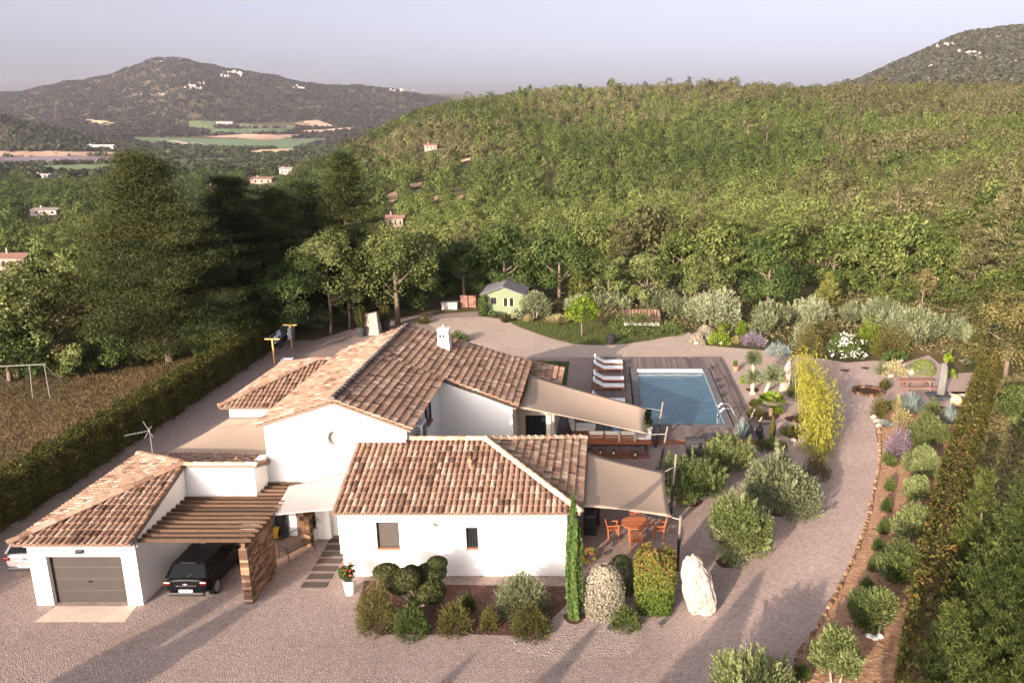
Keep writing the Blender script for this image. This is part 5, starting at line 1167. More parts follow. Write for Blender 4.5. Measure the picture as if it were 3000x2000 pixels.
def trunk_mesh(r0, h, lean=(0, 0), limbs=4, spread=.8, limb_h=.45, reach=.75, seed=0, m_=None, stems=1):
    r = random.Random(seed); mb = MB()
    for s_ in range(stems):
        a0 = r.random() * 6.28; of = 0 if stems == 1 else .12
        base = Vector((of * math.cos(a0), of * math.sin(a0), -.1)); top = Vector((lean[0] + of * 3 * math.cos(a0), lean[1] + of * 3 * math.sin(a0), h))
        mb.tube([base, base.lerp(top, .35) + Vector((r.uniform(-.06, .06) * h * .3, r.uniform(-.06, .06) * h * .3, 0)), top], [r0, r0 * .78, r0 * .4], 9)
        for k in range(limbs):
            a = a0 + 6.28 * k / limbs + r.uniform(-.4, .4); st = base.lerp(top, limb_h + .4 * r.random()); en = st + Vector((math.cos(a) * spread, math.sin(a) * spread, spread * reach * (.6 + .6 * r.random())))
            mb.tube([st, st.lerp(en, .5) + Vector((0, 0, -.06 * spread)), en], [r0 * .42, r0 * .3, r0 * .1], 6)
    return mb
def tree(name, px, pyb, wpx, top_py, label, kind='oak', m_='oak', cat='tree', grp=None, n=3000, leaf=None, foot=.3, trunk_r=None, z=None, cl=34, stems=1, bark=None, cx=None, seed=1, tuft=34, prof=.85):
    zg = 0 if z is None else z
    p = G(px, pyb, zg); s = mpp(p); w_ = wpx * s; H_ = top_z(top_py, p.y) - zg
    t = thing(name, label, cat, p, grp); off = 0 if cx is None else (cx - px) * s
    leaf = leaf or max(.1, 5.5 * s)
    b0 = H_ * foot; rr = np.random.default_rng(seed * 13 + 5)
    if kind == 'oak' and foot < .1:
        b1 = -.14 * H_; VT = oak_crown(w_, H_ - b1, cl, int(n * 1.15), leaf, rr, cr=.19, base=b1, hollow=.5); q4 = VT[0].reshape(-1, 4, 3); kp_ = q4[:, :, 2].min(1) > .03; VT = (q4[kp_].reshape(-1, 3), VT[1][kp_])
    elif kind == 'oak': VT = oak_crown(w_, H_ - b0, cl, n, leaf, rr, cr=.19, base=b0, hollow=.5)
    elif kind == 'olive':
        b0 = -.12 * H_
        VT = olive_crown(w_ * (1.26 if w_ < 3.6 else 1.1), H_ * 1.0, int(n * 1.5), leaf * 1.15, rr, .14 if w_ < 3.6 else .045)
    elif kind == 'olive_old':
        A = oak_crown(w_, H_ - b0, cl, n // 2, leaf, rr, cr=.17, base=b0, hollow=.45, aspect=3.5)
        k = n // 2; d = unit(rr.normal(size=(k, 3))); d[:, 2] = np.where(d[:, 2] < -.3, -d[:, 2], d[:, 2]); q = .55 + .5 * rr.random(k); P = d * q[:, None] * np.array([w_ / 2, w_ / 2, (H_ - b0) / 2]); P[:, 2] += b0 + (H_ - b0) / 2
        P += .05 * w_ * np.sin(P * 9 / w_ + 2)
        VT = join([A, leafs(P, rr.normal(size=(k, 3)), rr.random(k), leaf * 1.6, 5, .4, along=d + np.array([0, 0, .9]), r=rr)])
        q4 = VT[0].reshape(-1, 4, 3); kp_ = q4[:, :, 2].min(1) > foot * H_ * .5; VT = (q4[kp_].reshape(-1, 3), VT[1][kp_]); b0 = H_ * foot
    elif kind == 'pine': VT = pine_crown(w_, H_ - b0, cl, max(5, n // (cl * 60)), int(tuft), leaf, rr, base=b0, aspect=4.5, prof=prof, spread=.05)
    elif kind == 'shoots': VT = pine_crown(w_, H_ - b0, cl, max(5, n // (cl * 60)), 34, leaf, rr, base=b0, prof=.9, rise=.55, aspect=6.5, shoot=.42)
    elif kind == 'cone': VT = pine_crown(w_, H_ - b0, cl, max(5, n // (cl * 60)), 9, leaf, rr, base=b0, prof=1.0, rise=.7)
    c_ = leaf_obj('crown', VT, LM[m_] if isinstance(m_, str) else m_, t, (p.x + off, p.y, zg))
    r0 = trunk_r or max(.06, w_ * .035)
    if kind in ('pine', 'cone', 'shoots'):
        mb = MB(); mb.tube([(0, 0, -.1), (off * .4, 0, H_ * .5), (off, 0, H_ * .95)], [r0, r0 * .7, r0 * .12], 9); rq = random.Random(seed)
        for k in range(22 if kind == 'pine' else 8):
            zz = H_ * (max(.12, foot) + .7 * rq.random()); a = rq.random() * 6.28; Lb = w_ * .36 * (1 - zz / H_) ** .6; mb.tube([(off * zz / H_, 0, zz), (off * zz / H_ + Lb * math.cos(a), Lb * math.sin(a), zz + Lb * .15)], [r0 * .22, r0 * .06], 5)
    else: mb = trunk_mesh(r0, b0 + (H_ - b0) * .5, (off, 0), 4, w_ * .27, seed=seed, stems=stems)
    mb.v = [(a + p.x, b_ + p.y, c2 + zg) for a, b_, c2 in mb.v]
    mb.build('trunk', bark or BARK, t, smooth=True); return t

LM['pad'] = leaf_mat('pad_leaf', [(0, .018, .022, .008), (.5, .052, .062, .02), (1, .11, .115, .045)])
# front bed: cloud-pruned tree and shrubs
ct = thing('cloud_pruned_tree', 'cloud pruned dark green tree of clipped pads against the white front wall', 'tree', (-7.0, 27.3, 0)); bs = Vector((-6.75, 27.2, 0))
pads = [(1133, 1674, 78, 50, 27.2), (1187, 1696, 88, 70, 26.9), (1137, 1710, 44, 36, 27.0), (1281, 1648, 58, 40, 27.9), (1261, 1675, 94, 50, 27.7), (1261, 1731, 90, 82, 27.2), (1170, 1720, 62, 40, 27.2), (1215, 1757, 34, 40, 27.1), (1205, 1668, 40, 30, 27.8)]
tb_ = MB()
for i, (px, py, w_, h_, Y) in enumerate(pads):
    c_ = PY(px, py, Y); s = mpp(c_); n = 4200; d = unit(rng.normal(size=(n, 3))); a_, b_ = w_ * s / 2, h_ * s / 2 * .92
    P = d * (1.02 - .3 * rng.random((n, 1)) ** 2) * np.array([a_, a_ * .85, b_]); o = leaf_obj('foliage_pad', leafs(P, d, rng.random(n), .085, 1.6, .55), LM['pad'], ct, c_)
    m = c_ - Vector((0, 0, b_ * .3)); tb_.tube([bs + Vector((0, 0, -.05)), bs.lerp(m, .4) + Vector((.0, 0, -.05)), m], [.075, .05, .03], 7)
tb_.build('trunk', pm('pale_bark', (.30, .25, .18), (.38, .32, .24), 6, .9), ct)
shrub(1105, 1838, 105, 130, 'rust', 'large bronze green feathery shrub at the left end of the planting bed', 'fuzzy', n=4200)
shrub(1206, 1856, 92, 78, 'green', 'dark green mounded shrub at the front of the planting bed', 'fuzzy', n=3200)
shrub(1334, 1845, 92, 78, 'rust', 'orange tinged grassy shrub in the middle of the planting bed', 'fuzzy', n=3000)
shrub(1434, 1838, 50, 60, 'rust', 'small orange green tuft right of the middle shrub in the bed', 'fuzzy', n=1300)
shrub(1370, 1785, 42, 48, 'green', 'small round dark green bush in the middle of the dark mulch', 'fuzzy', n=1500)
shrub(1530, 1788, 132, 104, 'olive', 'big light green rosemary like shrub in the planting bed', 'fuzzy', n=6500, leaf=.085)
shrub(1555, 1856, 105, 82, 'rust', 'reddish green shrub at the right end of the planting bed', 'fuzzy', n=3600)
# cypress
p, w_, h_ = place(1683, 1815, 46, 10); cy = thing('cypress_tree', 'slim tall green cypress at the right corner of the front wing', 'tree', p); hc = top_z(1452, p.y)
leaf_obj('crown', column_crown(w_, hc - .1, 9500, .16, base=.1), LM['cypress'], cy, p); m = MB(); m.tube([p, p + Vector((0, 0, 1.5))], [.08, .05], 8); m.build('trunk', BARK, cy)
shrub(1768, 1796, 122, 150, 'silver', 'rounded silvery grey bush beside the cypress', 'egg', n=9000, leaf=.075)
shrub(1728, 1655, 48, 55, 'red', 'small yellow green bush behind the cypress', 'round', n=900)
shrub(1820, 1735, 80, 115, 'green', 'dark green bush between the silver bush and the red tipped bush', 'egg', n=3000)
shrub(1917, 1782, 124, 180, 'redtip', 'tall clipped photinia bush with red tips beside the boulder', 'box', n=9500, leaf=.095)
shrub(1832, 1835, 76, 52, 'green', 'low dark green tufted bush on the pale gravel', 'fuzzy', n=2200)
# olive trees of the gravel garden
OK = dict(kind='olive', m_='olive', cat='tree', grp='olive trees of the gravel garden', bark=OLIVEBARK, stems=3, trunk_r=.07, foot=.06)
OG = leaf_mat('olive_green_leaf', [(0, .05, .07, .02), (.5, .13, .16, .052), (1, .26, .29, .13)])
OK2 = dict(OK, m_=OG)
tree('olive_tree', 2028, 1466, 170, 1318, 'low spreading olive tree beside the patio sail', n=9880, seed=2, leaf=.12, **OK2)
tree('olive_tree', 2126, 1376, 135, 1258, 'olive tree in front of the pool corner and barbecue', n=7980, seed=3, leaf=.12, **OK2)
tree('olive_tree', 2273, 1498, 212, 1328, 'broad olive tree by the track below the bamboo', n=14250, seed=4, leaf=.13, cx=2288, **OK)
tree('olive_tree', 2126, 1644, 190, 1412, 'large round olive tree behind the boulder', n=16150, seed=5, leaf=.12, cx=2150, **dict(OK, m_=OG))
for i, (px, pyb, w_, ty, lab) in enumerate(((2712, 1312, 98, 1196, 'first olive of the row on the red soil, next to the stone pillar'), (2700, 1392, 82, 1282, 'second olive of the row on the red soil'), (2682, 1462, 64, 1378, 'small third olive of the row on the red soil'), (2672, 1580, 106, 1452, 'fourth olive of the row, beside the photinia hedge'), (2632, 1708, 118, 1548, 'fifth olive of the row, two stemmed, with bare soil below'), (2558, 1862, 116, 1686, 'sixth olive of the row, with white stones at its foot'), (2446, 2005, 124, 1778, 'seventh olive of the row, at the edge of the track'), (2205, 2075, 190, 1860, 'olive tree cut by the lower edge of the picture'))):
    tree('olive_tree', px, pyb, w_, ty, lab, kind='olive', m_=OG, n=4200 + 20 * w_, seed=10 + i, leaf=.11, bark=OLIVEBARK, stems=2, trunk_r=.05, foot=.2, grp='row of olive trees along the track')
for i, (dx, dy) in enumerate(((0, 0), (.2, .1), (-.15, .12))):
    p = G(2560, 1866); rock('garden_stone', (p.x + dx, p.y + dy - .1, .05), .13, .12, .09, 'white stone at the foot of the sixth row olive', 'stone', 60 + i, pm('white_stone', (.7, .68, .64), (.78, .76, .72), 3), 'white stones under an olive', sub=2)
# hedges
hl = [(-27.0, 14), (-27.0, 30), (-26.95, 46), (-26.95, 58), (-27.2, 65)]
HM = leaf_mat('hedge_leaf', [(0, .016, .022, .005), (.45, .042, .047, .011), (.8, .085, .08, .019), (1, .14, .095, .028)])
o = leaf_obj('hedge', hedge_crown(hl, 1.6, 2.0, 95000, .13), HM); tag(o, 'long trimmed green and rust hedge between the dry field and the gravel', 'hedge')
hp = [G(*q) for q in ((2895, 1110), (2868, 1190), (2838, 1290), (2800, 1420), (2765, 1560), (2738, 1700), (2716, 1840), (2700, 1990), (2690, 2120))]
RH = leaf_mat('red_hedge_leaf', [(0, .04, .05, .013), (.38, .11, .105, .028), (.66, .24, .125, .04), (1, .37, .18, .06)])
o = leaf_obj('hedge', hedge_crown(hp, 1.25, 1.9, 34000, .14), RH); tag(o, 'rust red photinia hedge along the red soil', 'hedge')
# bamboo
bp = [G(*q) for q in ((2345, 1128), (2372, 1190), (2392, 1250), (2402, 1310), (2390, 1352))]
P_, A_, T_ = [], [], []
for i in range(len(bp) - 1):
    for k in range(90):
        q = bp[i].lerp(bp[i + 1], rng.random()); q = np.array([q.x + rng.normal() * .48, q.y + rng.normal() * .35, 0]); a = rng.random() * 6.28; ln = np.array([math.cos(a), math.sin(a), 0]) * .35; hh = 2.75 * (.75 + .35 * rng.random()) * (1 if i < 3 else .8); tt = rng.random()
        m_ = 22; z = hh * (.1 + .9 * rng.random(m_)); P_.append(q + ln * (z / hh)[:, None] ** 2 + np.stack([rng.normal(size=m_) * .13, rng.normal(size=m_) * .13, z], 1)); A_.append(ln * 1.2 + rng.normal(size=(m_, 3)) * .45 + np.array([0, 0, .8])); T_.append(.5 * tt + .3 * rng.random(m_) + .2 * (z / hh))
P_ = np.concatenate(P_); A_ = np.concatenate(A_); T_ = np.concatenate(T_)
bt = thing('bamboo_hedge', 'tall yellow green bamboo clump curving along the track', 'bamboo', bp[2])
leaf_obj('foliage', leafs(P_, rng.normal(size=P_.shape), T_, .26, 5.5, .3, along=A_), LM['lime'], bt)
m = MB()
for k in range(70):
    i = k % 4; q = bp[i].lerp(bp[i + 1], random.random()) + Vector((random.gauss(0, .4), random.gauss(0, .3), 0)); a = random.random() * 6.28; m.tube([q, q + Vector((.1 * math.cos(a), .1 * math.sin(a), 1.0)), q + Vector((.35 * math.cos(a), .35 * math.sin(a), 2.1))], [.015, .012, .005], 4)
m.build('cane', pm('cane_yellow', (.36, .33, .10), None), bt)
shrub(2392, 1400, 70, 75, 'rust', 'dull green feathery clump at the near foot of the bamboo', 'fuzzy', n=1600)
shrub(2370, 1040, 72, 85, 'rust', 'olive brown feathery shrub at the far end of the bamboo', 'fuzzy', n=1500)
LM['yucca'] = leaf_mat('yucca_leaf', [(0, .07, .09, .045), (.5, .16, .19, .10), (1, .27, .30, .17)])
LM['oakbrown'] = leaf_mat('olive_brown_leaf', [(0, .045, .045, .016), (.5, .14, .125, .045), (1, .24, .205, .08)])
# yuccas, palm and planting between the pool and the bamboo
for i, (px, pyb, hx, hy, w_, lab) in enumerate(((2204, 1148, 2203, 1052, 44, 'tall two headed blue green yucca with a pale trunk near the pool'), (2241, 1152, 2263, 1100, 54, 'shorter yucca with one rounded blue green head on a pale trunk'))):
    p = G(px, pyb); s = mpp(p); t = thing('yucca', lab, 'yucca', p); hz = top_z(hy, p.y); off = (hx - px) * s
    hs = [(off, hz), (0, hz - 1.25)] if i == 0 else [(off, hz)]
    m = MB()
    for ox_, z_ in hs:
        m.tube([p, p + Vector((ox_ * .4, 0, z_ * .5)), p + Vector((ox_, 0, z_))], [.13, .11, .08], 9)
        k = 900; d = unit(rng.normal(size=(k, 3))); d[:, 2] = np.where(d[:, 2] < -.6, -d[:, 2], d[:, 2]); Ln = w_ * s * .7; leaf_obj('leaf_head', leafs(d * Ln * .5, np.cross(d, rng.normal(size=(k, 3))), rng.random(k), np.full(k, Ln) * (.8 + .3 * rng.random(k)), 13, .1, along=d * 3), LM['yucca'], t, p + Vector((ox_, 0, z_)))
    m.build('trunk', pm('yucca_trunk', (.45, .38, .25), (.52, .44, .3), 6, .9), t)
p = G(2258, 1216); t = thing('palm', 'bushy bright green fan palm in the middle of the gravel bed', 'palm', p); s = mpp(p); w_ = 84 * s; k = 60; V_, T2 = [], []
for i in range(34):
    a = rng.random() * 6.28; el = .2 + 1.2 * rng.random(); st = np.array([math.cos(a) * math.cos(el), math.sin(a) * math.cos(el), math.sin(el)]); c_ = st * w_ * .42 + np.array([0, 0, .45]); kk = 16; sd_ = unit(np.cross(st, [0, 0, 1.0])[None])[0]; ang = np.linspace(-1.3, 1.3, kk); D = np.cos(ang)[:, None] * (st + np.array([0, 0, -.25])) + np.sin(ang)[:, None] * sd_
    v, q = leafs(c_ + D * w_ * .13, np.cross(D, sd_ + .01), np.full(kk, rng.random()) * .6 + .4 * rng.random(kk), np.full(kk, w_ * .28), 5, .2, along=D * 4); V_.append(v); T2.append(q)
leaf_obj('frond', (np.concatenate(V_), np.concatenate(T2)), LM['bright'], t, p); m = MB(); m.tube([p, p + Vector((0, 0, .6))], .14, 8); m.build('trunk', BARK, t)
E_ = [(2279, 1212, 44, 34, 'bright', 'spiky', 'pale green agave in front of the fan palm', 'agave'),
 (2180, 1126, 34, 26, 'bright', 'round', 'small yellow green bush left of the tall yucca', 'shrub'),
 (2208, 1192, 40, 30, 'rust', 'spiky', 'dark red spiky plant left of the fan palm', 'plant'),
 (2212, 1224, 48, 30, 'rust', 'fuzzy', 'brown green low plant below the dark red one', 'plant'),
 (2314, 1280, 86, 44, 'rust', 'spiky', 'bed of brown spiky cactus stems by the bamboo', 'cactus'),
 (2348, 1232, 48, 32, 'rust', 'spiky', 'small brown spiky plant close to the bamboo', 'plant'),
 (2258, 1316, 84, 30, 'green', 'fuzzy', 'low green plants in the mulch by the terracotta bowl', 'plant'),
 (2262, 1290, 26, 80, 'rust', 'spiky', 'thin tall reddish plant behind the low green plants', 'plant'),
 (2172, 1290, 60, 75, 'blue', 'spiky', 'sparse grey cactus stems in front of the pool corner', 'cactus'),
 (2330, 1160, 45, 34, 'green', 'fuzzy', 'low dark green plant at the foot of the bamboo', 'plant'),
 (2280, 1040, 66, 34, 'blue', 'fuzzy', 'grey green low shrub beside the standing stone', 'shrub'),
 (2066, 978, 50, 30, 'silver', 'ball', 'largest of the clipped grey balls at the end of the pool', 'topiary'),
 (2041, 1003, 44, 34, 'silver', 'ball', 'clipped grey ball at the left of the group by the pool', 'topiary'),
 (2076, 996, 28, 20, 'silver', 'ball', 'clipped grey ball at the right of the group by the pool', 'topiary'),
 (2058, 1010, 22, 18, 'silver', 'ball', 'smallest clipped grey ball in front of the others', 'topiary'),
 (2105, 1008, 62, 36, 'bright', 'fuzzy', 'yellow green bush right of the clipped grey balls', 'shrub'),
 (2158, 1008, 46, 30, 'straw', 'spiky', 'pale yellow grassy plant behind the pool', 'grass'),
 (2122, 972, 38, 26, 'bright', 'round', 'yellow bush behind the yellow green bush', 'shrub'),
 (2172, 982, 26, 36, 'bright', 'fuzzy', 'narrow yellow green plant behind the pool', 'plant'),
 (2205, 1008, 66, 30, 'lavender', 'fuzzy', 'dull purple low shrub behind the tall yucca', 'shrub'),
 (2542, 1030, 70, 90, 'bright', 'fuzzy', 'bright green feathery bush right of the white oleander', 'shrub'),
 (2606, 1042, 104, 84, 'rust', 'fuzzy', 'brown green bush above the garden end', 'shrub'),
 (2350, 1024, 60, 90, 'olive', 'fuzzy', 'grey green upright bush behind the standing stone', 'shrub'),
 (2412, 1004, 92, 62, 'rust', 'round', 'brownish bush left above the white oleander', 'shrub'),
 (2600, 1062, 46, 36, 'green', 'round', 'dark green bush below the brown green bush, on the left', 'shrub'),
 (2640, 1060, 42, 34, 'green', 'round', 'dark green bush below the brown green bush, on the right', 'shrub'),
 (2620, 1100, 64, 40, 'straw', 'fuzzy', 'pale straw coloured tuft beside the loose stones', 'grass'),
 (2583, 1095, 32, 36, 'olive', 'fuzzy', 'grey green tuft left of the straw coloured one', 'grass'),
 (2701, 1092, 80, 46, 'bright', 'ball', 'yellow green dome bush behind the picnic table', 'shrub'),
 (2779, 1075, 36, 40, 'bright', 'round', 'yellow bush right of the stone pillar top', 'shrub'),
 (2788, 1115, 32, 34, 'bright', 'round', 'small yellow green bush right of the stone pillar', 'shrub'),
 (2853, 1080, 70, 92, 'green', 'egg', 'dark green upright bush at the end of the photinia hedge', 'shrub'),
 (2592, 1142, 44, 40, 'rust', 'spiky', 'dry reddish grass beside the stone ring', 'grass'),
 (2668, 1208, 105, 66, 'blue', 'spiky', 'silvery blue grasses in front of the picnic table', 'grass'),
 (2575, 1222, 46, 62, 'rust', 'fuzzy', 'dark brown green shrub at the bend of the track', 'shrub'),
 (2630, 1206, 52, 56, 'straw', 'spiky', 'green and straw grass tuft beside the silvery grasses', 'grass'),
 (2588, 1248, 66, 22, 'blue', 'spiky', 'flat blue agave rosettes at the kerb', 'agave'),
 (2642, 1246, 52, 46, 'straw', 'fuzzy', 'straw coloured tuft behind the lavender', 'grass'),
 (2728, 1226, 46, 56, 'green', 'fuzzy', 'green shrub behind the first row olive', 'shrub'),
 (2778, 1240, 56, 66, 'blue', 'spiky', 'grey blue grass tuft beside the photinia hedge', 'grass'),
 (2628, 1345, 66, 92, 'lavender', 'fuzzy', 'purple lavender mound on the red soil by the kerb', 'lavender'),
 (2612, 1362, 30, 26, 'green', 'fuzzy', 'small green tuft in front of the lavender', 'plant'),
 (1630, 948, 96, 32, 'straw', 'spiky', 'row of pale yellow grasses at the top of the lawn', 'grass'),
 (1546, 945, 42, 30, 'straw', 'spiky', 'pale yellow grass left of the grass row', 'grass'),
 (1510, 942, 36, 36, 'olive', 'round', 'small green shrub beside the pale grasses', 'shrub'),
 (1480, 945, 38, 34, 'rust', 'spiky', 'pinkish dry grass at the corner of the drive', 'grass'),
 (1445, 928, 22, 18, 'green', 'round', 'small dark bush in front of the green hut', 'shrub'),
 (1416, 925, 30, 60, 'green', 'egg', 'dark climber on the left corner of the green hut', 'shrub'),
 (1858, 976, 150, 50, 'green', 'round', 'long clipped bright green bush in front of the tiled shed', 'hedge'),
 (1960, 978, 80, 30, 'green', 'fuzzy', 'loose green plants right of the clipped bush', 'plant'),
 (1240, 948, 50, 24, 'rust', 'spiky', 'heap of dry brown grass behind the roof ridge', 'grass'),
 (1340, 1000, 60, 26, 'green', 'fuzzy', 'green plants in the brick edged bed behind the chimney', 'plant'),
 (1545, 925, 34, 44, 'green', 'round', 'dark bush at the right corner of the green hut', 'shrub')]
for px, pyb, w_, h_, m_, sty, lab, cat in E_: shrub(px, pyb, w_, h_, m_, lab, sty, {'plant': 'garden_plant', 'grass': 'grass_tuft', 'topiary': 'topiary_ball', 'lavender': 'lavender_bush'}.get(cat, cat), cat)
for i, (px, pyb, w_, h_) in enumerate(((2597, 1352, 22, 24), (2606, 1435, 26, 34), (2596, 1495, 26, 36), (2588, 1560, 30, 40), (2572, 1610, 30, 36), (2560, 1670, 32, 44), (2538, 1735, 36, 46), (2506, 1790, 40, 40), (2400, 1945, 46, 40), (2350, 1985, 46, 40))):
    shrub(px, pyb, w_, h_, 'green', 'small green tuft in the line of tufts between kerb and olive row', 'fuzzy', 'garden_plant', 'plant', grp='line of small tufts behind the kerb')
o = shrub(2467, 1056, 108, 74, 'green', 'dense oleander bush covered in white flowers beyond the bamboo', 'round', 'oleander', 'shrub', n=2600, leaf=.17)
p, w_, h_ = place(2470, 1056, 112, 78); leaf_obj('flower', oak_crown(w_ * .96, h_ * .98, 30, 420, .15, cr=.12, aspect=1.1, hollow=.85), LM['flower'], o, (p.x + .1, p.y - .25, 0))
# silvery olives behind the lawn and the pool, small trees
for i, (px, pyb, w_, ty, lab) in enumerate(((2085, 958, 168, 832, 'large silver olive behind the clipped grey balls'), (2242, 978, 138, 868, 'silver olive behind the pool right of the large one'), (2372, 948, 134, 866, 'wide pale olive with visible stems on the bank'), (2588, 960, 124, 856, 'silver olive left of the broad bank olive'), (2690, 1005, 165, 884, 'broad silver olive above the garden end'), (2795, 990, 80, 905, 'small dark olive right of the broad bank olive'), (1569, 930, 84, 838, 'silver olive beside the green hut'), (1759, 905, 92, 845, 'round silver olive above the lawn'), (1818, 902, 78, 838, 'silver olive behind the tiled shed, on the left'), (1902, 905, 112, 826, 'tall silver olive behind the tiled shed'), (1960, 912, 66, 842, 'narrow silver olive right of the tiled shed'), (2020, 935, 104, 860, 'silver olive between the shed and the large olive'), (2485, 945, 70, 880, 'dark low olive in the shade of the bank'), (1690, 915, 60, 858, 'small silver olive left above the lawn'), (2850, 1010, 60, 940, 'little silver olive beside the big right hand oak'))):
    tree('olive_tree', px, pyb, w_, ty, lab, kind='olive', m_='olive', n=4600, seed=40 + i, leaf=.22, bark=OLIVEBARK, stems=2, trunk_r=.09, foot=.02, grp='silver olive trees behind the garden')
LM['conifer'] = leaf_mat('conifer_leaf', [(0, .05, .06, .013), (.5, .125, .135, .033), (1, .23, .225, .065)])
tree('small_tree', 1705, 985, 92, 868, 'bright green fig like tree on the lawn', m_='bright', n=2700, seed=70, leaf=.2, foot=.25)
tree('conifer', 1700, 890, 82, 778, 'yellow green young conifer behind the lawn', kind='cone', m_='conifer', n=6000, cl=14, seed=71, leaf=.28, foot=.04)
tree('conifer', 2425, 900, 86, 800, 'yellow green young conifer behind the bank olives', kind='cone', m_='conifer', n=6000, cl=14, seed=72, leaf=.28, foot=.04)
tree('deciduous_tree', 2700, 905, 90, 785, 'half bare brownish tree behind the bank olives', m_='brown', n=1260, seed=73, leaf=.22, foot=.1)
tree('oak_tree', 1783, 905, 125, 735, 'pale green oak behind the silver olives, left of two', m_='oakpale', n=4680, seed=74, leaf=.26, foot=.04)
tree('oak_tree', 1895, 910, 125, 728, 'pale green oak behind the silver olives, right of two', m_='oakpale', n=4680, seed=75, leaf=.26, foot=.04)
tree('oak_tree', 2060, 900, 145, 735, 'pale oak behind the large silver olive', m_='oakpale', n=5040, seed=76, leaf=.26, foot=.04)
tree('oak_tree', 2250, 900, 200, 690, 'dark green oak standing in the shade behind the garden', m_='oak', n=6120, seed=77, leaf=.28, foot=.04)
tree('oak_tree', 1640, 880, 190, 660, 'broad dark oak behind the green hut', m_='oak', n=6480, seed=78, leaf=.28, foot=.04)
tree('oak_tree', 1480, 880, 210, 650, 'dark oak overhanging the green hut', m_='oak', n=6480, seed=79, leaf=.28, foot=.04)
tree('oak_tree', 1360, 885, 180, 690, 'dark oak left of the green hut', m_='oak', n=5760, seed=80, leaf=.28, foot=.04)
tree('oak_tree', 2945, 1105, 250, 838, 'big olive brown oak at the right end of the garden', m_='oakbrown', n=16000, seed=81, leaf=.2, foot=.0, cl=60)
tree('oak_tree', 3010, 1300, 190, 1110, 'pale green oak cut by the right edge of the picture', m_='oakpale', n=6300, seed=82, leaf=.17, foot=.1)
# pines on the right
def young_pine(px, pyb, wpx, ty, lab, n, seed, cx=None):
    t = tree('pine_tree', px, pyb, wpx, ty, lab, kind='shoots', m_='youngpine', n=int(n * 1.3), cl=30, seed=seed, leaf=.15, foot=.02, grp=None, cx=cx)
young_pine(2965, 2060, 430, 1400, 'large young pine with upright light shoots in the lower right corner', 52000, 83)
young_pine(2850, 1720, 150, 1395, 'slim young pine behind the large one', 9000, 84)
young_pine(2760, 2140, 200, 1790, 'dark low pine under the large young pine', 9000, 85)
# left: tall pines, oaks on the edge of the garden
tree('pine_tree', 500, 1060, 520, 462, 'tallest broad dark pine left of the house', kind='pine', m_='pine', n=20500, cl=34, tuft=190, prof=.85, seed=90, leaf=.21, foot=.09, trunk_r=.36, cx=488)
tree('pine_tree', 830, 958, 340, 560, 'dark pine in the middle of the tall group', kind='pine', m_='pine', n=11600, cl=24, tuft=140, prof=.6, seed=91, leaf=.24, foot=.08)
tree('pine_tree', 1035, 935, 250, 455, 'tall dark pine at the right end of the tall group', kind='pine', m_='pine', n=12000, cl=28, tuft=140, prof=.75, seed=92, leaf=.24, foot=.1)
tree('pine_tree', 705, 985, 300, 520, 'dark pine between the tallest pine and the middle one', kind='pine', m_='pine', n=11600, cl=24, tuft=140, prof=.6, seed=93, leaf=.24, foot=.08)
tree('pine_tree', 925, 905, 300, 545, 'dark pine top behind the two pale oaks', kind='pine', m_='pine', n=11600, cl=24, tuft=140, prof=.65, seed=94, leaf=.25, foot=.08)
tree('oak_tree', 972, 978, 190, 662, 'pale green oak with a thin bare trunk behind the house roof', m_='oakpale', n=9880, seed=95, leaf=.2, foot=.26, cl=44, trunk_r=.17)
tree('oak_tree', 1025, 965, 110, 800, 'lower oak with a thin bare trunk next to the pale oak', m_='oakpale', n=3420, seed=96, leaf=.2, foot=.3, trunk_r=.12)
tree('oak_tree', 1165, 950, 250, 655, 'broad pale green oak above the tree stump', m_='oakpale', n=11780, seed=97, leaf=.22, foot=.12, cl=50)
tree('oak_tree', 860, 1000, 210, 740, 'dark oak in the shade left of the pale oak', m_='oak', n=7980, seed=98, leaf=.22, foot=.08)
tree('oak_tree', 1240, 905, 190, 740, 'dark oak in shade right of the broad pale oak', m_='oak', n=6460, seed=99, leaf=.25, foot=.05)
for i, (px, pyb, w_, ty, m_, lab) in enumerate(((150, 1085, 240, 730, 'oakpale', 'pale green oak at the left, behind the swing'), (60, 1110, 270, 790, 'oakpale', 'yellowish oak at the left edge of the picture'), (240, 1070, 200, 770, 'brown', 'brownish oak between the swing and the tallest pine'), (30, 1120, 240, 960, 'oak', 'low green oak behind the swing frame'), (320, 1080, 170, 930, 'oak', 'low dark oak at the foot of the tallest pine'), (640, 1050, 150, 930, 'oak', 'low dark oak right of the tallest pine'), (230, 1105, 120, 1010, 'oakpale', 'small dark bushy oak at the top of the dry field'), (700, 1030, 140, 910, 'oak', 'low dark oak by the clothes line'))):
    tree('oak_tree', px, pyb, w_, ty, lab, m_=m_, n=8500, seed=110 + i, leaf=.22, foot=.03)
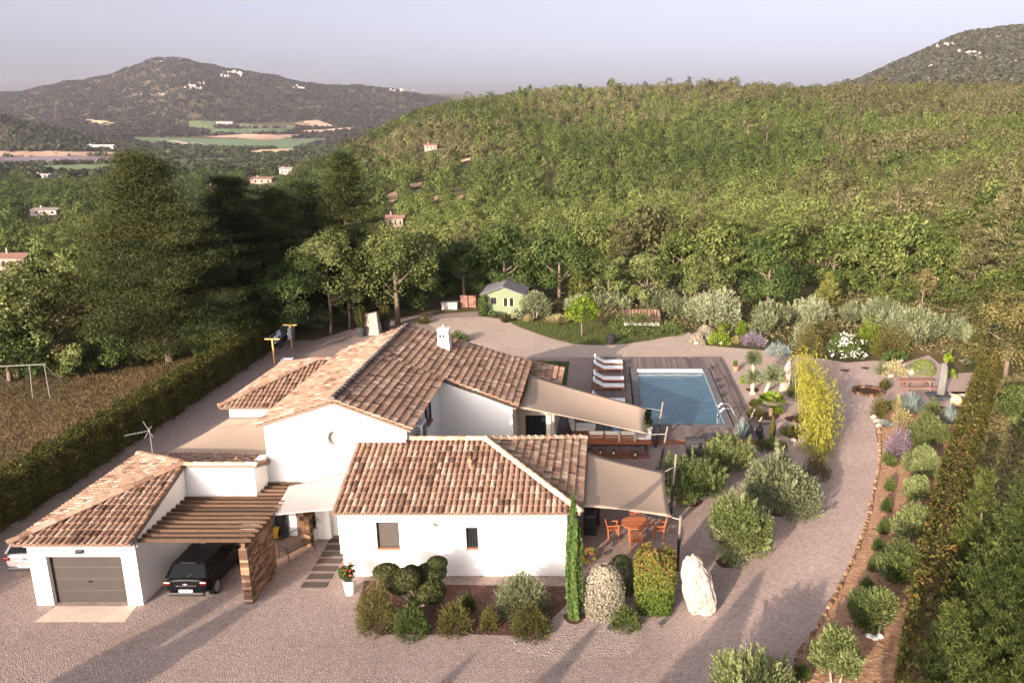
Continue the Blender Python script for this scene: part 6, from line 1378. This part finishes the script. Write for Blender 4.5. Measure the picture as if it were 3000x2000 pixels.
# dry grass of the field
n = 110000; P = np.zeros((n, 3)); P[:, 0] = -27.6 - 42 * rng.random(n) ** 1.2; P[:, 1] = 22 + 44 * rng.random(n); P[:, 2] = .12
pt_ = .5 + .22 * np.sin(P[:, 0] * .9 + np.sin(P[:, 1] * .5)) + .2 * np.sin(P[:, 1] * .7 + P[:, 0] * .35); A = np.stack([rng.normal(size=n) * .5, rng.normal(size=n) * .5, np.full(n, 1.0)], 1)
o = leaf_obj('dry_grass', leafs(P, rng.normal(size=(n, 3)), np.clip(.55 * pt_ + .45 * rng.random(n), 0, 1), .2, 3.5, .4, along=A), LM['dry']); o['kind'] = 'stuff'
n = 9000; poly = [G(*q) for q in ((1495, 943), (1590, 983), (1690, 1008), (1800, 1010), (1900, 997), (1985, 978), (1960, 960), (1800, 950), (1600, 938))]; poly2 = [G(*q) for q in ((1555, 1056), (1668, 1060), (1655, 1170), (1540, 1170))]
def fill(poly, n):
    xs = [q.x for q in poly]; ys = [q.y for q in poly]; out = []
    while len(out) < n:
        x, y = random.uniform(min(xs), max(xs)), random.uniform(min(ys), max(ys))
        if in_poly(x, y, poly): out.append((x, y, .05))
    return np.array(out)
P = np.concatenate([fill(poly, n), fill(poly2, 3500)]); k = len(P); pt_ = .5 + .5 * np.sin(P[:, 0] * .8 - 1) * np.sin(P[:, 1] * 1.1)
o = leaf_obj('lawn_grass', leafs(P, rng.normal(size=(k, 3)), np.clip(.5 * pt_ + .4 * rng.random(k), 0, 1), .16, 4, .2, along=np.stack([rng.normal(size=k) * .4, rng.normal(size=k) * .4, np.ones(k)], 1)), leaf_mat('lawn_blade', [(0, .10, .085, .035), (.5, .07, .095, .025), (1, .09, .14, .03)])); o['kind'] = 'stuff'
poly = [G(*q) for q in ((1440, 915), (1600, 935), (1990, 958), (2060, 975), (2250, 1000), (2420, 1000), (2560, 1020), (2700, 1035), (2900, 1080), (3050, 1080), (2990, 930), (2700, 870), (2300, 862), (1900, 860), (1560, 865))]
P = fill(poly, 16000); k = len(P); P[:, 2] = terrain(P[:, 0], P[:, 1]) + .1 + .9 * rng.random(k) ** 2 * (.5 + .5 * np.sin(P[:, 0] * 1.1) * np.sin(P[:, 1] * .9))
P2 = fill([G(*q) for q in ((2905, 1120), (3080, 1080), (3120, 2100), (2720, 2120), (2760, 1800), (2830, 1430))], 16000); P2[:, 2] = .15; P = np.concatenate([P, P2]); k = len(P)
o = leaf_obj('undergrowth', leafs(P, rng.normal(size=(k, 3)) + [0, 0, .5], rng.random(k), .32, 2.5, .5), LM['ground']); o['kind'] = 'stuff'
# trees below the frame, behind the viewpoint: they throw the long shadows over the gravel
for i, (bx, by, h_, w_) in enumerate(((-23.4, 9.6, 6.3, 1.5), (-21.0, 11.4, 5.6, 1.2), (-4.6, 8.0, 6.2, 2.2), (-1.2, 9.5, 5.6, 1.7), (2.6, 8.0, 7.4, 2.6), (-9.0, 8.5, 5.0, 1.3), (-13.5, 6.0, 5.2, 1.6))):
    t = thing('cypress_tree', 'cypress standing below the lower edge of the picture', 'tree', (bx, by, 0), 'trees in front of the picture'); leaf_obj('crown', column_crown(w_, h_ - .3, 5000, .3, base=.3), LM['cypress'], t, (bx, by, 0)); m = MB(); m.tube([(bx, by, -.1), (bx, by, h_ * .5)], [.14, .06], 8); m.build('trunk', BARK, t)

# ------------------------------------------------------------------ far houses, fields, forest, rocks, haze
HOUSES = [(658, 362, 48, 16, 'pinkish farmhouse on the vineyard rise at the foot of the far hill', 0), (286, 431, 92, 16, 'long pale farm buildings beside the purple field', 1), (115, 515, 52, 14, 'small white house among trees below the green field', 1), (638, 535, 44, 26, 'grey roofed house in the trees above the white one', 0), (765, 528, 62, 24, 'pink house with a red roof in the valley wood', 2), (837, 500, 36, 26, 'grey and white house at the foot of the wooded hill', 0), (640, 585, 30, 34, 'bright white house front between the two pine groups', 1), (1157, 656, 48, 20, 'low house with white front below the wooded slope', 2), (1262, 434, 36, 14, 'lone house with a tiled roof on the wooded hill', 2), (34, 772, 80, 36, 'brown roofed house at the left edge among the oaks', 2), (128, 628, 76, 8, 'flat white building behind the left wood', 0)]
hw_m = [pm('house_pale', (.30, .25, .23), None), pm('house_white', (.46, .43, .39), None), pm('house_pink', (.30, .21, .17), None)]
hr_m = [pm('roof_grey', (.22, .19, .18), None), pm('roof_pale', (.42, .36, .33), None), pm('roof_red', (.20, .11, .085), None)]
for px, py, w_, h_, lab, k in HOUSES:
    p = hit(px, py + h_ * .5); s = mpp(p); W_, Hh = w_ * s, max(2.3, h_ * s * .62); D_ = min(W_ * .7, 11); rf = Hh * .35
    t = thing('distant_house', lab, 'house', p, 'houses in the valley'); x0, x1, y0, y1, z0 = p.x - W_ / 2, p.x + W_ / 2, p.y, p.y + D_, p.z - 3
    m = MB(); m.box(x0, x1, y0, y1, z0, p.z + Hh); wl = m.build('wall', hw_m[k], t)
    m = MB(); zt = p.z + Hh; e = .5; ym = (y0 + y1) / 2; m.mesh([(x0 - e, y0 - e, zt + .02), (x1 + e, y0 - e, zt + .02), (x1 + e, y1 + e, zt + .02), (x0 - e, y1 + e, zt + .02), (x0 - e, ym, zt + rf), (x1 + e, ym, zt + rf)], [(0, 1, 5, 4), (2, 3, 4, 5), (1, 2, 5), (3, 0, 4), (3, 2, 1, 0)]); rfo = m.build('roof', hr_m[k], t)
    m = MB(); m.box(x0 + W_ * .2, x0 + W_ * .26, ym - .4, ym + .4, zt, zt + rf + .9); m.build('chimney', hw_m[k], rfo)
    for q in range(3 if w_ > 35 else 2):
        xx = x0 + W_ * (.2 + .3 * q); m = MB(); m.box(xx, xx + W_ * .09, y0 - .06, y0 - .01, p.z + Hh * .35, p.z + Hh * .75); m.build('window', GLASS, wl)
FIELDS = [('lavender_field', [(-30, 462), (340, 458), (362, 478), (-30, 488)], (.14, .105, .135), (.19, .15, .17)), ('earth_field', [(-30, 445), (350, 447), (356, 457), (-30, 461)], (.30, .19, .13), (.38, .27, .2)), ('crop_field', [(80, 488), (378, 479), (418, 503), (170, 514)], (.10, .15, .055), (.14, .19, .075)), ('vineyard', [(385, 403), (640, 399), (975, 407), (858, 438), (620, 434), (395, 417)], (.075, .125, .06), (.11, .16, .075)), ('ploughed_field', [(600, 402), (715, 394), (905, 396), (795, 412)], (.33, .2, .14), (.4, .26, .19)), ('vineyard', [(555, 356), (640, 356), (625, 383), (550, 376)], (.08, .12, .045), (.11, .15, .06)), ('vineyard', [(628, 379), (860, 376), (840, 391), (612, 393)], (.075, .115, .05), (.11, .14, .06)), ('stubble_field', [(250, 350), (352, 363), (311, 373), (262, 357)], (.46, .33, .19), (.52, .38, .23)), ('stubble_field', [(730, 442), (868, 434), (862, 452), (735, 457)], (.46, .32, .21), (.54, .39, .27)), ('crop_field', [(515, 468), (816, 461), (663, 480), (433, 488)], (.08, .12, .045), (.12, .15, .06)), ('vineyard', [(690, 362), (860, 358), (900, 368), (860, 374), (680, 374)], (.10, .12, .06), (.16, .15, .08)), ('earth_field', [(860, 360), (930, 352), (985, 372), (900, 374)], (.32, .22, .16), (.38, .27, .2)), ('farm_track', [(345, 452), (360, 450), (430, 492), (400, 490)], (.46, .35, .27), (.52, .4, .3)), ('stubble_field', [(880, 384), (1050, 374), (1060, 380), (900, 392)], (.38, .27, .2), (.45, .33, .25)), ('earth_field', [(470, 412), (560, 416), (620, 428), (500, 420)], (.36, .26, .2), (.42, .32, .25)),
 ('earth_patch', [(1120, 585), (1165, 560), (1180, 575), (1150, 600)], (.26, .17, .11), (.32, .22, .15)), ('earth_patch', [(1250, 590), (1290, 575), (1300, 583), (1265, 600)], (.3, .18, .11), (.34, .22, .14)), ('earth_patch', [(1330, 585), (1358, 576), (1358, 586), (1335, 594)], (.3, .18, .11), (.34, .22, .14)), ('earth_patch', [(1200, 545), (1240, 538), (1235, 550), (1205, 556)], (.3, .2, .13), (.34, .22, .14)), ('earth_patch', [(1350, 474), (1380, 466), (1378, 474), (1355, 480)], (.36, .25, .18), (.4, .28, .2))]
for nm, q, c1, c2 in FIELDS:
    A_, B_, C_, D_ = (q if len(q) == 4 else [q[0], q[2], q[3], q[-1]]); nu, nv = 16, 5; Vv = []
    for j in range(nv + 1):
        for i in range(nu + 1):
            u, v = i / nu, j / nv
            X_ = (A_[0] * (1 - u) + B_[0] * u) * (1 - v) + (D_[0] * (1 - u) + C_[0] * u) * v; Y_ = (A_[1] * (1 - u) + B_[1] * u) * (1 - v) + (D_[1] * (1 - u) + C_[1] * u) * v
            if len(q) > 4 and nm == 'vineyard': Y_ += 3 * math.sin(u * 3.1)
            Vv.append(hit(X_, Y_) + Vector((0, 0, .6)))
    m = MB(); m.mesh(Vv, [(j * (nu + 1) + i, j * (nu + 1) + i + 1, (j + 1) * (nu + 1) + i + 1, (j + 1) * (nu + 1) + i) for j in range(nv) for i in range(nu)])
    struct(m.build(nm, pm(nm + str(c1[0]), c1, c2, .04, .95, detail=8), smooth=True))

r = np.random.default_rng(11)
cand = []
Y = 76.0
while Y < 760:
    sp = 3.9 + Y * .0048
    us = np.arange(-.86, .64, sp / Y); us = us + (r.random(len(us)) - .5) * sp / Y * .9; ys = Y + (r.random(len(us)) - .5) * sp * .9
    cand.append(np.stack([us * ys, ys], 1)); Y += sp * .86
cand = np.concatenate(cand); u = cand[:, 0] / cand[:, 1]
y0 = np.interp(u, [-.9, -.34, -.30, -.2, -.1, .2, .30, .40, .5, .7], [78, 80, 84, 92, 97, 97, 92, 84, 76, 70])
keep = cand[:, 1] > y0
cand = cand[keep]; z = terrain(cand[:, 0], cand[:, 1]); u = cand[:, 0] / cand[:, 1]
zc = cand[:, 1] * cth - (z - CAM_H) * sth; px_ = CX + F_PX * cand[:, 0] / zc; py_ = CY + F_PX * (-cand[:, 1] * sth - (z - CAM_H) * cth) / zc
ok = (px_ > -120) & (px_ < 3120)
ok &= ~((cand[:, 1] > 640) & (u > -.25))                       # behind the wooded ridge
bare = wob(cand[:, 0], cand[:, 1], 23) + .5 * wob(cand[:, 0] + 50, cand[:, 1], 9); ok &= ~((bare > 1.75) & (cand[:, 1] > 150))
for nm, q, _, _ in FIELDS:
    ok &= np.array([not (in_poly(a, b_, q) or in_poly(a, b_ - 6.5 * F_PX / c_, q) or in_poly(a, b_ - 3 * F_PX / c_, q)) for a, b_, c_ in zip(px_, py_, zc)])
    if nm == 'earth_patch':
        cx_, cy_ = np.mean(q, axis=0); ok &= ~((abs(px_ - cx_) < 26) & (py_ > cy_ - 4) & (py_ < cy_ + 46))
for hx, hy, w_, h_, _, _ in HOUSES:
    s_ = F_PX / zc; ok &= ~((abs(px_ - hx) < w_ * .62 + 2.2 * s_) & (py_ > hy - h_ * .4) & (py_ < hy + h_ * .35 + 6.0 * s_))
sel = np.where(ok)[0]; cand, z, u, zc, px_, py_ = cand[sel], z[sel], u[sel], zc[sel], px_[sel], py_[sel]
n = len(cand); wd = (3.1 + 2.0 * r.random(n) + 2.8 * r.random(n) ** 4) * np.where(cand[:, 1] > 330, 1.12, 1); ht = wd * (.95 + .35 * r.random(n))
# tone of each tree: green on the lower slope, browner towards the ridge and on the right
tone = np.clip(.5 - .42 * (u < -.27) * np.clip((cand[:, 1] - 100) / 80, 0, 1) + .16 * wob(cand[:, 0], cand[:, 1], 60) + .3 * (r.random(n) - .5), 0, 1)
FB = leaf_mat('forest_leaf', [(0, .022, .034, .009), (.35, .058, .078, .018), (.65, .102, .126, .034), (1, .17, .19, .062)], hue=.35, transl=.12)
FD = leaf_mat('maquis_leaf', [(0, .030, .034, .014), (.4, .076, .074, .030), (.7, .125, .115, .050), (1, .19, .17, .085)], hue=.3, transl=.12)
proto = []
for v in range(8):
    rv = np.random.default_rng(300 + v); t = thing('oak_tree' if v < 6 else 'pine_tree', 'x', 'tree', (0, 0, 0))
    VT = oak_crown(1, .98, 28, 1500, .062, rv, cr=.19, base=.02, jit=.5) if v < 6 else pine_crown(.9, 1.0, 12, 7, 7, .07, rv, base=.25, prof=.6)
    leaf_obj('crown', VT, FB if v < 5 else FD, t); mb = trunk_mesh(.03, .5, (0, 0), 3, .25, seed=v); mb.build('trunk', BARK, t); proto.append(t)
order = np.argsort(cand[:, 1]); ind = [i for i in order if -40 < px_[i] < 3040][:295]; used = set()
for i in ind:
    v = int(r.integers(0, 6)) if r.random() < .86 else int(r.integers(6, 8)); t = proto[v]
    o = t if v not in used else copy_tree(t)
    used.add(v); o.location = (cand[i, 0], cand[i, 1], z[i] - .3); o.rotation_euler.z = r.random() * 6.28; s_ = wd[i] * (1.08 if v < 6 else 1.2); o.scale = (s_, s_, s_ * (.95 + .35 * r.random()))
    if v < 6: o['label'] = 'green oak in the dense wood behind the garden'; o['group'] = 'oaks of the wood behind the garden'
    else: o['label'] = 'small dark pine in the dense wood behind the garden'; o['group'] = 'pines of the wood behind the garden'
for v in range(8):
    if v not in used:
        for ch_ in list(proto[v].children): bpy.data.objects.remove(ch_)
        bpy.data.objects.remove(proto[v])
def crowd(name, idx, mat, nl, leaf, nvar, seed, ncl, f=1.0):
    rv = np.random.default_rng(seed); var = [(dome_crown(1, .95, nl, leaf, np.random.default_rng(seed + q)) if q % 4 else oak_crown(1, .95, ncl, nl, leaf, np.random.default_rng(seed + q), cr=.2, base=.0, jit=.28, own=.22)) for q in range(nvar)]
    Vs, Ts = [], []
    for i in idx:
        V_, T_ = var[rv.integers(nvar)]; a = rv.random() * 6.28; ca, sa = math.cos(a), math.sin(a)
        M_ = np.array([[ca, -sa, 0], [sa, ca, 0], [0, 0, 1]]) * np.array([wd[i], wd[i], ht[i]])[:, None] * f
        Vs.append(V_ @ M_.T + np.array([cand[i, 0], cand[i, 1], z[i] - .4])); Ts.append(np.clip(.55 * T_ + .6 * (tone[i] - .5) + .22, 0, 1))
    if not Vs: return
    me = fast_mesh(name, np.concatenate(Vs), 4, [mat], np.concatenate(Ts)); o = bpy.data.objects.new(name, me); C.objects.link(o); o['kind'] = 'stuff'
    return o
rest = np.array([i for i in range(n) if i not in set(ind)])
brown = (.28 + .5 * np.clip((cand[:, 1] - 300) / 300, 0, 1) * (u > -.3) + .3 * (u > .25) + .25 * wob(cand[:, 0] + 90, cand[:, 1], 45) > .67 + .4 * (r.random(n) - .5))
Yr = cand[rest, 1]
# bushy edge of the wood
eb = []
for k_ in range(620):
    uu = r.uniform(-.34, .62); yy = np.interp(uu, [-.9, -.34, -.30, -.2, -.1, .2, .30, .40, .5, .7], [78, 80, 84, 92, 97, 97, 92, 84, 76, 70]) + r.uniform(-7, 7); X_ = uu * yy
    if -13 < X_ < -5 and yy < 90: continue
    eb.append(oak_crown(1, 1, 8, 130, .11, r, cr=.22, base=0)); s_ = r.uniform(1.3, 3.0); V_ = eb[-1][0] * np.array([s_, s_, s_ * .8]) + np.array([X_, yy, float(terrain(X_, yy)) - .2]); eb[-1] = (V_, np.clip(.5 * eb[-1][1] + .5 * (r.random() - .3), 0, 1))
V_, T_ = join(eb); me = fast_mesh('undergrowth', V_, 4, [FB], T_); o = bpy.data.objects.new('undergrowth', me); C.objects.link(o); o['kind'] = 'stuff'
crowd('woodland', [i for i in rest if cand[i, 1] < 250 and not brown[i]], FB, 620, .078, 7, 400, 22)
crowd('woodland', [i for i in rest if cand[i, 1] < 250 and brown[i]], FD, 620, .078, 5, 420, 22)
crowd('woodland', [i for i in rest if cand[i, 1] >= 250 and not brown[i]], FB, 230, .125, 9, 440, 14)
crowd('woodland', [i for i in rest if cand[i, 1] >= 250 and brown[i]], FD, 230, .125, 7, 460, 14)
# pines standing out on the ridge and on the slope
SP = [(2020, 262, 20, 30, 0), (1960, 262, 22, 26, 0), (1790, 268, 26, 26, 0), (1700, 272, 18, 22, 0), (1635, 272, 16, 24, 0), (1520, 276, 20, 22, 0), (1465, 284, 26, 22, 0), (2205, 258, 40, 30, 1), (2150, 262, 36, 26, 1), (2290, 260, 36, 28, 1), (2375, 262, 26, 24, 1), (2412, 262, 28, 34, 1), (2480, 268, 30, 28, 1), (2570, 275, 50, 34, 1), (2080, 265, 24, 22, 0), (1890, 268, 18, 22, 0), (2190, 420, 60, 60, 1), (2245, 430, 44, 66, 1), (1890, 600, 26, 44, 2), (2302, 560, 36, 60, 2), (2040, 545, 26, 44, 2), (2620, 690, 110, 160, 1), (2980, 700, 120, 170, 1), (2090, 345, 30, 26, 1), (2330, 760, 60, 70, 1), (1850, 350, 44, 60, 1), (1390, 280, 22, 18, 1), (1120, 358, 20, 20, 1)]
for i, (px, py, w_, h_, k) in enumerate(SP):
    p = hit(px, py + (7 if py < 290 else 6), 0, 110); s = mpp(p); W_, Hh = w_ * s, h_ * s * (1.55 if py < 290 else 1.25)
    if Hh > 15: Hh = 15; W_ = min(W_, 10)
    rv = np.random.default_rng(700 + i); t = thing('pine_tree', ['umbrella shaped pine standing out on the ridge line', 'brownish pine rising above the scrub of the wooded hill', 'pale half bare pine among the green oaks of the slope'][k], 'tree', p, ['pines along the ridge line', 'brown pines on the wooded hill', 'pale pines on the slope'][k])
    VT = oak_crown(W_ * 1.1, Hh * .62, 14, 420, max(.35, W_ * .1), rv, cr=.2, base=Hh * .4) if k < 2 and i != 21 and i != 22 else pine_crown(W_, Hh * .8, 12, 7, 6, W_ * .09, rv, base=Hh * .2)
    leaf_obj('crown', VT, [LM['pine'], FD, LM['brown']][k], t, p); mb = trunk_mesh(max(.12, W_ * .035), Hh * .75, (0, 0), 4, W_ * .25, seed=i); mb.v = [(a + p.x, b_ + p.y, c_ + p.z) for a, b_, c_ in mb.v]; mb.build('trunk', OLIVEBARK if k == 2 else BARK, t)
# scrub cover of the far hills
def scrub(nn, u0, u1, ya, yb, leaf, seed, mat):
    rv = np.random.default_rng(seed); uu = u0 + (u1 - u0) * rv.random(nn); yy = ya + (yb - ya) * rv.random(nn) ** .8; X = uu * yy; Z = terrain(X, yy); zc_ = yy * cth - (Z - CAM_H) * sth
    a, b_ = CX + F_PX * X / zc_, CY + F_PX * (-yy * sth - (Z - CAM_H) * cth) / zc_; k = (a > -60) & (a < 3060)
    for nm, q, _, _ in FIELDS: k &= np.array([not in_poly(s_, t_, q) for s_, t_ in zip(a, b_)])
    dens = wob(X, yy, 70) + .6 * wob(X, yy, 25); k &= dens > -1.1 - rv.random(nn)
    X, yy, Z = X[k], yy[k], Z[k]; m_ = len(X); q = 9; c_ = np.repeat(np.stack([X, yy, Z + leaf * .3], 1), q, 0); d = unit(rv.normal(size=(m_ * q, 3)) + [0, 0, .4]); sc = np.repeat(leaf * (.6 + .7 * rv.random(m_)), q)
    T = np.clip(np.repeat(rv.random(m_), q) * .6 + .4 * rv.random(m_ * q), 0, 1)
    me = fast_mesh('hill_scrub', leafs(c_ + d * sc[:, None] * .45, d, T, sc * .95, 1.3, .6, r=rv)[0], 4, [mat], T); o = bpy.data.objects.new('hill_scrub', me); C.objects.link(o); o['kind'] = 'stuff'
FH = leaf_mat('far_scrub', [(0, .010, .014, .011), (.5, .025, .027, .021), (1, .048, .047, .036)])
scrub(32000, -.86, -.18, 1500, 3500, 6.6, 501, FH)
scrub(15000, .22, .66, 640, 2000, 5.5, 502, leaf_mat('near_hill_scrub', [(0, .035, .04, .026), (.5, .082, .08, .054), (1, .14, .13, .088)]))  # haze over this hill is put into paler, bluer leaf colours
scrub(9000, -.86, -.2, 740, 1520, 6.5, 503, leaf_mat('valley_wood', [(0, .012, .019, .009), (.5, .030, .040, .018), (1, .062, .07, .033)]))
# rock outcrops
for i, (px, py, w_, h_) in enumerate(((689, 222, 62, 26), (660, 228, 30, 16), (566, 262, 42, 20), (585, 252, 24, 14), (806, 219, 62, 9), (872, 260, 48, 11), (1153, 268, 44, 12), (540, 176, 60, 5), (590, 178, 55, 5), (470, 182, 40, 4), (408, 280, 44, 5), (472, 282, 28, 10), (816, 248, 12, 6), (345, 284, 20, 4), (2782, 139, 40, 18), (2800, 131, 22, 10), (2842, 166, 46, 22), (2870, 174, 30, 12), (2735, 200, 34, 10), (2778, 178, 30, 9), (2978, 186, 36, 12), (2940, 112, 40, 8), (2884, 432, 34, 13), (2890, 482, 40, 18), (2912, 525, 44, 18), (2585, 485, 12, 12), (2542, 406, 22, 12), (2610, 434, 12, 9), (2960, 440, 26, 16), (2850, 470, 22, 12), (2540, 468, 14, 6))):
    p = hit(px, py, 0, 1500 if px < 1300 else 150); s = mpp(p)
    import bmesh
    bm = bmesh.new(); rq = random.Random(900 + i); W_ = w_ * s; Hh = max(1.2, h_ * s)
    for k in range(9):
        bb = bmesh.ops.create_icosphere(bm, subdivisions=2, radius=1)['verts']; ox_, oz_ = rq.gauss(0, .42) * W_, rq.gauss(0, .22) * Hh; sx_, sz_ = W_ * (.05 + .09 * rq.random()), Hh * (.12 + .16 * rq.random())
        for v in bb: q_ = 1 + .35 * math.sin(v.co.x * 5 + k) * math.sin(v.co.z * 6 + k * 2); v.co = Vector((ox_ + v.co.x * sx_ * q_, v.co.y * sx_ * .6, oz_ + v.co.z * sz_ * q_))
    me = bpy.data.meshes.new('rock_outcrop'); bm.to_mesh(me); bm.free(); me.materials.append(pm('cliff_rock', (.22, .185, .17), (.34, .30, .28), .08, .95, .5, .3)); o = bpy.data.objects.new('rock_outcrop', me); C.objects.link(o); o.location = p + Vector((0, -2, Hh * .3))
    tag(o, 'bare pale rock outcrop in the scrub of the hillside', 'rock', 'pale rock outcrops on the hills')

# the air over the valley
hz = MB(); hz.box(-5600, 5600, -140, 5900, -75, 330)
hm = bpy.data.materials.new('haze'); hm.use_nodes = True; N = hm.node_tree.nodes; N.remove(N['Principled BSDF'])
pv = N.new('ShaderNodeVolumePrincipled'); pv.inputs['Color'].default_value = (.86, .84, 1.0, 1); pv.inputs['Density'].default_value = 0.00004; pv.inputs['Anisotropy'].default_value = 0.0
hm.node_tree.links.new(pv.outputs[0], N['Material Output'].inputs['Volume'])
HAZE = hz.build('haze', hm); HAZE['kind'] = 'stuff'
